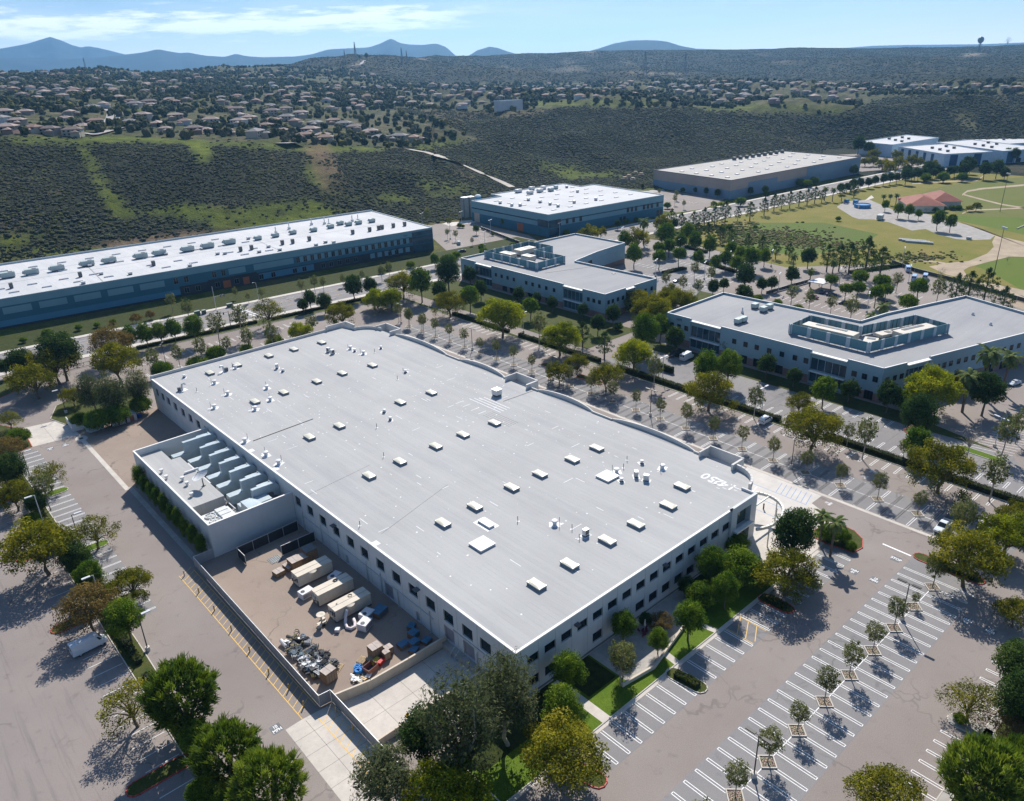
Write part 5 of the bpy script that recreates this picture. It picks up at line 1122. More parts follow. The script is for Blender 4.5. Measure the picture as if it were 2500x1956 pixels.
# --- red-tiled community building in the park
rc = thing('community_building', 'low white community building with red hipped tile roofs in the park', 'building', (470, 126, 0)); TILE = mat('red_roof_tile', (.23, .07, .045), .8, .2, .25)
w = MB(); w.obox((462, 127, 2), (28, 20, 4), .63); w.obox((481, 122, 2.2), (26, 16, 4.4), .63)
w.build('wall', mat('white_stucco', (.58, .55, .50)), rc)
def hip(m, cx, cy, z, L_, D_, rise, rz, mi=0, ov=1.2):
    hx, hy = L_/2+ov, D_/2+ov; c_, s_ = math.cos(rz), math.sin(rz); T_ = lambda x, y, zz: (cx+x*c_-y*s_, cy+x*s_+y*c_, zz); k = max(hx-hy, .3)
    a, b_, c, d, e, f = T_(-hx, -hy, z), T_(hx, -hy, z), T_(hx, hy, z), T_(-hx, hy, z), T_(-k, 0, z+rise), T_(k, 0, z+rise)
    for q_ in ((a, b_, f, e), (c, d, e, f), (b_, c, f), (d, a, e)): m.poly(q_, mi)
    m.poly([d, c, b_, a], mi)
for (cx, cy, z, L_, D_) in ((462, 127, 4.02, 28, 20), (481, 122, 4.42, 26, 16)): m = MB(); hip(m, cx, cy, z, L_, D_, 4.2, .63); m.build('roof', TILE, rc)
wins(rc, (462-14*math.cos(.63)+10*math.sin(.63), 127-14*math.sin(.63)-10*math.cos(.63)), (462+14*math.cos(.63)+10*math.sin(.63), 127+14*math.sin(.63)-10*math.cos(.63)), [3, 8, 14, 20], .9, 2.6, 2.4)
sh = thing('shelter', 'small white-roofed shelter on posts beside the fenced court behind the angled office', 'shelter', (236, 66, 0)); p_ = G(1600+975/2.4256, 380+790/2.4256); sh.location = (p_[0], p_[1], 0)
m = MB()
for a in (-1, 1):
    for b_ in (-1, 1): m.tube([(a*4, b_*2.6, 0), (a*4, b_*2.6, 3.2)], .14, 6)
m.build('post', METAL_D, sh, local=True); m = MB(); m.obox((0, 0, 3.4), (10, 7, .35), 0, 0, ('Y', .06)); m.build('roof', WHITEM, sh, local=True)
# ------------------------------------------------------------------ trees, shrubs and hedges
def leaf_m(name, dark, mid, light, trans=.25, shift=.12):
    m = bpy.data.materials.new(name); m.use_nodes = True; nt = m.node_tree; nt.nodes.remove(nt.nodes['Principled BSDF'])
    at = N(nt, 'ShaderNodeAttribute', attribute_name='tint'); oi = nt.nodes.new('ShaderNodeObjectInfo')
    t = mth2(nt, 'ADD', at.outputs['Fac'], mth2(nt, 'MULTIPLY', mth2(nt, 'SUBTRACT', oi.outputs['Random'], .5), shift*2))
    cr = nt.nodes.new('ShaderNodeValToRGB'); nt.links.new(t, cr.inputs[0]); e = cr.color_ramp.elements
    e[0].position = .05; e[0].color = (*dark, 1); e[1].position = .95; e[1].color = (*light, 1); q = e.new(.5); q.color = (*mid, 1)
    d = nt.nodes.new('ShaderNodeBsdfDiffuse'); tr = nt.nodes.new('ShaderNodeBsdfTranslucent'); mx = nt.nodes.new('ShaderNodeMixShader'); mx.inputs[0].default_value = trans
    nt.links.new(cr.outputs[0], d.inputs[0]); hsv = N(nt, 'ShaderNodeHueSaturation'); hsv.inputs['Value'].default_value = 1.25; hsv.inputs['Saturation'].default_value = 1.15; nt.links.new(cr.outputs[0], hsv.inputs['Color']); nt.links.new(hsv.outputs[0], tr.inputs[0])
    nt.links.new(d.outputs[0], mx.inputs[1]); nt.links.new(tr.outputs[0], mx.inputs[2]); nt.links.new(mx.outputs[0], nt.nodes['Material Output'].inputs[0]); return m
LEAF = {'tipu': leaf_m('olive_leaf', (.055, .068, .010), (.145, .150, .020), (.29, .265, .034), .32), 'young': leaf_m('grey_green_leaf', (0.074, 0.092, 0.036), (0.140, 0.157, 0.058), (0.231, 0.231, 0.091), .3),
        'ficus': leaf_m('bright_leaf', (0.041, 0.083, 0.013), (0.099, 0.165, 0.021), (0.214, 0.264, 0.033), .25), 'dark': leaf_m('dark_leaf', (0.023, 0.046, 0.015), (0.049, 0.086, 0.023), (0.099, 0.140, 0.036), .25),
        'pine': leaf_m('pine_needles', (.045, .080, .018), (.12, .175, .030), (.25, .30, .055), .35), 'euc': leaf_m('grey_leaf', (0.058, 0.074, 0.033), (0.102, 0.119, 0.053), (0.165, 0.173, 0.083), .25),
        'brown': leaf_m('brown_leaf', (0.099, 0.074, 0.030), (0.165, 0.124, 0.046), (0.231, 0.165, 0.058), .3), 'palm': leaf_m('palm_leaf', (0.049, 0.083, 0.033), (0.099, 0.140, 0.049), (0.198, 0.214, 0.083), .25),
        'lime': leaf_m('lime_leaf', (0.083, 0.107, 0.013), (0.198, 0.231, 0.023), (0.363, 0.363, 0.033), .42)}
BARKM = mat('tree_bark', (.13, .105, .085), .9, .3, 2.0, .1); BARKP = mat('pale_bark', (.30, .27, .23), .9, .25, 2.0, .1)
def leaves(centers, rads, per, size, aspect=.55, up=.35, out=.6, rng=None, droop=0, tintc=None, shell=.45):
    n = len(centers); c = np.repeat(centers, per, 0); r = np.repeat(rads, per, 0)
    d = rng.normal(size=(n*per, 3)); d /= np.linalg.norm(d, axis=1)[:, None]
    p = c+d*r*(rng.random((n*per, 1))**shell)
    nrm = d*out+rng.normal(size=d.shape)*.7; nrm[:, 2] += up; nrm /= np.linalg.norm(nrm, axis=1)[:, None]
    a = np.cross(nrm, rng.normal(size=d.shape)); a[:, 2] -= droop; a -= nrm*(a*nrm).sum(1)[:, None]; a /= np.linalg.norm(a, axis=1)[:, None]+1e-9; b = np.cross(nrm, a)
    s = size*(.6+.8*rng.random((n*per, 1))); a = a*s; b = b*s*aspect
    v = np.stack([p-a*.5-b*.2, p+b*.5, p+a*.6, p-b*.5], 1).reshape(-1, 3)
    tc = rng.random(n) if tintc is None else tintc
    t = np.repeat(tc, per)*.6+rng.random(n*per)*.4
    return v, np.arange(len(v)).reshape(-1, 4), t
def blades(base, dirs, size, w, rng, tint):
    a = dirs*size[:, None]; b = np.cross(dirs, rng.normal(size=dirs.shape)); b /= np.linalg.norm(b, axis=1)[:, None]+1e-9; b *= (size*w)[:, None]
    v = np.stack([base-b*.5, base+b*.5, base+a+b*.12, base+a-b*.12], 1).reshape(-1, 3); return v, np.arange(len(v)).reshape(-1, 4), tint
def limbs(mb, ends, base_r, fork, rng, base=(0, 0, 0), mi=0, tip=.18):
    """tapered trunk to a fork, then bent limbs to each end point"""
    f = Vector(fork); b = Vector(base); mid = b.lerp(f, .5)+Vector((rng.normal()*.012, rng.normal()*.012, 0))
    mb.tube([b-Vector((0, 0, .02)), b.lerp(f, .08), mid, f], [base_r*1.35, base_r, base_r*.85, base_r*.75], 7, mi, False)
    for e in ends:
        e = Vector(e); L = (e-f).length; k = f.lerp(e, .5)+Vector((rng.normal()*.05*L, rng.normal()*.05*L, L*.10))
        mb.tube([f-Vector((0, 0, .01)), f.lerp(k, .5)+Vector((0, 0, .03*L)), k, e], [base_r*.6, base_r*.45, base_r*.32, base_r*tip], 5, mi, False)
def fib(n, rng, lo=-.6):
    i = np.arange(n)+.5; z = lo+(1-lo)*(i/n); a = i*2.39996+rng.random()*6; r = np.sqrt(np.maximum(0, 1-z*z)); return np.stack([r*np.cos(a), r*np.sin(a), z], 1)
def make(kind, hi, seed):
    rng = np.random.default_rng(seed); W = MB(); parts = []
    K = 1 if hi else .34; S = 1 if hi else 1.75
    if kind in ('tipu', 'sparse', 'brown', 'lime'):
        n = 30; ang = np.arange(n)*2.39996+rng.random()*6; rr = .46*np.sqrt((np.arange(n)+.6)/n)*(.9+.25*rng.random(n))
        z = .82-1.25*rr**2+rng.normal(size=n)*.06-.16*rng.random(n)
        c = np.stack([rr*np.cos(ang), rr*np.sin(ang), z], 1); rad = np.stack([.11+.06*rng.random(n)]*2+[.085+.05*rng.random(n)], 1)
        dens = {'tipu': 260, 'lime': 360, 'sparse': 110, 'brown': 200}[kind]
        parts.append(leaves(c, rad, int(dens*K), .034*S, .5, .55, .45, rng, .3, None, .5))
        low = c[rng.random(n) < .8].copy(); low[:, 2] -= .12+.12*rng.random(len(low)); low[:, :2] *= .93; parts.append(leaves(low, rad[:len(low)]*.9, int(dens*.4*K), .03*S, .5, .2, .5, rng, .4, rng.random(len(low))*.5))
        limbs(W, c[::3]-np.array([0, 0, .04]), .030, (rng.normal()*.03, rng.normal()*.03, .22), rng)
        for e in c[1::5]: W.tube([(e[0]*.55, e[1]*.55, .52), tuple(e)], [.010, .004], 4, 0, False)
    elif kind == 'young':
        n = 34; c = fib(n, rng, -.9)*np.array([.40, .40, .52])*(.55+.5*rng.random((n, 1)))+[0, 0, 1.22]; rad = np.full((n, 3), .13)*(.7+.6*rng.random((n, 1)))
        parts.append(leaves(c, rad, int(70*(1 if hi else .45)), .055*(1 if hi else 1.4), .6, .3, .5, rng, .3))
        limbs(W, c[::4], .026, (rng.normal()*.02, rng.normal()*.02, .74), rng, tip=.3); W.tube([(.03, 0, .7), (0, .02, 1.5)], [.018, .006], 5, 0, False)
    elif kind in ('ficus', 'dark', 'euc', 'ball', 'bush', 'column'):
        R = {'ficus': (.46, .56, .78), 'dark': (.45, .52, .72), 'euc': (.45, .60, .74), 'ball': (.47, .36, .84), 'bush': (.46, .36, .34), 'column': (.40, .95, .98)}[kind]
        n = {'euc': 46, 'ball': 60, 'column': 60}.get(kind, 52); q = fib(n, rng, -.75 if kind != 'bush' else -.3); k_ = (.72+.30*rng.random((n, 1))) if kind != 'ball' else (.86+.08*rng.random((n, 1)))
        k_[rng.random(n) < .22] *= .5
        c = q*np.array([R[0], R[0], R[1]])*k_*.80+[0, 0, R[2]]; rad = np.stack([.125*(.8+.5*rng.random(n))]*3, 1)*(1.25 if kind == 'euc' else 1)*np.array([1, 1, .9 if kind != 'column' else 1.5])
        if kind == 'euc': rad[:, :2] *= .8
        per = {'euc': 150, 'ball': 190}.get(kind, 210)
        parts.append(leaves(c, rad, int(per*K), (.031 if kind != 'euc' else .036)*S, .6 if kind != 'euc' else .24, .45, .75, rng, .0 if kind != 'euc' else .9, None, .4))
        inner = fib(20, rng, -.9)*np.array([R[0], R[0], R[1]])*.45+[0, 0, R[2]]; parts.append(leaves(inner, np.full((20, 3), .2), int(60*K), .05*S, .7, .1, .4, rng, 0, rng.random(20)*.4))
        limbs(W, c[::6 if kind != 'euc' else 3], .028 if kind != 'bush' else .02, (rng.normal()*.02, rng.normal()*.02, max(.05, R[2]-R[1]*.75)), rng)
    elif kind == 'pine':
        n = 90; q = fib(n, rng, -.55); c = q*np.array([.46, .46, .50])*(.70+.32*rng.random((n, 1)))+[0, 0, .66]; tc = rng.random(n)
        per = int(110*K); base = np.repeat(c, per, 0)+rng.normal(size=(n*per, 3))*.028; d = np.repeat(q*.7+[0, 0, .75], per, 0)+rng.normal(size=(n*per, 3))*.38; d /= np.linalg.norm(d, axis=1)[:, None]
        parts.append(blades(base, d, (.055+.05*rng.random(n*per))*(1 if hi else 1.3), .16*S, rng, np.repeat(tc, per)*.6+rng.random(n*per)*.4))
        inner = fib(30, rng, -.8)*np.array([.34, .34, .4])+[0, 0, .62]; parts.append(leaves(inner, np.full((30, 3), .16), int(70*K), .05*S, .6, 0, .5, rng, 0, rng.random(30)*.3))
        limbs(W, c[::7], .035, (0, 0, .2), rng)
    elif kind == 'conifer':
        n = 44; t = (np.arange(n)+.5)/n; ang = np.arange(n)*2.39996+rng.random()*6; rr = (.50*np.sin(PI*np.clip(t*.8+.22, 0, 1))**.8)*(.35+.75*rng.random(n)); c = np.stack([rr*np.cos(ang), rr*np.sin(ang), .42+1.15*t+rng.normal(size=n)*.05], 1)
        parts.append(leaves(c, np.stack([.15*(1.1-t*.6)]*2+[.10*np.ones(n)], 1), int(120*K), .05*S, .3, .2, .6, rng, .4))
        W.tube([(0, 0, -.02), (0, 0, .9), (0, 0, 1.5)], [.045, .03, .008], 6, 0, False)
        for e in c[::4]: W.tube([(0, 0, e[2]-.05), tuple(e)], [.012, .005], 4, 0, False)
    elif kind == 'palm':
        W.tube([(0, 0, -.02), (.01, .02, .6), (0, 0, 1.45)], [.05, .042, .036], 8, 0, False); nf = 26; vs, ts = [], []
        for f in range(nf):
            a = f*2.39996; e0 = 1.25-1.9*(f/nf); L = .5*(.85+.3*rng.random()); p = np.array([0, 0, 1.45]); el_ = e0
            for s_ in range(7):
                d = np.array([math.cos(a)*math.cos(el_), math.sin(a)*math.cos(el_), math.sin(el_)]); p2 = p+d*L/7; side = np.array([-math.sin(a), math.cos(a), 0]); w_ = .075*math.sin(PI*(s_+1)/8)+.01
                for sg in (-1, 1):
                    o = side*sg*w_+np.array([0, 0, -w_*.45]); vs += [p, p2, p2+o+d*.03, p+o+d*.03]; ts.append(.3+.6*rng.random())
                p = p2; el_ -= .24
        v = np.array(vs); parts.append((v, np.arange(len(v)).reshape(-1, 4), np.array(ts)))
    elif kind == 'bare':
        ends = fib(14, rng, .1)*np.array([.45, .45, .55])+[0, 0, .75]; limbs(W, ends, .02, (0, 0, .4), rng, tip=.15)
        for e in ends:
            for k in range(4): d = rng.normal(size=3)*.14; W.tube([tuple(e*.8+np.array([0, 0, .14])), tuple(e+d)], [.006, .002], 4, 0, False)
    trunk = W; crown = None
    if parts:
        o = 0; V, F, T_ = [], [], []
        for v, f, t in parts: V.append(v); F.append(f+o); T_.append(t); o += len(v)
        crown = bpy.data.meshes.new('crown'); np_mesh(crown, np.concatenate(V), np.concatenate(F), False, np.concatenate(T_))
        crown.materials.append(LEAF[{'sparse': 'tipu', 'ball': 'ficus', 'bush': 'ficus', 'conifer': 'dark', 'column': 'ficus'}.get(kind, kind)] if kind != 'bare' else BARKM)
    return trunk, crown
HC = {'tipu': .60, 'lime': .60, 'sparse': .58, 'brown': .58, 'young': 1.2, 'ficus': .78, 'dark': .72, 'euc': .76, 'ball': .84, 'bush': .36, 'column': .98, 'pine': .66, 'conifer': .95, 'palm': 1.4, 'bare': .8}
DESC = {'tipu': ('broadleaf_tree', 'spreading olive-yellow tree', 'tree'), 'lime': ('broadleaf_tree', 'full lime-yellow tree', 'tree'), 'sparse': ('broadleaf_tree', 'thin open-crowned olive tree', 'tree'), 'brown': ('broadleaf_tree', 'rusty brown-leaved tree', 'tree'),
        'young': ('young_tree', 'slim young grey-green tree', 'tree'), 'ficus': ('round_tree', 'round bright green tree', 'tree'), 'dark': ('round_tree', 'dense dark green tree', 'tree'), 'euc': ('eucalyptus_tree', 'tall grey-green drooping tree', 'tree'), 'ball': ('clipped_tree', 'clipped round green tree', 'tree'),
        'bush': ('shrub', 'low leafy shrub', 'shrub'), 'column': ('column_shrub', 'tall columnar wall shrub', 'shrub'), 'pine': ('pine_tree', 'dense green pine', 'tree'), 'conifer': ('conifer_tree', 'dark pointed conifer', 'tree'), 'palm': ('palm_tree', 'feathery palm', 'palm'), 'bare': ('bare_tree', 'leafless grey tree', 'tree')}
PROTO = {}
def proto(kind, hi, var):
    k = (kind, hi, var)
    if k not in PROTO:
        t, c = make(kind, hi, hash(k) % 9973 if False else (len(PROTO)*37+11)); me = None
        o = t.build('trunk', BARKP if kind in ('euc', 'young', 'bare') else BARKM); PROTO[k] = (o.data, c); bpy.data.objects.remove(o)
    return PROTO[k]
TREES = []
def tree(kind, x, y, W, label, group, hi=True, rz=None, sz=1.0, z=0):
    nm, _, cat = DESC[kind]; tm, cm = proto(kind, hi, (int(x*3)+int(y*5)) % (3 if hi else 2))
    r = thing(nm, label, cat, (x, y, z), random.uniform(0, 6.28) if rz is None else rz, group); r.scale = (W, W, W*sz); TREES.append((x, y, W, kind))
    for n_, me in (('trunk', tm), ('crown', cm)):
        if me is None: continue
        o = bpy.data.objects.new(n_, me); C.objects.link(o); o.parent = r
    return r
def place(kind, u, v, wpx):
    W = 6.0
    for _ in range(6):
        q = G(u, v, min(HC[kind]*W, 40)); W = wpx*KS[kind]*math.dist(q, CAM)/FPX
    return q[0], q[1], W
KS = dict(ficus=1.2, dark=1.12, euc=1.2, bush=1.25, pine=1.05, ball=1.1, young=1.25, conifer=1.3, palm=1.2, column=1, tipu=.98, lime=1.04, sparse=1.05, brown=1.1, bare=1.1)
def TR(where, x0, y0, s, spec, near=55):
    """trees seen in one part of the site; each entry: kind then x y width triples"""
    items = []
    for part in spec.split('|'):
        k, *nums = part.split(); nums = [float(a) for a in nums]
        for i in range(0, len(nums), 3): items.append((k, x0+nums[i]/s, y0+nums[i+1]/s, nums[i+2]/s))
    items.sort(key=lambda a: a[1]); cnt = {}
    for it in items: cnt[it[0]] = cnt.get(it[0], 0)+1
    seen = {}
    for k, u, v, w in items:
        x, y, W = place(k, u, v, w*(.86 if near >= 90 else 1)); i = seen.get(k, 0); seen[k] = i+1; d = DESC[k][1]
        lab = f'{d} {where}' if cnt[k] == 1 else f'{d}, {ordn(i)} from left {where}'
        tree(k, x, y, W, lab, f'{DESC[k][2]}s {where}', w > near, sz=random.uniform(.92, 1.1))
TR('beside the lower left lot', 0, 1564, 4.358, 'sparse 1380 640 520|pine 1930 600 640 2400 1180 620 2850 1540 640|ficus 2080 1020 290|bush 2120 1600 260 2330 1660 200', 30)
TR('at the main building corner', 1000, 1564, 4.358, 'euc 1020 600 720 560 930 860 -290 1420 640|dark 150 1010 560|lime 380 1590 820|ficus 1680 300 370 1630 680 400|tipu 1650 1130 840', 30)
TR('along the front lawn', 1500, 1173, 4.366, 'ficus 100 1530 260 800 1450 330 1190 1160 270 1030 890 300 470 1690 210|euc 100 1890 280|brown 500 1490 230|dark 330 1480 150 760 1120 190 1930 560 470|bush 920 1210 320 1290 650 260 1600 1020 200|young 80 1880 250|tipu 1850 900 620', 30)
tree('bush', *place('bush', 1805, 1385, 100), 'big rounded grey-green shrub between lawn and main building wall', 'shrubs along the front lawn', True)
TR('on the red-kerbed island by the entrance', 2000, 1173, 4.366, 'palm 40 380 190 170 470 220|bush 250 600 160 340 700 110 90 560 200', 20)
TR('near the pickup and right edge', 2000, 1173, 4.366, 'tipu 1620 770 640 2110 1370 340 2120 330 330|lime 2030 520 460|young 1555 380 210', 30)
TR('at the lower right corner', 2000, 1564, 4.358, 'sparse 1640 600 440|dark 2170 260 450 2160 640 450 2080 130 220|brown 2140 900 330|tipu 1990 1230 300 730 1560 620|pine 1770 1520 640 2140 1420 560|bush 1500 830 110', 30)
TR('along the left lot strip', 0, 1173, 4.366, 'tipu 130 120 340 400 640 640 1360 1050 420 60 -40 220|young 460 60 170|sparse 980 510 380|dark 380 230 210 790 800 310|ficus 960 1030 270 1320 1440 340|brown 920 1330 470|bush 560 620 200 1100 1180 180 330 420 170', 30)
TR('at the left entrance', 0, 782, 4.366, 'sparse 80 1040 200 500 1640 290|bush 200 1230 190 1730 530 200 2100 460 200 1240 1010 240 1050 1050 260 1500 900 200 850 1060 170|brown 60 1340 270|dark 120 1580 270 620 300 400 220 440 280 40 480 150|tipu 330 570 420 560 410 430 760 780 220 1230 410 440|euc 950 770 270 1180 750 340 1460 710 260', 30)
TR('behind the main building by the street', 0, 782, 4.366, 'young 1620 400 130 1890 350 115 2140 300 130|brown 1160 210 350|ficus 1370 180 165 1540 150 165 1690 110 165 1840 80 165 2060 70 210', 40)
TR('between the street and the rear lot', 500, 500, 2.464, 'young 205 670 95 65 708 92 395 765 85 255 795 75 130 840 55 640 700 70|sparse 375 630 175|dark 630 565 85 715 575 100 590 600 70|tipu 815 640 180|lime 570 760 140 1040 560 150 1120 555 140|bush 65 890 110 250 875 80 420 830 100 20 935 60', 40)
TR('on the slope below the long white-roofed block', 500, 500, 2.464, 'young 577 485 42 657 465 48 708 460 40 827 440 35 1060 392 45 1105 375 40 180 520 32 258 545 30 340 528 38 945 418 34', 60)
TR('on the verge of the long block', 0, 500, 4.366, 'young 1985 1090 115 1815 1010 90|brown 1440 1195 105 1600 1165 90|bush 1200 1240 60 1030 1280 60 835 1310 65 500 1370 90 245 1440 65', 60)
TR('west of the L-shaped office', 800, 380, 2.4256, 'dark 150 770 120 250 770 90 710 690 160 660 790 100 840 700 90|tipu 440 740 185 720 850 185|lime 275 835 115 370 830 115 1030 925 255|ficus 550 750 130 840 825 115|bush 490 645 50 320 680 45 360 660 40|young 415 905 55 480 945 50 565 975 52', 60)
TR('in front of the L-shaped office', 800, 380, 2.4256, 'dark 905 790 90 1130 820 80 1240 845 60 1330 870 75 1510 910 75 1600 990 100 1690 940 95|ficus 1200 885 100|lime 1375 1050 225|young 1250 1000 85|conifer 1510 1040 80 1640 1105 85|tipu 1475 1210 155 1370 1275 145 1650 1285 205|lime 1815 1165 215', 60)
TR('between the two offices', 1600, 380, 2.4256, 'tipu 60 830 150 160 850 170 -40 880 190 -110 830 170 10 930 190 90 800 130|ficus -60 1045 160 30 1010 110|bush -220 1010 60 -120 1120 50', 60)
TR('in the hedge strip behind the rear lot', 1500, 782, 4.366, 'tipu 1020 690 500 2130 1090 560|young 430 490 165 1510 795 175|ficus 1220 460 285 980 500 260|dark 1210 270 150 650 190 210 1630 450 210 1920 580 170|tipu 1980 850 270', 60)
TR('in front of the angled office', 2000, 782, 4.366, 'ficus 60 720 240 1060 1290 250|dark 330 720 200 750 780 250 1800 720 350 1060 1010 360|lime 1220 690 480|tipu 1480 630 240 1330 1500 580|young 320 1160 125 505 1190 200 1890 1610 210 2010 1160 190 2150 1070 150 920 1330 110|palm 1820 400 230 2040 410 200 1610 590 220|bare 1620 1260 220|bush 1020 1430 120 950 860 250', 60)
TR('in the lot behind the offices', 1500, 400, 2.464, 'tipu 230 840 250 340 800 160 450 830 140 290 340 130 140 440 165|ficus 310 415 130 440 400 100 485 465 95 575 490 92 330 490 90 400 470 84 120 540 115 505 565 78 610 590 78 670 565 92 740 600 92 700 515 82 760 540 80 830 560 112 905 550 84 60 460 90|ball 270 500 92 270 555 104 390 540 104 865 805 72|young 485 630 60 585 655 60 310 680 64 415 705 64 505 735 64 1070 770 72 1180 795 72|dark 595 740 88 660 715 78 790 670 140 780 770 125 890 720 84 950 710 84 1070 665 96 1170 550 110|palm 180 350 90 1185 640 64 1080 560 62|bush 980 840 62 1100 870 80', 90)
TR('along the field edge', 1500, 400, 2.464, 'conifer 505 390 60 565 400 56 640 415 56 705 430 58 805 470 52 890 490 58 975 510 56 1055 525 50|bush 690 380 46 850 380 30 650 390 40', 90)
TR('beside the long street by the field', 1500, 400, 2.464, 'conifer 405 335 62 480 330 58 545 310 60 605 305 58 670 285 66 745 298 40 820 270 64 905 252 52 965 222 54 1010 218 46 1060 208 50 1115 200 48 1165 188 50 1210 182 48 345 320 54|dark 360 360 60 20 360 50|bush 320 250 50 70 345 40 135 335 40', 90)
TR('beside the tan warehouse', 1500, 400, 2.464, 'dark 330 125 32 385 135 32 435 140 34 490 155 36 555 160 44 620 175 44 270 122 28 170 135 26 410 155 36 820 160 44 910 150 50 1010 110 44 1040 100 50 1070 95 46 910 185 40|lime 600 235 44 640 240 40|bush 1120 110 60 1160 115 60 1200 100 60 760 225 70|young 365 210 30 420 235 28 375 180 30 270 160 24', 90)
TR('around the park lot', 2000, 400, 2.464, 'conifer 55 560 80 130 550 84 190 560 90 290 560 120 380 575 96 830 745 92 910 730 90 1010 730 94 1115 815 90|ball 75 695 88 250 675 108 165 745 94 235 740 104 380 695 118 345 775 108 405 760 92 600 740 124 540 820 124|young 475 690 62 725 740 84 75 830 66 200 845 90|palm 90 590 70 385 875 96 320 910 86|bare 735 660 50 1135 570 30', 90)
TR('around the red-roofed building', 2000, 400, 2.464, 'ficus 720 330 78 795 350 68 480 270 62 545 278 60 600 297 44 400 245 46|tipu 905 262 44 950 250 56|palm 430 190 34 390 190 36 470 185 38|bush 640 270 40 700 275 38 750 270 40 800 262 36 840 262 36 520 235 34 115 330 34', 90)
TR('along the street beyond the park', 2000, 400, 2.464, 'dark 130 145 50 170 135 50 210 120 52 250 115 52 300 105 54 340 95 50 390 90 52 430 85 50 470 78 52 525 70 70 560 62 52 600 58 54 640 52 60 690 48 56 735 42 50 790 38 56 820 35 52 880 25 70 910 15 56 1000 30 76 1075 25 76 1120 50 60|palm 40 150 44 88 155 44|conifer 20 185 40 140 170 46 190 130 40 215 150 44', 90)
TR('before the far blue business units', 2000, 250, 2.464, 'tipu 330 300 80 280 345 70 330 345 66 385 360 90 430 380 90 480 350 90 560 340 80 600 350 70 470 310 70 690 365 60|dark 240 250 80 300 265 70 210 400 60 530 410 66 580 420 60 660 390 80 710 400 60 900 370 90 870 400 70 1140 300 60 1180 310 60|bush 640 455 60 750 450 70 860 450 60', 90)
TR('in the lot by the blue block', 1000, 420, 2.464, 'young 238 290 40 275 370 36 225 365 30 375 408 28 105 250 50 252 212 26|ficus 400 340 46 430 450 44 150 530 64 565 300 40 510 290 30 790 350 36|tipu 1080 355 150 1150 350 90|bush 300 322 36 320 325 30 500 375 24 450 480 70 240 525 90 280 500 60 620 440 44 945 365 44 590 400 20 640 415 20 40 240 40', 90)
# the rows of young trees in the square planters
for i, x in enumerate(PLX):
    if i == 1: tree('young', x, -33.4, 1.8, 'smallest young tree in the front lot planters, barely knee of its neighbours', 'young trees in the front lot planters', True, sz=1.0); continue
    tree('young', x, -33.4, (4.2, 0, 3.9, 3.7, 3.9, 4.0, 3.5, 4.1, 3.9, 3.6)[i], f'slim young tree in a stone-filled planter, {ordn(i)} from far end of front lot row', 'young trees in the front lot planters', True, sz=random.uniform(.85, 1.0))
for i, y in enumerate(PLY):
    tree('young', 99.8, y, random.uniform(3.3, 4.0), f'slim young tree in a planter of the rear lot, {ordn(i)} from the pickup end', 'young trees in the rear lot planters', y < 80, sz=random.uniform(.9, 1.15))
for i in range(10): tree('column', -20.6, 76.5+4.25*i, 3.3 if i < 9 else 4.2, f'tall columnar shrub against the annex wall, {ordn(i)} from the yard fence', 'columnar shrubs along the annex wall', True, sz=random.uniform(.92, 1.12))
for i, (x, y) in enumerate(((12, 168), (20, 168.5), (29, 167.6), (37, 168.4), (46, 168), (55, 168.2))): tree('bush', x, y, random.uniform(3.5, 5.5), f'leafy shrub behind the main building back wall, {ordn(i)} from the left', 'shrubs behind the back wall', False)
for i, (x, y) in enumerate(((77.5, 141), (77.2, 124), (77.4, 104), (77, 66))): tree('bush', x, y, 3.4, f'low shrub by the rear side wall of the main building, {ordn(i)} from the back', 'shrubs by the rear side wall', False)
# hedges
HEDGE_L = leaf_m('hedge_leaf', (.022, .036, .010), (.045, .066, .014), (.085, .10, .02), .25)
HIN = mat('hedge_twigs', (.02, .024, .012), .95, .3, 2)
def hedge(label, x0, y0, x1, y1, w, h, group=None, z=.05, dens=26):
    L = math.hypot(x1-x0, y1-y0); a = math.atan2(y1-y0, x1-x0); t = thing('hedge', label, 'hedge', ((x0+x1)/2, (y0+y1)/2, z), a, group)
    m = MB(); n = max(2, int(L/1.5))
    for k in range(n): m.box(-L/2+L*k/n, -w/2+.12, 0, -L/2+L*(k+1)/n, w/2-.12, h-.12)
    m.build('stems', HIN, t, local=True)
    rng = np.random.default_rng(int(abs(x0*7+y0*3))+1); A_ = L*(w+2*h)+2*w*h; cnt = int(A_*dens); f = rng.random(cnt)*(w+2*h); x = (rng.random(cnt)-.5)*L
    y = np.where(f < h, -w/2, np.where(f < h+w, f-h-w/2, w/2)); zz = np.where(f < h, f, np.where(f < h+w, h, f-h-w)); p = np.stack([x, y+rng.normal(size=cnt)*.06, zz+rng.normal(size=cnt)*.06+(np.sin(x*1.7)+np.sin(x*.63+1))*.05], 1)
    v, fc, tt = leaves(p, np.full((cnt, 3), .05), 1, .26, .7, .5, .3, rng, 0, np.clip(.5+.5*np.sin(x*.9)+rng.normal(size=cnt)*.25, 0, 1))
    me = bpy.data.meshes.new('foliage'); np_mesh(me, v, fc, False, tt); me.materials.append(HEDGE_L); o = bpy.data.objects.new('foliage', me); C.objects.link(o); o.parent = t; return t
gl = 'hedges between the rear lots'
hedge('long clipped hedge behind the rear lot, running to the right edge of the picture', 119.0, -60, 121.2, 11.5, 1.7, 1.3, gl); hedge('clipped hedge ending beside the white van in the rear lot', 121.4, 25, 121.2, 84, 1.7, 1.3, gl)
hedge('clipped hedge under the lime trees before the L-shaped office', 121.6, 92, 121.4, 132, 1.6, 1.2, gl); hedge('clipped hedge at the street end of the rear lots', 121.4, 138, 121.4, 172, 1.6, 1.1, gl)
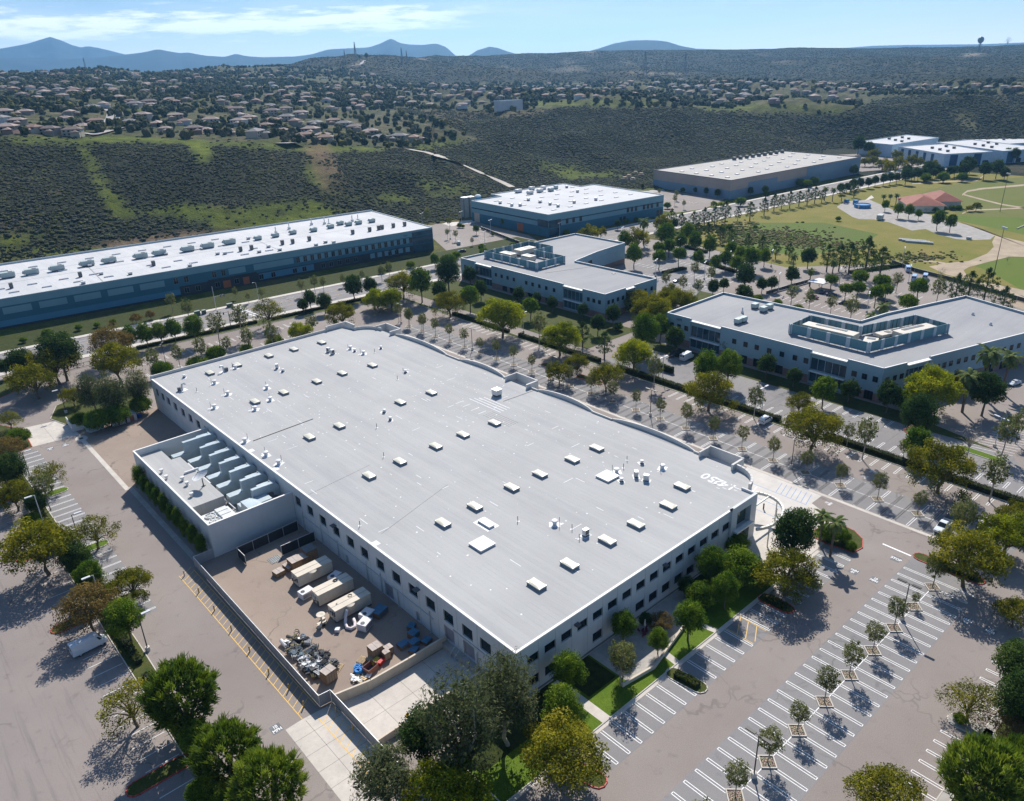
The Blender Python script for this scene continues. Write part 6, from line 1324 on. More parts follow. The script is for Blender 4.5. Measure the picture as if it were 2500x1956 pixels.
for i, (a, b_) in enumerate(((22, 48), (52, 66), (80, 122), (130, 152))): hedge(f'dark hedge strip in the left lot, {ordn(i)} from the bottom', -41.6, a, -41.8, b_, 1.3, 1.1, 'hedge strips in the left lot')
hedge('clipped hedge on the small island beside the front lawn', 22.9, -13.7, 23.3, -17.9, 1.4, .8, dens=40); hedge('low hedge around the tipu tree island in the front lot', 50.8, -13.7, 51, -17.4, 1.5, .8, dens=40)
hedge('long pale-topped hedge on the red-kerbed island by the stop bar', 84.2, -29.5, 84.2, -38.2, 1.9, 1.0, dens=40)
hedge('hedge along the street behind the main building', 14, 226.5, 60, 223, 1.4, 1.2); hedge('reddish hedge along the street by the crossing', 66, 222, 116, 218.5, 1.4, 1.1)
hedge('boxy ivy-covered enclosure hedge beside the angled office lot', 130, 68, 130, 74, 1.2, 2.0); hedge('flat clipped hedge block in the lot behind the L-shaped office', *G(1620, 668)[:2], *G(1672, 656)[:2], 3, .9)
hedge('dark hedge along the inner lot behind the offices', *G(1712, 640)[:2], *G(1795, 666)[:2], 2, 1.2); hedge('dark hedge below the park fence', *G(2075, 668)[:2], *G(2215, 648)[:2], 2, 1.3); hedge('dark hedge behind the round clipped trees', *G(1675, 605)[:2], *G(1725, 618)[:2], 2, 1.2)
# ------------------------------------------------------------------ lamps, vehicles, yard
POLE = mat('lamp_bronze', (.06, .055, .05), .5, .1); HEAD = mat('lamp_grey', (.55, .56, .57), .4, .1)
def lamp(label, x, y, rz, kind='double', h=7.9, group='parking lot lamps', white=False):
    t = thing('lamp_post', label, 'lamp post', (x, y, 0), rz, group); pm_ = HEAD if white else POLE
    m = MB(); m.lathe((0, 0, 0), [(.42, 0), (.42, .85), (.3, .9)], 12); m.build('base', CONC, t, local=True)
    m = MB(); m.tube([(0, 0, .85), (0, 0, h)], [.11, .08], 8); m.build('pole', pm_, t, local=True)
    for s in ((-1, 1) if kind == 'double' else (1,)):
        m = MB(); m.tube([(0, 0, h-.05), (s*.5, 0, h)], .05, 6); m.obox((s*1.25, 0, h+.02), (1.5, .5, .18), 0, 1); m.build('lamp_head', [pm_, HEAD if white or kind != 'double' else POLE], t, local=True)
    return t
for i, (x, y, rz, k, w_) in enumerate(((14.8, -33.4, -PI/2, 'double', 0), (62.8, -33.4, -PI/2, 'double', 0))): lamp(f'dark twin-headed lamp post in the front lot, {("nearest the picture bottom", "beside the far young trees")[i]}', x, y, rz, k, 7.9, 'front lot lamps')
for i, y in enumerate((9.3, 53.1, 92.5, 133.3, 177.9)): lamp(f'dark twin-headed lamp post in the rear lot, {ordn(i)} from the pickup', 99.8, y, PI/2, 'double', 8.0, 'rear lot lamps')
for i, (x, y) in enumerate(((123.0, 31.7), (123.0, 66.8), (125.0, 133.7))): lamp(f'lamp post standing behind the rear lot hedge, {ordn(i)} from the right', x, y, 0, 'double', 7.9, 'lamps behind the rear hedge', True)
lamp('twin-headed lamp post on a concrete base in the right lot by the bare tree', 145.1, -21.2, 1.2, 'double', 8.2, None, True)
for i, (x, y, rz, w_) in enumerate(((-39.3, 54.6, 0, 0), (-41.6, 73, PI, 1), (-38.6, 99.7, 0, 0), (-42.4, 115.2, PI, 1), (-39.4, 141.8, 0, 0))): lamp(f'{"pale" if w_ else "dark"} single-arm lamp post in the left lot strip, {ordn(i)} from the bottom', x, y, rz, 'single', 7.8, 'left lot lamps', bool(w_))
lamp('dark single-arm lamp post beside the left entrance trees', -21.3, 181.5, PI, 'single', 7.8); lamp('lamp post in the lot behind the main building', 16.2, 202.4, 1, 'double', 7.6)
LP = [(1500, 400, 2.464, [(48, 470), (390, 470), (388, 545), (540, 695), (690, 630), (703, 560), (248, 680), (942, 620), (1058, 865), (985, 770)], 'lot behind the offices'), (2000, 400, 2.464, [(500, 605), (158, 650), (118, 740), (285, 895), (535, 720)], 'park-side lot'), (1000, 420, 2.464, [(313, 315), (488, 370), (453, 445), (77, 325), (245, 405), (903, 390)], 'lot by the blue block')]
for x0, y0, s_, pts, wh in LP:
    for i, (x, y) in enumerate(sorted(pts)): p_ = G(x0+x/s_, y0+y/s_); lamp(f'slim twin-headed lamp post in the {wh}, {ordn(i)} from left', p_[0], p_[1], .4, 'double', 8.0, f'lamps in the {wh}', True)
for i, (x, y) in enumerate(((311.2, 34.6), (476.9, 85.7))):
    t = thing('floodlight_mast', ('nearer' if i == 0 else 'farther')+' tall floodlight mast beside the park fields', 'floodlight', (x, y, 0), .8, 'park floodlights'); m = MB(); m.tube([(0, 0, 0), (0, 0, 22.6)], [.17, .09], 8); m.build('pole', POLE, t, local=True)
    m = MB(); m.box(-2, -.1, 22.2, 2, .1, 22.4); [m.box(-1.9+1*k, -.4, 22.4, -1.3+1*k, .2, 23) for k in range(4)]; m.build('lamp_head', HEAD, t, local=True)
t = thing('street_lamp', 'curved pale street lamp by the entrance of the long block', 'street lamp', (75.5, 254.2, 0)); m = MB(); m.tube([(0, 0, 0), (0, 0, 7), (-.5, -.6, 8.2), (-1.8, -1.6, 8.8)], [.12, .09, .07, .05], 8); m.build('pole', HEAD, t, local=True); m = MB(); m.obox((-2.2, -1.9, 8.8), (.9, .3, .14), .7); m.build('lamp_head', HEAD, t, local=True)
for i, (x, y) in enumerate(((56.3, 255), (51.2, 228.4))):
    t = thing('traffic_signal', ('tall pale signal pole on the far kerb by the crossing', 'dark signal pole on the near kerb by the crossing')[i], 'traffic signal', (x, y, 0)); m = MB(); m.tube([(0, 0, 0), (0, 0, 10.2 if i == 0 else 6)], [.16, .1], 8); m.tube([(0, 0, 5.6), (4.2*(1 if i == 0 else -1), -1.2, 6.2)], .07, 6); m.build('pole', HEAD if i == 0 else POLE, t, local=True)
    for k in (2.4, 4.0):
        m = MB(); m.box(k*(1 if i == 0 else -1)-.2, -1.3, 5.2, k*(1 if i == 0 else -1)+.2, -.9, 6.2); m.build('signal_head', METAL_D, t, local=True)
for i, (x, y, w_, h_) in enumerate(((47, 252, 2.2, 1.9), (50, 252.6, 1.6, 1.5), (62, 254, 2.4, 1.4))):
    t = thing('utility_cabinet', f'dark utility cabinet near the signal pole, {ordn(i)} from the left', 'cabinet', (x, y, .14), 0, 'utility cabinets by the crossing'); m = MB(); m.box(-w_/2, -.6, 0, w_/2, .6, h_); m.build('body', mat('cabinet_green', (.08, .12, .10)), t, local=True); m = MB(); m.box(-w_/2-.05, -.65, h_, w_/2+.05, .65, h_+.1); m.build('lid', mat('cabinet_lid', (.3, .33, .3)), t, local=True)
# --- vehicles
TYRE = mat('tyre', (.02, .02, .02), .8); RIM = mat('rim', (.4, .41, .42), .4); CARG = glass_m('car_glass', (.02, .03, .035), .05); LAMPW = mat('headlight', (.7, .72, .74), .2); LAMPR = mat('tail_light', (.35, .02, .02), .3)
def paint(nm, c):
    m = mat(nm, c, .35, .03, .5, .5); b = m.node_tree.nodes['Principled BSDF']; b.inputs['Coat Weight'].default_value = .5; return m
def loft(m, secs, mi=0):
    """closed body from cross-sections (x, half width bottom, half width top, z0, z1)"""
    rings = []
    for x, wb, wt, z0, z1 in secs:
        i = len(m.v); rings.append(i); zm = z0+(z1-z0)*.55
        m.v += [(x, -wb*.92, z0), (x, -wb, z0+.1), (x, -wb, zm), (x, -wt, z1-.06), (x, -wt*.88, z1), (x, wt*.88, z1), (x, wt, z1-.06), (x, wb, zm), (x, wb, z0+.1), (x, wb*.92, z0)]
    for a, b in zip(rings[:-1], rings[1:]):
        for q in range(10): m.f.append((a+q, a+(q+1) % 10, b+(q+1) % 10, b+q)[::-1]); m.m.append(mi)
    m.f.append(tuple(rings[0]+q for q in range(10))[::-1]); m.f.append(tuple(rings[-1]+q for q in range(10))); m.m += [mi, mi]
def vehicle(kind, name, label, cat, x, y, rz, body, group=None):
    t = thing(name, label, cat, (x, y, .0), rz, group); b = MB(); g = MB()
    if kind == 'van':
        L = 5.9; loft(b, [(-2.95, .97, .86, .42, 2.5), (-2.8, 1.0, .88, .35, 2.6), (1.2, 1.0, .88, .35, 2.62), (1.55, 1.0, .82, .35, 2.5), (2.3, .98, .78, .38, 1.45), (2.85, .92, .74, .42, 1.15), (2.95, .8, .66, .5, 1.0)])
        g.poly([(1.60, -.72, 2.42), (2.27, -.7, 1.52), (2.27, .7, 1.52), (1.60, .72, 2.42)])
        for s in (-1, 1): g.poly([(1.1, s*.985, 1.55), (2.1, s*.985, 1.5), (1.62, s*.92, 2.2), (1.1, s*.92, 2.25)][::s])
        for s in (-1, 1): g.poly([(-2.965, s*.1, 1.6), (-2.965, s*.8, 1.6), (-2.955, s*.75, 2.25), (-2.955, s*.1, 2.25)][::-s])
        wx, wr = (-1.75, 1.9), .36
    elif kind == 'minivan':
        L = 4.9; loft(b, [(-2.4, .9, .72, .4, 1.75), (-2.25, .95, .76, .32, 1.95), (.4, .95, .76, .32, 1.98), (1.0, .95, .72, .32, 1.75), (1.55, .94, .8, .34, 1.18), (2.25, .88, .74, .38, .98), (2.42, .78, .66, .45, .85)])
        g.poly([(1.03, -.68, 1.72), (1.52, -.74, 1.22), (1.52, .74, 1.22), (1.03, .68, 1.72)]); g.poly([(-2.41, .72, 1.1), (-2.41, -.72, 1.1), (-2.36, -.66, 1.72), (-2.36, .66, 1.72)])
        for s in (-1, 1): g.poly([(-2.1, s*.955, 1.15), (1.25, s*.955, 1.15), (.85, s*.83, 1.7), (-2.0, s*.83, 1.75)][::s])
        wx, wr = (-1.45, 1.45), .33
    elif kind == 'car':
        L = 4.6; loft(b, [(-2.3, .8, .66, .42, .9), (-2.15, .88, .72, .3, 1.02), (-1.5, .9, .74, .3, 1.08), (1.0, .9, .74, .3, 1.02), (2.05, .86, .7, .32, .82), (2.28, .74, .6, .42, .72)]); loft(b, [(-1.6, .76, .62, .98, 1.1), (-.95, .78, .58, .98, 1.45), (.2, .78, .58, .98, 1.47), (1.05, .76, .6, .98, 1.08)])
        g.poly([(.24, -.55, 1.455), (1.0, -.62, 1.1), (1.0, .62, 1.1), (.24, .55, 1.455)]); g.poly([(-1.0, .55, 1.44), (-1.58, .62, 1.12), (-1.58, -.62, 1.12), (-1.0, -.55, 1.44)])
        for s in (-1, 1): g.poly([(-1.3, s*.785, 1.08), (.8, s*.785, 1.08), (.18, s*.68, 1.4), (-.9, s*.68, 1.4)][::s])
        wx, wr = (-1.4, 1.4), .31
    else:   # pickup
        L = 5.9; loft(b, [(-.55, .97, .9, .42, 1.12), (1.15, .98, .9, .42, 1.14), (2.5, .95, .84, .45, 1.08), (2.9, .88, .78, .5, .95)]); loft(b, [(-.75, .92, .74, 1.0, 1.85), (.5, .92, .74, 1.0, 1.88), (1.35, .9, .8, 1.0, 1.16)])
        b.box(-2.95, -.98, .45, -.56, -.88, 1.15); b.box(-2.95, .88, .45, -.56, .98, 1.15); b.box(-2.98, -.98, .45, -2.88, .98, 1.15); b.box(-2.9, -.9, .45, -.56, .9, .62, 1)
        g.poly([(.55, -.7, 1.85), (1.32, -.76, 1.2), (1.32, .76, 1.2), (.55, .7, 1.85)]); g.poly([(-.76, .7, 1.2), (-.76, -.7, 1.2), (-.76, -.64, 1.75), (-.76, .64, 1.75)])
        for s in (-1, 1): g.poly([(-.6, s*.925, 1.2), (1.05, s*.925, 1.2), (.5, s*.83, 1.78), (-.6, s*.83, 1.75)][::s])
        wx, wr = (-1.95, 1.85), .4
    bo = b.build('body', [body, METAL_D], t, local=True, bevel=.03); g.build('window', CARG, t, local=True)
    fx = max(v[0] for v in b.v); rx = min(v[0] for v in b.v)
    for s in (-1, 1):
        m = MB(); m.obox((fx-.14, s*.62, .85 if kind != 'car' else .68), (.22, .3, .16)); m.build('headlight', LAMPW, t, local=True)
        m = MB(); m.obox((rx+.03, s*.78, 1.0 if kind != 'car' else .82), (.1, .16, .3)); m.build('tail_light', LAMPR, t, local=True)
    for wx_ in wx:
        for s in (-1, 1):
            m = MB(); m.tube([(wx_, s*.98, wr), (wx_, s*.74, wr)], wr, 16); o = m.build('wheel', TYRE, t, local=True); m = MB(); m.tube([(wx_, s*.99, wr), (wx_, s*.97, wr)], wr*.6, 12); m.build('rim', RIM, o, local=True)
    return t
WHITEP = paint('white_car_paint', (.62, .66, .70))
vehicle('van', 'panel_van', 'white panel van parked under the trees in the left lot', 'van', -46.8, 62.6, .06, WHITEP)
vehicle('pickup', 'pickup_truck', 'white pickup truck with an open dark bed parked in the rear lot', 'pickup truck', 97.6, -26.9, PI, WHITEP)
t = thing('utility_trailer', 'small dark flat trailer with stake rails behind the white pickup', 'trailer', (103.4, -26.7, 0), .02); m = MB(); m.box(-1.6, -.9, .55, 1.6, .9, .68); m.build('bed', METAL_D, t, local=True)
m = MB()
for x in (-1.5, 0, 1.5):
    for y in (-.88, .88): m.box(x-.04, y-.04, .68, x+.04, y+.04, 1.9)
m.box(-1.55, -.9, 1.5, 1.55, -.86, 1.62); m.box(-1.55, .86, 1.5, 1.55, .9, 1.62); m.build('rail', mat('rust_steel', (.16, .09, .07)), t, local=True)
for s in (-1, 1): m = MB(); m.tube([(.1, s*1.0, .35), (.1, s*.85, .35)], .35, 12); m.build('wheel', TYRE, t, local=True)
vehicle('minivan', 'minivan', 'white minivan parked beside the hedge end in the rear lot', 'minivan', 118.3, 27.6, .0, paint('white_minivan_paint', (.68, .70, .72)))
vehicle('van', 'panel_van', 'white van in the shade beside the glazed bay of the angled office', 'van', 143.6, 72.6, .05, WHITEP)
vehicle('minivan', 'sport_utility_car', 'black sport utility car beside the white van at the angled office', 'car', 143.4, 77.6, PI, paint('black_paint', (.02, .02, .025)))
vehicle('car', 'parked_car', 'silver car in the shade at the far right of the angled office', 'car', 192, -11, 2.9, paint('silver_paint', (.42, .46, .50)))
vehicle('car', 'parked_car', 'black car parked in the lot by the blue block', 'car', 194.6, 258.1, 2.6, paint('black_paint', (.02, .02, .025)))
vehicle('minivan', 'sport_utility_car', 'pale teal car beside the small trees in the lot by the blue block', 'car', 205.7, 275, 1.0, paint('teal_paint', (.25, .36, .38)))
for i, (x, y, rz) in enumerate(((303.7, 67.6, .5), (290, 59, .3), (294.6, 56.2, .3))): vehicle('van', 'panel_van', f'blue and white van at the edge of the park-side lot, {ordn(i)} from the top', 'van', x, y, rz, paint('blue_white_paint', (.30, .42, .62)), 'vans in the park-side lot')
for i, (u, v) in enumerate(((2007, 715), (1985, 728), (2060, 742), (1652, 688), (2155, 735), (2030, 722))): p_ = G(u, v); vehicle('car', 'parked_car', f'small dark parked car in the lots behind the offices, {ordn(i)} in the list of dark cars'[:0]+('dark blue car under the shelter trees', 'dark red car beside the small white shelter', 'black car at the hedge near the clipped trees', 'dark grey car behind the L-shaped office', 'dark car under the clipped tree pair', 'blue car right of the small white shelter')[i], 'car', p_[0], p_[1], .3+i, paint(('navy_paint', 'maroon_paint', 'black_paint', 'grey_paint', 'black_paint', 'navy_paint')[i], ((.03, .05, .12), (.16, .03, .03), (.02, .02, .025), (.1, .1, .11), (.02, .02, .025), (.03, .05, .12))[i]))
for i in range(7): p_ = (742+i*9, 170-i*4.4); vehicle('minivan' if i % 2 else 'van', 'parked_van', f'tiny white vehicle parked before the far blue business units, {ordn(i)} from the left', 'van', p_[0], p_[1], 1.1, paint('white_car_paint', (.62, .66, .70)), 'vehicles before the far units')
t = thing('utility_cart', 'small white utility cart behind the pickup tree', 'cart', (103.2, -32.3, 0), .3); m = MB(); m.box(-1.2, -.6, .3, 1.2, .6, .75); m.box(-.1, -.6, .75, .3, .6, 1.1); m.build('body', WHITEM, t, local=True); m = MB(); m.box(-.7, -.65, 1.85, .9, .65, 1.95); m.build('canopy', WHITEM, t, local=True)
m = MB()
for x in (-.65, .85):
    for y in (-.6, .6): m.tube([(x, y, .7), (x, y, 1.86)], .03, 5)
m.build('canopy_post', METAL_D, t, local=True)
for x in (-.8, .8):
    for y in (-.6, .6): m = MB(); m.tube([(x, y+.06, .25), (x, y-.06, .25)], .25, 10); m.build('wheel', TYRE, t, local=True)
# --- yard: fences
SLAT = mat('slatted_fence', (.30, .30, .31), .7, .1, 1.5); MESH = mat('dark_screen_mesh', (.035, .038, .042), .8, .2, 3)
def fence(label, pts, h, m_, post=2.9, solid=.06, name='yard_fence'):
    t = thing(name, label, 'fence', (*pts[0], 0)); p = MB(); q = []
    for a, b in zip(pts[:-1], pts[1:]):
        d = Vector((b[0]-a[0], b[1]-a[1])); L = d.length; an_ = math.atan2(d.y, d.x); p.obox(((a[0]+b[0])/2, (a[1]+b[1])/2, h/2+.05), (L, solid, h-.1), an_)
        p.obox(((a[0]+b[0])/2, (a[1]+b[1])/2, h), (L, .1, .06), an_, 1); n = max(1, int(L/post)); q += [(a[0]+d.x*k/n, a[1]+d.y*k/n) for k in range(n)]
    q.append(pts[-1]); p.build('slat_panel', [m_, METAL], t)
    for x, y in q: m = MB(); m.tube([(x, y, 0), (x, y, h+.05)], .06, 6); m.build('post', METAL, t)
    return t
fence('long grey slatted fence along the yard and yellow hatching', [(-23.3, 73.8), (-23.5, 21.3), (-21.6, 21.1)], 2.4, SLAT)
fence('grey slatted fence along the dock drive', [(-21.5, 21.0), (-21.5, 16.8), (-21.6, -8)], 2.4, SLAT)
fence('short slatted fence between the annex corner and the yard fence', [(-23.3, 73.9), (-19.1, 73.9)], 2.4, SLAT)
fence('dark screened pen fence along the annex wall', [(-15.4, 66.6), (-15.4, 70.6), (-1.2, 71.1)], 2.4, MESH, 3.4, .03); fence('dark screened fence panel behind the brown crates', [(-8.4, 64.5), (-.6, 64.5)], 2.4, MESH, 3.4, .03)
def wall(label, pts, h, w_=.35, m_=None, name='yard_wall'):
    t = MB()
    for a, b in zip(pts[:-1], pts[1:]): d = Vector((b[0]-a[0], b[1]-a[1])); t.obox(((a[0]+b[0])/2, (a[1]+b[1])/2, h/2), (d.length+.1, w_, h), math.atan2(d.y, d.x))
    return tag(t.build(name, m_ or mat('cream_wall', (.55, .48, .39), .85, .08, .2, stain=.2)), label, 'wall')
wall('bent cream wall between the yard and the loading dock', [(-21.2, 20.1), (-15.4, 18.8), (-8, 18.6), (-.1, 18.6)], 2.0); wall('cream wall on the near side of the loading dock', [(-21, 8.2), (-.9, 8.4)], 1.3); wall('pale low wall behind the corner trees', [(-20, -2.5), (-12, -2), (-12, 1)], 1.0)
wall('low patio wall in front of the main building', [(14.5, -9.4), (21.5, -10.4), (33, -7.8)], .8); wall('grey park fence wall along the lot behind the park', [(430, 62), (560, 60)], .5)
tag(wall('brown retaining wall at the back of the lot by the blue block', [(212, 372), (241, 376), (258, 376), (290, 372)], 3.2, .5, mat('brown_wall', (.16, .12, .10))), 'brown retaining wall at the back of the lot by the blue block', 'wall')
# --- bollards and hoop rails beside the hatching
for i, y in enumerate((72.2, 64.6, 57, 49.2, 41.5, 34, 28.3, 23.2)):
    m = MB(); m.lathe((0, 0, 0), [(.12, 0), (.12, 1.15), (.06, 1.22)], 10); o = m.build('bollard', mat('rust_yellow', (.45, .30, .08)) if i else CONC_D); o.location = (-26.2 if i < 6 else -25.4, y, 0); tag(o, f'thin yellow bollard on the yard hatching, {ordn(i)} from the annex end', 'bollard', 'bollards on the yard hatching')
for i, y in enumerate((18.6, 13.6, 6.2, 1.0)):
    m = MB(); m.lathe((0, 0, 0), [(.1, 0), (.1, 1.1), (.05, 1.16)], 10); o = m.build('bollard', YELLOW); o.location = (-22.2, y, 0); tag(o, f'yellow bollard along the dock fence, {ordn(i)} from the corner', 'bollard', 'bollards along the dock fence')
# --- yard: crates, shelters, coolers, salvage
CRATE = mat('brown_crate', (.27, .17, .095), .8, .2, 1.2); CRATEG = mat('weathered_crate', (.27, .22, .17), .85, .2, 1.2); LID = mat('grey_crate_lid', (.42, .36, .32), .8, .2, 1)
def crate(label, x, y, sx, sy, sz, rz=0, z=0, m_=None, lid=None, grp=None, name='wooden_crate'):
    t = thing(name, label, 'crate', (x, y, z), rz, grp); m = MB(); m.box(-sx/2, -sy/2, 0, sx/2, sy/2, sz)
    n = max(2, int(sx/.5)); e = .04
    for k in range(n+1): a = -sx/2+sx*k/n; m.box(a-.04, -sy/2-e, .0, a+.04, sy/2+e, sz-.01, 1)
    m.box(-sx/2-e, -sy/2-e-.01, .05, sx/2+e, sy/2+e+.01, .17, 1); m.box(-sx/2-e, -sy/2-e-.01, sz-.22, sx/2+e, sy/2+e+.01, sz-.08, 1); m.build('box', [m_ or CRATE, mat('crate_batten', (.22, .14, .08), .8, .2)], t, local=True)
    m = MB(); m.box(-sx/2-e, -sy/2-e, sz, sx/2+e, sy/2+e, sz+.05); m.box(-.02, -sy/2-e, sz+.05, .02, sy/2+e, sz+.07, 1); m.build('lid', [lid or LID, METAL_D], t, local=True); return t
crate('small brown crate with a framed lid in the yard', -12.0, 58.8, 1.9, 1.7, 1.0, .1, grp='brown crates'); crate('mid brown crate next to the framed small crate', -9.6, 59.2, 1.5, 2.2, .9, .1, grp='brown crates'); crate('tall brown crate with a tiled lid in the middle of the crate group', -8.4, 58.6, 2.2, 2.4, 2.1, 0, grp='brown crates')
crate('lower brown crate between the two tall crates', -6.6, 59.0, 1.7, 2.2, 1.7, 0, grp='brown crates'); crate('biggest brown crate with a dark lid near the main building', -4.6, 59.6, 2.4, 2.6, 2.5, 0, lid=mat('dark_lid', (.16, .17, .17)), grp='brown crates')
t = thing('floor_grate', 'dark square metal grate lying on the yard by the screened fence', 'grate', (-10.2, 64.3, .02)); m = MB(); m.box(-1.2, -1.2, 0, 1.2, 1.2, .06); [m.box(-1.2+.4*k, -1.2, .06, -1.16+.4*k, 1.2, .08, 1) for k in range(7)]; m.build('plate', [METAL_D, METAL], t, local=True)
TANP = mat('beige_paint', (.58, .52, .43), .7, .08, .4, stain=.15)
for i, yy in enumerate((53.0, 44.9, 38.6)):
    t = thing('shelter_container', ('beige equipment shelter nearest the brown crates', 'beige equipment shelter with a tangle of cable on its roof, middle of three', 'beige equipment shelter nearest the picture bottom with white hoses')[i], 'container', (-7.4, yy, 0), 0, 'beige equipment shelters'); L_ = 7.6
    m = MB(); m.box(-L_/2, -1.35, .35, L_/2, 1.35, 2.75)
    for k in range(9): m.box(-L_/2+.3+k*.88, -1.39, .4, -L_/2+.38+k*.88, 1.39, 2.7)
    m.box(-L_/2-.03, -1.4, 2.7, L_/2+.03, 1.4, 2.8); m.box(-L_/2-.1, -.02, 2.8, L_/2, .02, 2.83, 1); m.build('shell', [TANP, METAL_D], t, local=True)
    m = MB()
    if i != 1:
        for k in range(9):
            a0, a1 = PI*k/9, PI*(k+1)/9; m.poly([(-.9+2.2*k/9-.8, -1.4, 2.76), (-.9+2.2*(k+1)/9-.8, -1.4, 2.76), (-.9+2.2*(k+1)/9-.8, -1.4-.62*math.sin(a1), 2.55), (-.9+2.2*k/9-.8, -1.4-.62*math.sin(a0), 2.55)]); m.poly([(-.9+2.2*k/9-.8, -1.4-.62*math.sin(a0), 2.55), (-.9+2.2*(k+1)/9-.8, -1.4-.62*math.sin(a1), 2.55), (-.9+2.2*(k+1)/9-.8, -1.38, .9), (-.9+2.2*k/9-.8, -1.38, .9)])
        m.build('side_cowl', TANP, t, local=True)
    m = MB(); rr = random.Random(i)
    for k in range(7): m.obox((-L_/2-.12, -1.1+.36*k, .8+rr.random()*1.2), (.25, .3, .3+rr.random()*.6), 0, k % 2)
    m.build('end_fitting', [METAL_D, TANP], t, local=True)
    for s in (-1, 1):
        m = MB(); m.box(-L_/2-.05, s*1.1-.12, 0, -L_/2+.25, s*1.1+.12, .5); m.box(L_/2-.3, s*1.1-.12, 0, L_/2, s*1.1+.12, .5); m.build('skid', METAL_D, t, local=True)
    if i == 1:
        m = MB()
        for k in range(26): a = rr.random()*6.28; r_ = rr.uniform(.2, .6); m.tube([(1.0+r_*math.cos(a+q*.7), .5+r_*.8*math.sin(a+q*.7), 2.84+.02*(k % 5)) for q in range(5)], .03, 4)
        m.build('cable_tangle', METAL_D, t, local=True)
    if i == 2:
        m = MB(); m.tube([(.6+.4*math.cos(q*.6), .7+.4*math.sin(q*.6), 2.86+.004*q) for q in range(18)], .05, 5); m.tube([(-2.6, .3, 2.8), (-2.6, .3, 2.95), (-2.3, .3, 2.95)], .07, 5); m.build('rope_coil', mat('rope', (.4, .32, .2)), t, local=True)
CLOTH_W = mat('white_cooler', (.62, .62, .64), .6, .08, 1)
def cooler(label, x, y, sx, sy, sz, rz, fan=True, m_=None):
    t = thing('portable_cooler', label, 'cooling unit', (x, y, 0), rz, 'portable cooling units'); m = MB(); m.box(-sx/2, -sy/2, .1, sx/2, sy/2, sz); m.box(-sx/2+.1, -sy/2-.02, .3, sx/2-.1, -sy/2, sz-.3, 1); m.build('cabinet', [m_ or CLOTH_W, mat('grille', (.25, .24, .27))], t, local=True)
    m = MB(); m.lathe((-sx*.25, 0, sz), [(.42, 0), (.42, .05), (.36, .05), (.36, .01), (.05, .015)], 16); [m.obox((-sx*.25, 0, sz+.045), (.74, .06, .02), k*PI/4) for k in range(4)]; m.build('fan_guard', METAL_D, t, local=True); return t
cooler('white cooling unit with a roof fan between the first two beige shelters', -11.3, 48.6, 2.6, 1.8, 1.4, .1); cooler('white cooling unit behind the second beige shelter', -4.6, 49.2, 2.4, 1.7, 1.3, .3); cooler('white cooling unit beside the third beige shelter', -6.2, 34.8, 2.4, 2, 1.3, .35); cooler('grey-topped cooling unit wrapped in cable near the picture bottom shelter', -8.0, 32.6, 2.4, 1.9, 1.5, .45)
t = thing('air_hose', 'fat white hose curled on the yard between shelter and coolers', 'hose', (-10, 35.4, 0)); m = MB(); m.tube([(-9.0, 36.9, 2.2), (-9.6, 36.6, 1.0), (-10.2, 35.8, .35), (-10.6, 34.6, .3), (-10.2, 33.8, .3), (-9.3, 33.9, .3), (-8.8, 34.8, .32), (-8.6, 35.6, .6)], .3, 10); m.build('tube', mat('white_hose', (.66, .60, .60), .7, .1, 3), t, smooth=True); m = MB(); m.tube([(-12.2, 35.2, .1), (-12.2, 35.2, .7)], .6, 4); m.build('nozzle_box', CLOTH_W, t)
t = thing('antenna_mount', 'beige dish antenna on a wheeled mount in the yard', 'antenna', (-13.3, 38.9, 0)); m = MB(); m.lathe((0, 0, 1.9), [(.15, 0), (.5, .12), (.85, .45), (.8, .48), (.3, .3)], 18); m.build('dish', TANP, t, local=True, smooth=True); m = MB(); m.tube([(0, 0, .3), (0, 0, 1.95)], .16, 8); m.box(-.9, -.35, .35, .9, .35, .6); m.box(-1.2, -.8, .2, -.5, -.3, .7); m.box(.2, .2, .2, .9, .9, .9); m.build('mount', TANP, t, local=True)
for s in (-1, 1): m = MB(); m.tube([(0, s*.75, .3), (0, s*.6, .3)], .3, 12); m.build('wheel', TYRE, t, local=True)
BLUEC = mat('blue_tarp', (.05, .16, .26), .6, .2, 2); BLUEL = mat('blue_case', (.07, .20, .30), .6, .15, 2)
crate('flat teal-tarped pallet load beside the coolers', -4.0, 34.0, 2.6, 2.0, 1.1, .3, m_=BLUEC, lid=BLUEC, name='tarped_load')
for i, (x, y, sx, sy, sz, z) in enumerate(((-5.8, 23.6, 1.8, 1.4, .7, 0), (-4.2, 22.6, 1.7, 1.4, .9, 0), (-3.0, 24.4, 1.6, 1.5, 1.1, 0), (-2.2, 21.6, 1.6, 1.3, .6, 0), (-5.2, 21.2, 1.5, 1.2, .6, 0), (-2.0, 26.4, 1.4, 1.2, .8, 0))): crate(f'blue transit case stacked by the bent cream wall, {ordn(i)} from the left', x, y, sx, sy, sz, .1*i, z, BLUEL, BLUEC, 'blue transit cases', 'transit_case')
crate('tall weathered crate standing by the salvage heap', -19.4, 25.6, 2.1, 1.7, 2.2, .15, m_=CRATEG); crate('large weathered crate with a two-part lid near the bent wall', -10.6, 25.0, 2.0, 1.8, 2.2, .0, m_=CRATEG); crate('small weathered crate right of the two-part lid crate', -8.6, 24.0, 1.3, 1.2, 1.4, 0, m_=CRATEG); crate('small weathered crate in front of the two-part lid crate', -9.6, 23.2, 1.1, 1.1, 1.5, 0, m_=CRATEG)
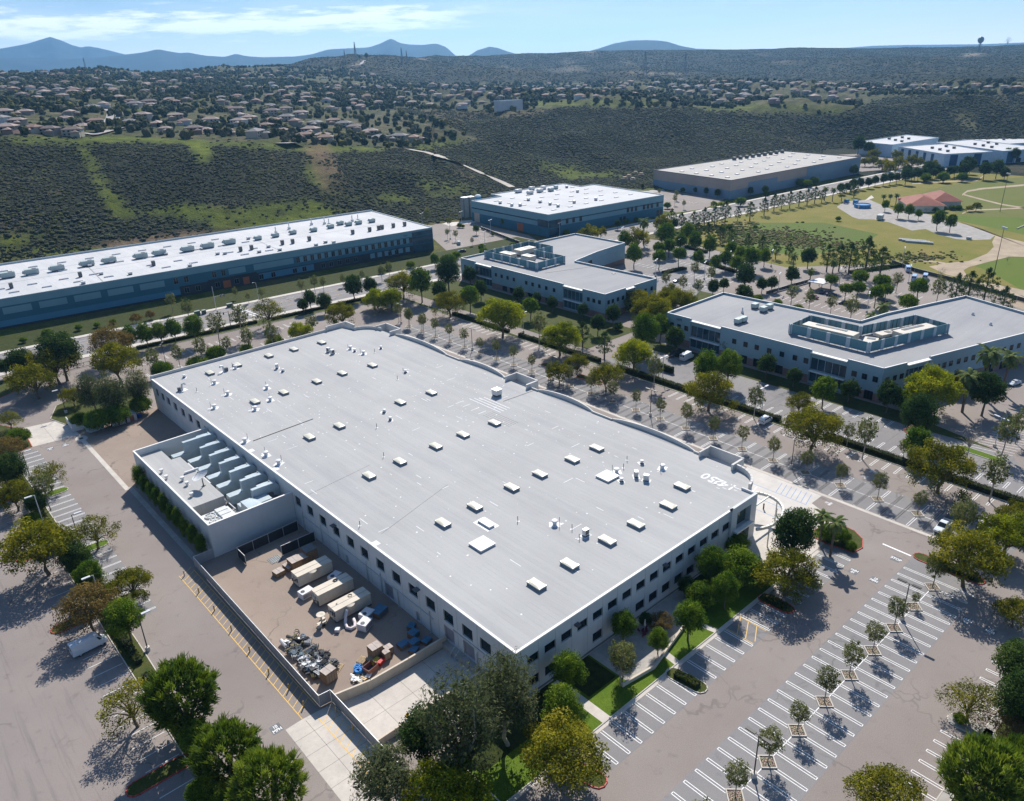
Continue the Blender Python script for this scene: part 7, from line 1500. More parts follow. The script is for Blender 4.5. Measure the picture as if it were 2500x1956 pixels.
def opencrate(label, x, y, sx, sy, sz, rz):
    t = thing('open_crate', label, 'crate', (x, y, 0), rz); m = MB()
    for a in ((-sx/2, -sy/2, sx/2, -sy/2+.08), (-sx/2, sy/2-.08, sx/2, sy/2), (-sx/2, -sy/2+.08, -sx/2+.08, sy/2-.08), (sx/2-.08, -sy/2+.08, sx/2, sy/2-.08)): m.box(a[0], a[1], .05, a[2], a[3], sz)
    m.box(-sx/2, -sy/2, 0, sx/2, sy/2, .05, 1); m.build('box', [mat('reddish_crate', (.26, .12, .09)), METAL_D], t, local=True); return t
opencrate('open reddish crate without a lid by the bent wall', -13.2, 22.6, 2.2, 1.7, 1.1, .2)
PAL = mat('pallet_wood', (.48, .36, .22), .85, .2, 2)
def pallet(label, x, y, rz, z=0, n=1, w_=1.6, l=2.6, grp=None):
    t = thing('wooden_pallet', label, 'pallet', (x, y, z), rz, grp)
    m = MB()
    for j in range(n):
        for k in range(9): m.box(-l/2+k*l/9+.02, -w_/2, j*.15+.1, -l/2+k*l/9+l/9*.62, w_/2, j*.15+.13)
    m.build('deck', PAL, t, local=True); m = MB()
    for j in range(n):
        for y_ in (-w_/2+.06, 0, w_/2-.06): m.box(-l/2, y_-.05, j*.15, l/2, y_+.05, j*.15+.1)
    m.build('runner', PAL, t, local=True); return t
pallet('single pale pallet lying beside the tall weathered crate', -17.2, 27.0, .55); pallet('stack of pallets left of the red box by the bent wall', -13.2, 25.2, .4, 0, 5, 1.4, 1.6); pallet('stack of pallets beside the yellow box by the bent wall', -11.6, 24.4, .4, 0, 5, 1.4, 1.8)
for i, (x, y, c_) in enumerate(((-11.6, 23.4, (.55, .40, .05)), (-11.0, 22.7, (.42, .03, .03)))):
    t = MB(); t.obox((0, 0, .45), (1.5, .7, .6), .4); t.obox((0, 0, .78), (1.5, .75, .08), .4); o = t.build('storage_box', mat(('yellow_plastic', 'red_plastic')[i], c_, .5)); o.location = (x, y, 0); tag(o, ('yellow', 'red')[i]+' storage box on the pallets by the bent wall', 'box')
# salvage heap, piece by piece
rr = random.Random(12); JM = [mat('junk_grey', (.16, .17, .18), .7, .3, 2), mat('junk_dark', (.05, .05, .055), .7, .3, 2), mat('junk_olive', (.14, .12, .06), .8, .3, 2), mat('junk_steel', (.42, .44, .46), .4, .2, 2, .5, .4), mat('junk_white', (.6, .6, .6), .7), mat('junk_slate', (.09, .13, .16), .7)]
JN = ['grey', 'black', 'olive', 'steel', 'white', 'slate']
for i in range(92):
    t_ = rr.random(); y = 39.5-t_*12.5; x = -21.9+.2*(39.5-y)/3+rr.uniform(0, 4.3); k = rr.randrange(6); z = rr.uniform(0, .25); m = MB(); ty = rr.randrange(5)
    if ty == 0: m.obox((0, 0, .35), (rr.uniform(.5, 1.2), rr.uniform(.4, .9), rr.uniform(.4, .9)), 0, 0, ('X', rr.uniform(-.3, .3))); m.obox((.2, 0, .7), (.3, .3, .25), .4); nm = 'scrap_box'
    elif ty == 1: m.tube([(rr.uniform(.3, .5)*math.cos(q*.5), rr.uniform(.3, .5)*math.sin(q*.5), .2+.03*q) for q in range(26)], .06, 5); nm = 'cable_coil'
    elif ty == 2: m.tube([(-.8, 0, .3), (.8, rr.uniform(-.3, .3), .55)], rr.uniform(.12, .3), 10); m.tube([(.1, -.5, .2), (.1, .5, .35)], .1, 6); nm = 'scrap_pipe'
    elif ty == 3: [m.obox((0, q*.16-.4, .35+.02*q), (1.3, .05, .5), rr.uniform(-.1, .1), 0) for q in range(6)]; nm = 'scrap_rack'
    else: m.blob((0, 0, .4), (.6, .5, .45), 2, 0, .3, i); m.tube([(-.4, -.3, .6), (.5, .4, .9)], .05, 5); nm = 'scrap_bundle'
    o = m.build(nm, JM[k]); o.scale = (1.2,)*3; o.location = (x, y, z); o.rotation_euler = (0, 0, rr.uniform(0, 6)); tag(o, f'{JN[k]} piece in the salvage heap against the yard fence', 'scrap', 'pieces of the salvage heap')
    o['label'] = f'{JN[k]} {nm.replace("_", " ")} in the salvage heap against the yard fence'
for i in range(9):
    m = MB(); m.tube([(.45*math.cos(q*.55), .45*math.sin(q*.55), .2+.012*q) for q in range(36)], .09, 6); o = m.build('hose_coil', mat('bright_blue_hose', (.02, .22, .55), .5)); o.location = (-15.6+1.6*rr.random(), 23.0+1.5*rr.random(), .35*rr.random()); tag(o, 'bright blue hose coil on the pile by the bent cream wall', 'hose coil', 'blue hose coils')
for i in range(16):
    m = MB(); k = i % 4
    if k < 2: m.obox((0, 0, .3), (rr.uniform(.6, 1.4), rr.uniform(.2, .9), .08), 0, 0, ('X', rr.uniform(-.4, .4))); m.obox((0, .1, .15), (.4, .3, .25), .3)
    else: m.tube([(-1, 0, .2), (1, .1, .4)], .07, 6); m.tube([(-.9, .2, .25), (.9, .3, .35)], .07, 6)
    o = m.build('scrap_sheet' if k < 2 else 'scrap_pipe', [JM[4], PAL, JM[3], JM[5]][k]); o.location = (-16.8+2.9*rr.random(), 21.4+1.8*rr.random()-.2, .1); o.rotation_euler = (0, 0, rr.uniform(0, 3)); tag(o, ('white board', 'tan board', 'steel rods', 'slate rods')[k]+' on the scrap pile by the bent cream wall', 'scrap', 'scrap by the bent wall')
# dock details
t = thing('dock_stairs', 'metal stairs with tube rails at the loading dock', 'stairs', (-1.3, 13.2, 0)); m = MB(); [m.box(-1.5+.3*k, 14.2, .2*k+.1, -1.2+.3*k, 15.4, .2*k+.16) for k in range(5)]; m.build('step', METAL, t); m = MB()
for y in (14.2, 15.4): m.tube([(-1.6, y, .1), (-1.6, y, 1.0), (-.3, y, 2.1), (-.3, y, 1.1)], .05, 6)
m.build('rail', METAL, t); m = MB(); m.box(-1.1, 9.2, .0, -.03, 18.4, 1.18); m.build('dock_ledge', CONC_D, t)
t = thing('bucket', 'yellow bucket on the cream dock wall', 'bucket', (-15.2, 8.6, 0)); m = MB(); m.lathe((0, 0, 1.3), [(.22, 0), (.32, .6), (.28, .6), (.2, .1)], 14); m.build('shell', mat('yellow_plastic', (.55, .40, .05), .5), t, local=True); m = MB(); m.tube([(.3*math.cos(a), 0, 1.9+.3*math.sin(a)) for a in np.linspace(0, PI, 8)], .02, 4); m.build('handle', METAL_D, t, local=True)
# behind the annex: enclosure, dumpster, sheds and bins
wall('white block walls of the refuse enclosure', [(-23.1, 172.6), (-23.4, 165.2), (-19, 164.6)], 2.2, .25, WALLM, 'refuse_enclosure')
t = thing('dumpster', 'open pale blue rounded dumpster behind the annex', 'dumpster', (-18.6, 161.2, 0), .1); m = MB()
i = 0; w2, l2 = 1.5, 2.4; bot = [(-l2*.8, -w2*.8, .25), (l2*.8, -w2*.8, .25), (l2*.8, w2*.8, .25), (-l2*.8, w2*.8, .25)]; top = [(-l2, -w2, 1.9), (l2, -w2, 1.9), (l2, w2, 1.9), (-l2, w2, 1.9)]
for k in range(4): m.poly([bot[k], bot[(k+1) % 4], top[(k+1) % 4], top[k]]); m.poly([top[k], top[(k+1) % 4], (top[(k+1) % 4][0]*.92, top[(k+1) % 4][1]*.9, 1.9), (top[k][0]*.92, top[k][1]*.9, 1.9)]); m.poly([(top[k][0]*.92, top[k][1]*.9, 1.9), (top[(k+1) % 4][0]*.92, top[(k+1) % 4][1]*.9, 1.9), (bot[(k+1) % 4][0]*.9, bot[(k+1) % 4][1]*.9, .4), (bot[k][0]*.9, bot[k][1]*.9, .4)])
m.poly([(p_[0]*.9, p_[1]*.9, .4) for p_ in bot]); m.build('bin', mat('pale_blue_steel', (.34, .44, .50), .5), t, local=True); m = MB(); m.box(-l2*.9, w2*.2, 1.92, l2*.5, w2, 1.98); m.build('lid', mat('teal_lid', (.1, .28, .36)), t, local=True)
for i, (x, lab) in enumerate(((-11.9, 'pale flat-roofed storage shed left of the gabled shed'), (-8.6, 'small gabled storage shed with a red door behind the annex'))):
    t = thing('storage_shed', lab, 'shed', (x, 161.2, 0), 0, None); m = MB(); m.box(-1.4, -1.3, 0, 1.4, 1.3, 2.2); m.build('wall', mat('shed_wall', (.45, .45, .46)), t, local=True); m = MB()
    if i == 0: m.obox((0, 0, 2.35), (3.1, 2.9, .2), 0, 0, ('X', .08))
    else: m.poly([(-1.6, -1.5, 2.1), (-1.6, 1.5, 2.1), (0, 1.5, 3.1), (0, -1.5, 3.1)][::-1]); m.poly([(1.6, -1.5, 2.1), (1.6, 1.5, 2.1), (0, 1.5, 3.1), (0, -1.5, 3.1)]); m.poly([(-1.4, -1.301, 2.2), (1.4, -1.301, 2.2), (0, -1.301, 3.05)])
    m.build('roof', mat('shed_roof', (.20, .30, .36)), t, local=True)
    if i: m = MB(); m.box(-.6, -1.34, 0, .6, -1.3, 1.9); m.build('door', mat('red_brown_door', (.22, .10, .08)), t, local=True)
for x, y, c_, lab in ((-6.2, 160.9, (.02, .08, .30), 'blue wheeled bin right of the gabled shed'), (-13.6, 160.4, (.6, .62, .63), 'small white bin left of the pale shed')):
    t = thing('wheeled_bin', lab, 'bin', (x, y, 0)); m = MB(); m.lathe((0, 0, 0), [(.5, .1), (.62, 1.2)], 4); m.build('bin', mat('bin_'+('blue' if c_[0] < .1 else 'white'), c_, .5), t, local=True); m = MB(); m.lathe((0, 0, 1.2), [(.66, 0), (.66, .08), (.3, .2)], 4); m.build('lid', mat('bin_'+('blue' if c_[0] < .1 else 'white'), c_, .5), t, local=True)
t = thing('sliding_gate', 'thin metal sliding gate at the left street entrance', 'gate', (-6, 221.6, 0)); m = MB(); [m.tube([(-10.2+k*.5, 221.6, .1), (-10.2+k*.5, 221.6, 1.6)], .025, 4) for k in range(17)]; m.box(-10.3, 221.56, 1.55, -1.9, 221.64, 1.65); m.box(-10.3, 221.56, .1, -1.9, 221.64, .2); m.build('frame', METAL_D, t)
for x in (-10.6, -1.7): m = MB(); m.box(x-.2, 221.4, 0, x+.2, 221.8, 1.9); m.build('gate_post', mat('orange_post', (.4, .18, .07)), t)
# patio furniture, plaza posts
t = thing('patio_set', 'folded pale parasol over a dark red table on the patio', 'patio table', (*G(1500+320/4.366, 1173+1640/4.366)[:2], .11)); m = MB(); m.lathe((0, 0, 0), [(.3, 0), (.06, .06), (.06, .7), (.6, .7), (.6, .75)], 14); m.build('table', mat('maroon_metal', (.16, .03, .06)), t, local=True); m = MB(); m.lathe((0, 0, .7), [(.03, 0), (.03, 1.1), (.2, 1.2), (.1, 2.4), (.01, 2.6)], 10); m.build('parasol', mat('pale_canvas', (.6, .55, .5)), t, local=True)
for k in range(4): a = k*PI/2+.4; m = MB(); m.box(math.cos(a)*1.0-.2, math.sin(a)*1.0-.2, .4, math.cos(a)*1.0+.2, math.sin(a)*1.0+.2, .45); m.box(math.cos(a)*1.18-.2, math.sin(a)*1.18-.03, .45, math.cos(a)*1.18+.2, math.sin(a)*1.18+.03, .9); m.tube([(math.cos(a), math.sin(a), 0), (math.cos(a), math.sin(a), .4)], .04, 5); m.build('chair', mat('maroon_metal', (.16, .03, .06)), t, local=True)
for i, (x, y) in enumerate(((1190, 1040), (1415, 1130))): p_ = G(1700+x/7.267, 1100+y/7.267); m = MB(); m.lathe((0, 0, 0), [(.16, 0), (.16, 1.2), (.2, 1.25), (.2, 1.4)], 10); o = m.build('plaza_bollard', mat('brown_bollard', (.14, .09, .07))); o.location = p_; tag(o, ('brown bollard under the canopy ring on the entrance plaza', 'brown bollard beyond the canopy ring on the entrance plaza')[i], 'bollard')
# park objects
t = thing('water_tank', 'round blue tank on the park gravel', 'tank', (444, 155.6, 0)); m = MB(); m.lathe((0, 0, 0), [(5, 0), (5, 2.2), (4.7, 2.2), (4.7, 1.7)], 28); m.build('wall', mat('tank_blue', (.04, .20, .42), .5), t, local=True); m = MB(); m.box(-5.3, -.4, 0, -4.9, .4, 2.6); m.build('ladder', METAL, t, local=True)
for i, (x, y, lab) in enumerate(((452, 164, 'dark blue bin behind the round blue tank'), (456, 172, 'small blue bin left of the round blue tank'))):
    m = MB(); m.box(-1.5, -1.2, .2, 1.5, 1.2, 2.6 if i == 0 else 1.8); m.box(-1.6, -1.3, 2.6 if i == 0 else 1.8, 1.6, 1.3, 2.8 if i == 0 else 1.95); o = m.build('waste_bin', mat('tank_blue', (.04, .20, .42), .5)); o.location = (x, y, 0); tag(o, lab, 'bin')
m = MB(); m.box(-3, -1.4, .4, 3, 1.4, 2.8); m.box(-3.1, -1.5, 2.8, 3.1, 1.5, 2.95); o = m.build('storage_container', mat('pale_steel', (.42, .45, .45))); o.location = (412.3, 129.7, 0); o.rotation_euler = (0, 0, .2); tag(o, 'pale steel container standing alone on the park gravel', 'container')
for i in range(3):
    m = MB(); [m.box(-6.5, -.9+.5*k, .1+.0*k, 6.5, -.5+.5*k, 1.0) for k in range(4)]; o = m.build('stacked_barrier', mat('weathered_concrete', (.40, .42, .42))); o.location = (365.5+i*1.0-2, 89+i*2.2-2, 0); o.rotation_euler = (0, 0, -1.3); tag(o, f'long concrete barrier stack on the dry grass, {ordn(i)} from the left', 'barrier', 'concrete barriers in the field')
m = MB(); m.box(-1, -1, 0, 1, 1, 1.2); m.box(-1.1, -1.1, 1.2, 1.1, 1.1, 1.35); o = m.build('utility_box', mat('weathered_concrete', (.40, .42, .42))); o.location = (387.7, 71.5, 0); tag(o, 'small grey box alone at the end of the gravel lot', 'box')
fence('thin dark park fence along the lot edge', [(313, 79), (304, 64.6), (298, 45.6), (283, 11.6), (272, -20)], 1.8, mat('fence_mesh', (.07, .07, .065)), 6, .02, 'park_fence'); fence('thin dark fence at the court behind the angled office', [(G(1870, 720)[0], G(1870, 720)[1]), (G(1975, 690)[0], G(1975, 690)[1])], 1.6, mat('fence_mesh', (.07, .07, .065)), 3, .02, 'court_fence')
fence('thin dark fence along the lot of the blue block', [G(1000+430/2.464, 420+345/2.464)[:2], G(1000+660/2.464, 420+435/2.464)[:2]], 1.8, mat('fence_mesh', (.07, .07, .065)), 4, .02, 'lot_fence')
for i, (x, y) in enumerate(((150, 75), (60, 120), (85, 105), (160, 95), (110, 125), (125, 85))): p_ = G(1500+x/2.464, 400+y/2.464); m = MB(); m.obox((0, 0, 2.2), (5, 4, 4.4), .2*i); m.obox((.5, .3, 4.9), (3, 3, 1.0), .3); o = m.build('stacked_pallets', mat('tan_stack', (.30, .24, .17))); o.location = (p_[0], p_[1], 0); tag(o, f'tan pallet stack left of the tan warehouse, {ordn(i)} in the group from the right'[:0]+f'tan pallet stack in the yard left of the tan warehouse', 'pallet stack', 'pallet stacks by the tan warehouse')
# ------------------------------------------------------------------ houses on the mesa, brush, far trees, pylons
HW = [mat('cream_stucco', (0.403, 0.350, 0.286), .85, .1, .1), mat('tan_stucco', (0.281, 0.237, 0.195), .85, .1, .1), mat('white_stucco_house', (0.512, 0.500, 0.494), .85, .1, .1), mat('rose_stucco', (0.293, 0.200, 0.169), .85, .1, .1)]
HR = [mat('terracotta_roof', (0.207, 0.131, 0.104), .85, .2, .3), mat('brown_roof', (0.146, 0.112, 0.104), .85, .2, .3), mat('grey_tile_roof', (0.171, 0.163, 0.163), .85, .2, .3), mat('pink_tan_roof', (0.268, 0.206, 0.182), .85, .2, .3)]
HWN = ['cream', 'tan', 'white', 'rose']; HRN = ['terracotta', 'brown', 'grey', 'pink-tan']
HV = []
for v in range(6):
    rr = random.Random(40+v); w = MB(); r = MB(); L, D, h = rr.uniform(15, 19), rr.uniform(10, 12), (5.8 if v % 3 else 3.6)
    w.box(-L/2, -D/2, -1.5, L/2, D/2, h); hip(r, 0, 0, h+.01, L, D, 2.3, 0, 0, .8)
    sx = L*.25*(1 if v % 2 else -1); w.box(sx-4, -D/2-4.5, -1.5, sx+4, -D/2+.5, h*.62); hip(r, sx, -D/2-2, h*.62+.01, 8, 5.6, 1.6, PI/2, 0, .7)
    if v in (1, 4): w.box(-sx-3, D/2-.5, -1.5, -sx+3, D/2+3.5, h*.6); hip(r, -sx, D/2+1.5, h*.6+.01, 6, 5, 1.4, 0, 0, .6)
    if v in (0, 3): w.box(-1, 0, h, 0, 1, h+3.2)
    wn = [(u, z) for u in (-L*.36, -L*.12, L*.12, L*.36) for z in ((.9, 3.6) if h > 4 else (.9,)) if not (z < 2 and abs(u-sx) < 4.6)]
    HV.append((w, r, wn, D))
HM = {}
def hmesh(v, wi, ri):
    k = (v, wi, ri)
    if k not in HM:
        w, r, wn, D = HV[v]; a = w.build('wall', HW[wi]); b = r.build('roof', HR[ri]); ws = []
        for u, z in wn: m = MB(); m.box(u-.9, -D/2-.06, z, u+.9, -D/2-.01, z+1.4); q = m.build('window', GLASS); ws.append(q.data); bpy.data.objects.remove(q)
        HM[k] = (a.data, b.data, ws); bpy.data.objects.remove(a); bpy.data.objects.remove(b)
    return HM[k]
HOUSES = []
def house(x, y, z, rz, v, wi, ri, label, group, sc=1.0, win=True):
    a, b, ws = hmesh(v, wi, ri); t = thing('house', label, 'house', (x, y, z), rz, group); t.scale = (sc, sc, sc); HOUSES.append((x, y))
    for nm, me in [('wall', a), ('roof', b)]+([('window', q) for q in ws] if win else []): o = bpy.data.objects.new(nm, me); C.objects.link(o); o.parent = t
rh = random.Random(5)
FRONT = [(85, 318), (125, 322), (235, 300), (180, 325), (160, 290), (225, 262), (318, 302), (385, 302), (350, 286), (430, 286), (110, 228), (33, 218), (55, 234), (178, 226), (290, 236), (240, 232), (330, 258), (365, 252), (425, 252), (300, 200), (395, 200), (475, 320), (515, 298), (585, 300), (555, 325), (625, 330), (500, 318), (650, 305), (610, 292), (665, 275), (700, 290), (625, 247), (660, 256), (700, 268), (735, 280), (720, 300), (770, 300), (760, 322), (790, 335), (815, 298), (840, 306), (865, 310), (580, 270), (540, 250), (690, 320), (745, 330), (930, 335), (975, 338), (1010, 340), (905, 320), (205, 310), (45, 300), (10, 280), (20, 320), (275, 215), (150, 180), (90, 190), (210, 185), (260, 176), (330, 180)]
for i, (u, v) in enumerate(sorted(FRONT)):
    p = hit(u, v+6)
    if p is None: continue
    vi, wi, ri = rh.randrange(6), rh.choice((0, 0, 1, 1, 2, 3)), rh.choice((0, 0, 1, 2, 3, 3))
    house(*p, rh.choice((YAW*-1, YAW*-1+PI/2, -.5, -1.0))+rh.uniform(-.2, .2), vi, wi, ri, f'{HWN[wi]} house with {HRN[ri]} roof, {ordn(i)} from the left on the near mesa', 'houses on the near mesa', rh.uniform(.72, .9))
def inp(poly, u, v):
    ins = False
    for i in range(len(poly)):
        x1, y1 = poly[i]; x2, y2 = poly[(i+1) % len(poly)]
        if (y1 > v) != (y2 > v) and u < (x2-x1)*(v-y1)/(y2-y1)+x1: ins = not ins
    return ins
ZN = [([(0, 330), (140, 330), (300, 320), (480, 340), (700, 345), (960, 352), (900, 318), (560, 235), (0, 215)], 26, 'among the trees of the near mesa'), ([(0, 235), (0, 178), (330, 172), (560, 190), (800, 232), (960, 260), (850, 290), (560, 240)], 56, 'higher up the left mesa'),
      ([(620, 238), (700, 218), (1000, 206), (1250, 204), (1330, 206), (1330, 242), (1200, 245), (1180, 270), (1010, 264)], 66, 'in the far middle neighbourhood'), ([(1330, 206), (1640, 198), (1900, 204), (2090, 206), (2080, 250), (1860, 252), (1700, 255), (1600, 242), (1330, 242)], 76, 'in the far right neighbourhood'), ([(1950, 206), (2500, 208), (2500, 222), (2180, 224), (2090, 222)], 26, 'in the thin row below the right hills'), ([(540, 172), (860, 172), (1000, 186), (800, 196), (600, 188)], 16, 'along the left skyline ridge')]
for poly, n, wh in ZN:
    us = [p[0] for p in poly]; vs_ = [p[1] for p in poly]; k = 0; cand = []
    v0 = max(vs_); row = 0
    while v0 > min(vs_):     # streets follow the contours: houses line up along them
        u = min(us)+rh.uniform(0, 10); ph = rh.uniform(0, 6)
        while u < max(us):
            v = v0+4*math.sin(u*.012+ph)+rh.uniform(-1.2, 1.2); p = hit(u, v) if inp(poly, u, v) else None
            if p: cand.append((u, v, p)); u += max(7, 23*FPX/math.dist(p[:2], CAM[:2]))*rh.uniform(.9, 1.15)
            else: u += 8
        v0 -= (13 if v0 > 280 else 9 if v0 > 235 else 6)*(.55 if row % 2 else 1.25); row += 1
    rh.shuffle(cand)
    for u, v, p in cand:
        if k >= n: break
        if any((p[0]-a)**2+(p[1]-b)**2 < 19**2 for a, b in HOUSES): continue
        wi, ri = rh.choice((0, 0, 1, 1, 2, 3)), rh.choice((0, 0, 1, 2, 3, 3)); house(*p, rh.choice((-YAW, -YAW, -YAW+PI/2))+rh.uniform(-.2, .2), rh.randrange(6), wi, ri, f'small {HWN[wi]} house with {HRN[ri]} roof {wh}', f'{HWN[wi]} houses with {HRN[ri]} roofs {wh}', rh.uniform(.62, .82), False); k += 1
p = hit(1232, 266); sb = block('apartment_building', 'flat-roofed white and rust building alone at the edge of the far mesa', [(p[0]-14, p[1]-8), (p[0]+16, p[1]-14), (p[0]+19, p[1]), (p[0]-11, p[1]+6)], p[2]+9, [(p[2]-2, p[2]+9, 0)], [HW[2], mat('unit_coping', (.5, .56, .6))], ROOFG)
RPTS = []
# scattered growth: points carrying their own size, each grown into a leafy clump
def grow(name, P, rad, mats, sub=2, squash=.75, lift=.35, seed=1, rough=.9):
    me = bpy.data.meshes.new(name); me.vertices.add(len(P)); me.vertices.foreach_set('co', P.astype(np.float32).ravel()); a = me.attributes.new('rad', 'FLOAT', 'POINT'); a.data.foreach_set('value', rad.astype(np.float32)); me.update()
    o = bpy.data.objects.new(name, me); C.objects.link(o); struct(o, 'stuff')
    ng = bpy.data.node_groups.new(name, 'GeometryNodeTree'); ng.interface.new_socket('Geometry', in_out='INPUT', socket_type='NodeSocketGeometry'); ng.interface.new_socket('Geometry', in_out='OUTPUT', socket_type='NodeSocketGeometry')
    gi = ng.nodes.new('NodeGroupInput'); go = ng.nodes.new('NodeGroupOutput'); iop = ng.nodes.new('GeometryNodeInstanceOnPoints'); L = ng.links.new
    join = ng.nodes.new('GeometryNodeJoinGeometry')
    for k, mt in enumerate(mats):
        ico = ng.nodes.new('GeometryNodeMeshIcoSphere'); ico.inputs['Radius'].default_value = 1; ico.inputs['Subdivisions'].default_value = sub
        tn = ng.nodes.new('ShaderNodeTexNoise'); tn.inputs['Scale'].default_value = 1.9; tn.inputs['Detail'].default_value = 3; cx = ng.nodes.new('ShaderNodeCombineXYZ'); cx.inputs[0].default_value = 7.1*k+seed
        ps = ng.nodes.new('GeometryNodeInputPosition'); ad = ng.nodes.new('ShaderNodeVectorMath'); ad.operation = 'ADD'; L(ps.outputs[0], ad.inputs[0]); L(cx.outputs[0], ad.inputs[1]); L(ad.outputs[0], tn.inputs['Vector'])
        mr = ng.nodes.new('ShaderNodeMapRange'); mr.inputs[1].default_value = .3; mr.inputs[2].default_value = .7; mr.inputs[3].default_value = 1-rough*.6; mr.inputs[4].default_value = 1+rough*.35; L(tn.outputs[0], mr.inputs[0])
        sc = ng.nodes.new('ShaderNodeVectorMath'); sc.operation = 'SCALE'; L(ps.outputs[0], sc.inputs[0]); L(mr.outputs[0], sc.inputs['Scale']); mu = ng.nodes.new('ShaderNodeVectorMath'); mu.operation = 'MULTIPLY_ADD'; L(sc.outputs[0], mu.inputs[0]); mu.inputs[1].default_value = (1, 1, squash); mu.inputs[2].default_value = (0, 0, lift)
        sp = ng.nodes.new('GeometryNodeSetPosition'); L(ico.outputs['Mesh'], sp.inputs['Geometry']); L(mu.outputs[0], sp.inputs['Position'])
        sm = ng.nodes.new('GeometryNodeSetMaterial'); sm.inputs['Material'].default_value = mt; L(sp.outputs[0], sm.inputs[0]); g2 = ng.nodes.new('GeometryNodeGeometryToInstance'); L(sm.outputs[0], g2.inputs[0]); L(g2.outputs[0], join.inputs[0]); me.materials.append(mt)
    na = ng.nodes.new('GeometryNodeInputNamedAttribute'); na.data_type = 'FLOAT'; na.inputs['Name'].default_value = 'rad'
    rv = ng.nodes.new('FunctionNodeRandomValue'); rv.data_type = 'FLOAT_VECTOR'; rv.inputs[0].default_value = (-.12, -.12, 0); rv.inputs[1].default_value = (.12, .12, 6.28); ri = ng.nodes.new('FunctionNodeRandomValue'); ri.data_type = 'INT'; ri.inputs[4].default_value = 0; ri.inputs[5].default_value = len(mats)-1
    L(gi.outputs[0], iop.inputs['Points']); L(join.outputs[0], iop.inputs['Instance']); iop.inputs['Pick Instance'].default_value = True; L(ri.outputs[2], iop.inputs['Instance Index']); L(rv.outputs[0], iop.inputs['Rotation']); L(na.outputs[0], iop.inputs['Scale']); L(iop.outputs[0], go.inputs[0])
    md = o.modifiers.new('grow', 'NODES'); md.node_group = ng; return o
def brush_m(name, c1, c2):
    m, nt, b = nodes(name); p = pos(nt); oi = nt.nodes.new('ShaderNodeObjectInfo'); c = mixc(nt, mth2(nt, 'ADD', mth2(nt, 'MULTIPLY', oi.outputs['Random'], .28), mth2(nt, 'MULTIPLY', ramp(nt, noise(nt, p, .013, 5, .68), .36, .66), .72)), c1, c2)
    c = mixc(nt, ramp(nt, noise(nt, p, .9, 3, .7), .35, .65), mixc(nt, 1.0, c, (.55, .55, .55), 'MULTIPLY'), c); nt.links.new(c, b.inputs['Base Color']); b.inputs['Roughness'].default_value = .95; b.inputs['Specular IOR Level'].default_value = .08
    bn = N(nt, 'ShaderNodeBump'); bn.inputs['Distance'].default_value = .5; nt.links.new(noise(nt, p, 2.2, 4, .7), bn.inputs['Height']); nt.links.new(bn.outputs[0], b.inputs['Normal']); return m
# service road up the ridge and lanes on the mesa
def ribbon(name, pts, w, m_, z=.35, n=4):
    P3 = [hit(a[0]+(c[0]-a[0])*k/5, a[1]+(c[1]-a[1])*k/5) for a, c in zip(pts[:-1], pts[1:]) for k in range(5)]+[hit(*pts[-1])]; P3 = [p for p in P3 if p]; P3 = [P3[0]]+[b_ for a_, b_ in zip(P3[:-1], P3[1:]) if math.dist(a_, b_) < 60]; b = MB(); Q = []
    for a, c in zip(P3[:-1], P3[1:]):
        for k in range(n): t_ = k/n; X, Y = a[0]+(c[0]-a[0])*t_, a[1]+(c[1]-a[1])*t_; Q.append(Vector((X, Y, H(X, Y)+z)))
    RPTS.extend((q.x, q.y) for q in Q[::2])
    L_, R_ = [], []
    for i, q in enumerate(Q):
        d_ = (Q[min(i+1, len(Q)-1)]-Q[max(i-1, 0)]); d_.z = 0; d_.normalize(); n_ = Vector((-d_.y, d_.x, 0))*w/2; L_.append(q+n_); R_.append(q-n_)
    for i in range(len(Q)-1): b.poly([R_[i], R_[i+1], L_[i+1], L_[i]])
    return struct(b.build(name, m_))
PALE = mat('pale_road', (.42, .38, .32), .9, .15, .1)
ribbon('service_road', [(962, 362), (1000, 367), (1040, 374), (1085, 388), (1130, 405), (1180, 427), (1225, 447), (1252, 460)], 5.0, PALE, .9)
for p in ([(252, 268), (272, 272), (268, 290), (260, 300), (272, 308)], [(290, 275), (292, 290), (282, 306)], [(172, 322), (232, 330), (300, 312)], [(228, 188), (250, 182), (262, 190)], [(855, 162), (880, 158), (892, 146)], [(355, 228), (430, 224), (500, 228)]): ribbon('mesa_lane', p, 7, mat('lane_grey', (.30, .28, .27), .9, .15, .1), .6)
ribbon('mesa_lane', [(672, 352), (700, 350), (728, 352)], 22, mat('lane_grey', (.30, .28, .27), .9, .15, .1), .7)
area = np.gradient(DG)[None]*(AG[1]-AG[0])*DG[None]; inview = (U > -150) & (U < 2650) & (V > 60) & (V < 720)
def sample(weight, n, seed):
    r = np.random.default_rng(seed); w = (weight*area*inview).ravel(); w = w/w.sum(); idx = r.choice(w.size, n, p=w); i, j = np.unravel_index(idx, U.shape)
    fa, fd = r.random(n)-.5, r.random(n)-.5; a = AG[i]+fa*(AG[1]-AG[0]); j2 = np.clip(j+fd, 0, ND-1); d = np.interp(j2, np.arange(ND), DG); x, y = CAM[0]+np.sin(a)*d, CAM[1]+np.cos(a)*d
    z = np.array([H(p, q) for p, q in zip(x, y)]); return x, y, z, d, r
cw = np.clip(COVER, 0, 1)**2*np.clip(1.35-DG[None]/1350, .05, 1)*(DG[None] > 430)*(~FLAT)*(HG > .3)
x, y, z, d, r = sample(cw, 260000, 1); rad = (.5+.95*r.random(len(x))**2)*(.75+.6*fbm(x, y, 45, 61))*(1+np.clip((d-700)/1400, 0, .9))
rp_ = np.array(RPTS); ok = np.ones(len(x), bool)
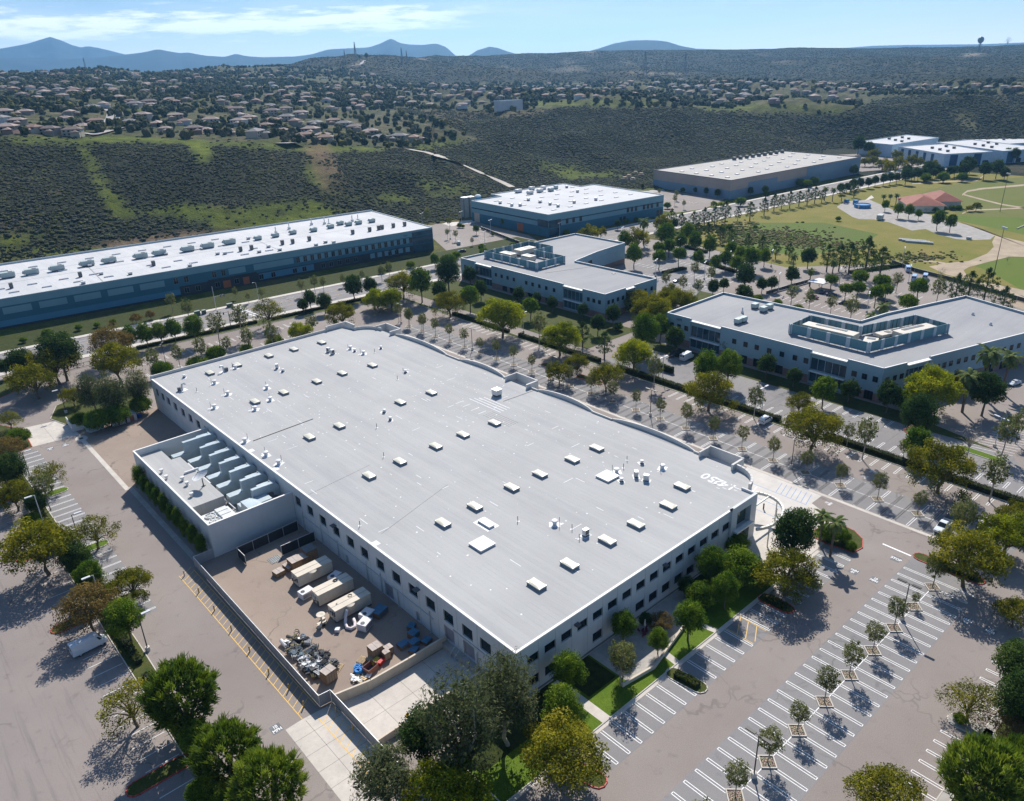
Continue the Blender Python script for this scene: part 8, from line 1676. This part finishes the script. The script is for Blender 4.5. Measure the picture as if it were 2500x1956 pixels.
for a, b in rp_: ok &= (x-a)**2+(y-b)**2 > 5.2**2
grow('chaparral', np.stack([x, y, z-.15], 1)[ok], rad[ok], [brush_m('brush_dark', (0.035, 0.046, 0.032), (0.084, 0.095, 0.057)), brush_m('brush_grey', (0.049, 0.058, 0.049), (0.105, 0.111, 0.081)), brush_m('brush_green', (0.046, 0.059, 0.027), (0.124, 0.135, 0.049))], 2, .62, .2)
inm = np.zeros(U.shape, bool)
for p in MESA: inm |= inpoly(p)
tw_ = inm*(.35+1.3*(fbm(XG, YG, 90, 51) > .5))*np.clip(1.4-DG[None]/2600, .25, 1)*(COVER < .9)
x, y, z, d, r = sample(tw_, 17000, 2); ha = np.array(HOUSES); keep = np.array([np.min((ha[:, 0]-a)**2+(ha[:, 1]-b)**2) > 62 for a, b in zip(x, y)]); rad = 1.6+2.4*r.random(len(x))
grow('far_woods', np.stack([x, y, z-.2], 1)[keep], rad[keep], [brush_m('wood_dark', (0.042, 0.060, 0.026), (0.084, 0.102, 0.038)), brush_m('wood_olive', (0.120, 0.126, 0.036), (0.228, 0.198, 0.054)), brush_m('wood_grey', (0.084, 0.094, 0.058), (0.156, 0.150, 0.084)), brush_m('wood_deep', (0.026, 0.041, 0.019), (0.054, 0.070, 0.029))], 2, 1.05, .8, 9)
# weeds and low scrub in the open field
fp = []
for u0, v0, n_, su, sv in ((1780, 560, 420, 60, 16), (1880, 575, 700, 90, 16), (1960, 590, 500, 70, 14), (2060, 600, 260, 60, 10), (1700, 555, 200, 40, 12), (2230, 630, 260, 90, 10), (1800, 590, 240, 60, 8)):
    for k in range(n_): q_ = G(rh.gauss(u0, su*.6), rh.gauss(v0, sv*.6)); fp.append((q_[0], q_[1], -.05))
fp = np.array(fp); grow('field_scrub', fp, .35+.75*np.random.default_rng(4).random(len(fp))**2, [brush_m('scrub_green', (.08, .11, .022), (.15, .17, .035)), brush_m('scrub_dry', (.16, .13, .06), (.27, .22, .12))], 2, .6, .2, 5)
# pylons, mast, hilltop tank
PYL = mat('pylon_steel', (.12, .13, .14), .6)
def pylon(i, u, v, vt, lab='lattice power pylon'):
    p = hit(u, v); 
    if p is None: return
    dd = math.dist(p[:2], CAM[:2]); h = max(12, (v-vt)*dd/FPX); t = thing('power_pylon', f'thin dark {lab} on the skyline, {ordn(i)} from the left', 'pylon', p, .6, 'power pylons'); m = MB(); w_ = h*.07
    for a in (-1, 1):
        for b in (-1, 1): m.tube([(a*w_, b*w_, -1), (a*w_*.3, b*w_*.3, h*.7), (0, 0, h)], h*.012, 4)
    for k in range(6): z_ = h*(.1+.12*k); e = w_*(1-.12*k); m.tube([(-e, -e, z_), (e, e, z_+h*.08)], h*.006, 4); m.tube([(e, -e, z_), (-e, e, z_+h*.08)], h*.006, 4)
    m.build('tower', PYL, t, local=True); m = MB()
    for z_ in (.72, .82, .92): m.box(-h*.14, -h*.008, h*z_, h*.14, h*.008, h*(z_+.014))
    m.build('cross_arm', PYL, t, local=True)
for i, (u, v, vt) in enumerate(((210, 166, 148), (330, 158, 128), (379, 160, 136), (415, 162, 140), (843, 146, 126), (869, 141, 110), (982, 148, 122), (994, 148, 128), (1575, 178, 136), (1672, 176, 136), (1626, 176, 150))): pylon(i, u, v+6, vt)
p = hit(2389, 128); t = thing('water_tower', 'dark round water tower on the right hill crest', 'water tower', p or (0, 0, 0)); dd = math.dist(p[:2], CAM[:2]); s_ = dd/FPX; m = MB(); m.blob((0, 0, 22*s_), (5.6*s_, 5.6*s_, 6*s_), 3, 0, 0); m.build('tank', mat('tower_tank', (.10, .10, .12), .4), t, local=True, smooth=True); m = MB(); m.tube([(0, 0, -2), (0, 0, 17*s_)], 1.2*s_, 10); [m.tube([(3*s_*math.cos(a), 3*s_*math.sin(a), -2), (2.4*s_*math.cos(a), 2.4*s_*math.sin(a), 18*s_)], .3*s_, 5) for a in (0, 1.57, 3.14, 4.71)]; m.build('stem', PYL, t, local=True)
for i, (u, v, w_) in enumerate(((2458, 112, 13), (2486, 106, 13), (895, 142, 11), (878, 142, 7))):
    p = hit(u, v+3)
    if p: tree('dark' if i else 'bare', p[0], p[1], w_*math.dist(p[:2], CAM[:2])/FPX, ('bare lone tree on the right hill crest', 'lone tree at the end of the right hill crest', 'dark tree on the road hilltop', 'small dark tree left on the road hilltop')[i], None, False, z=p[2])
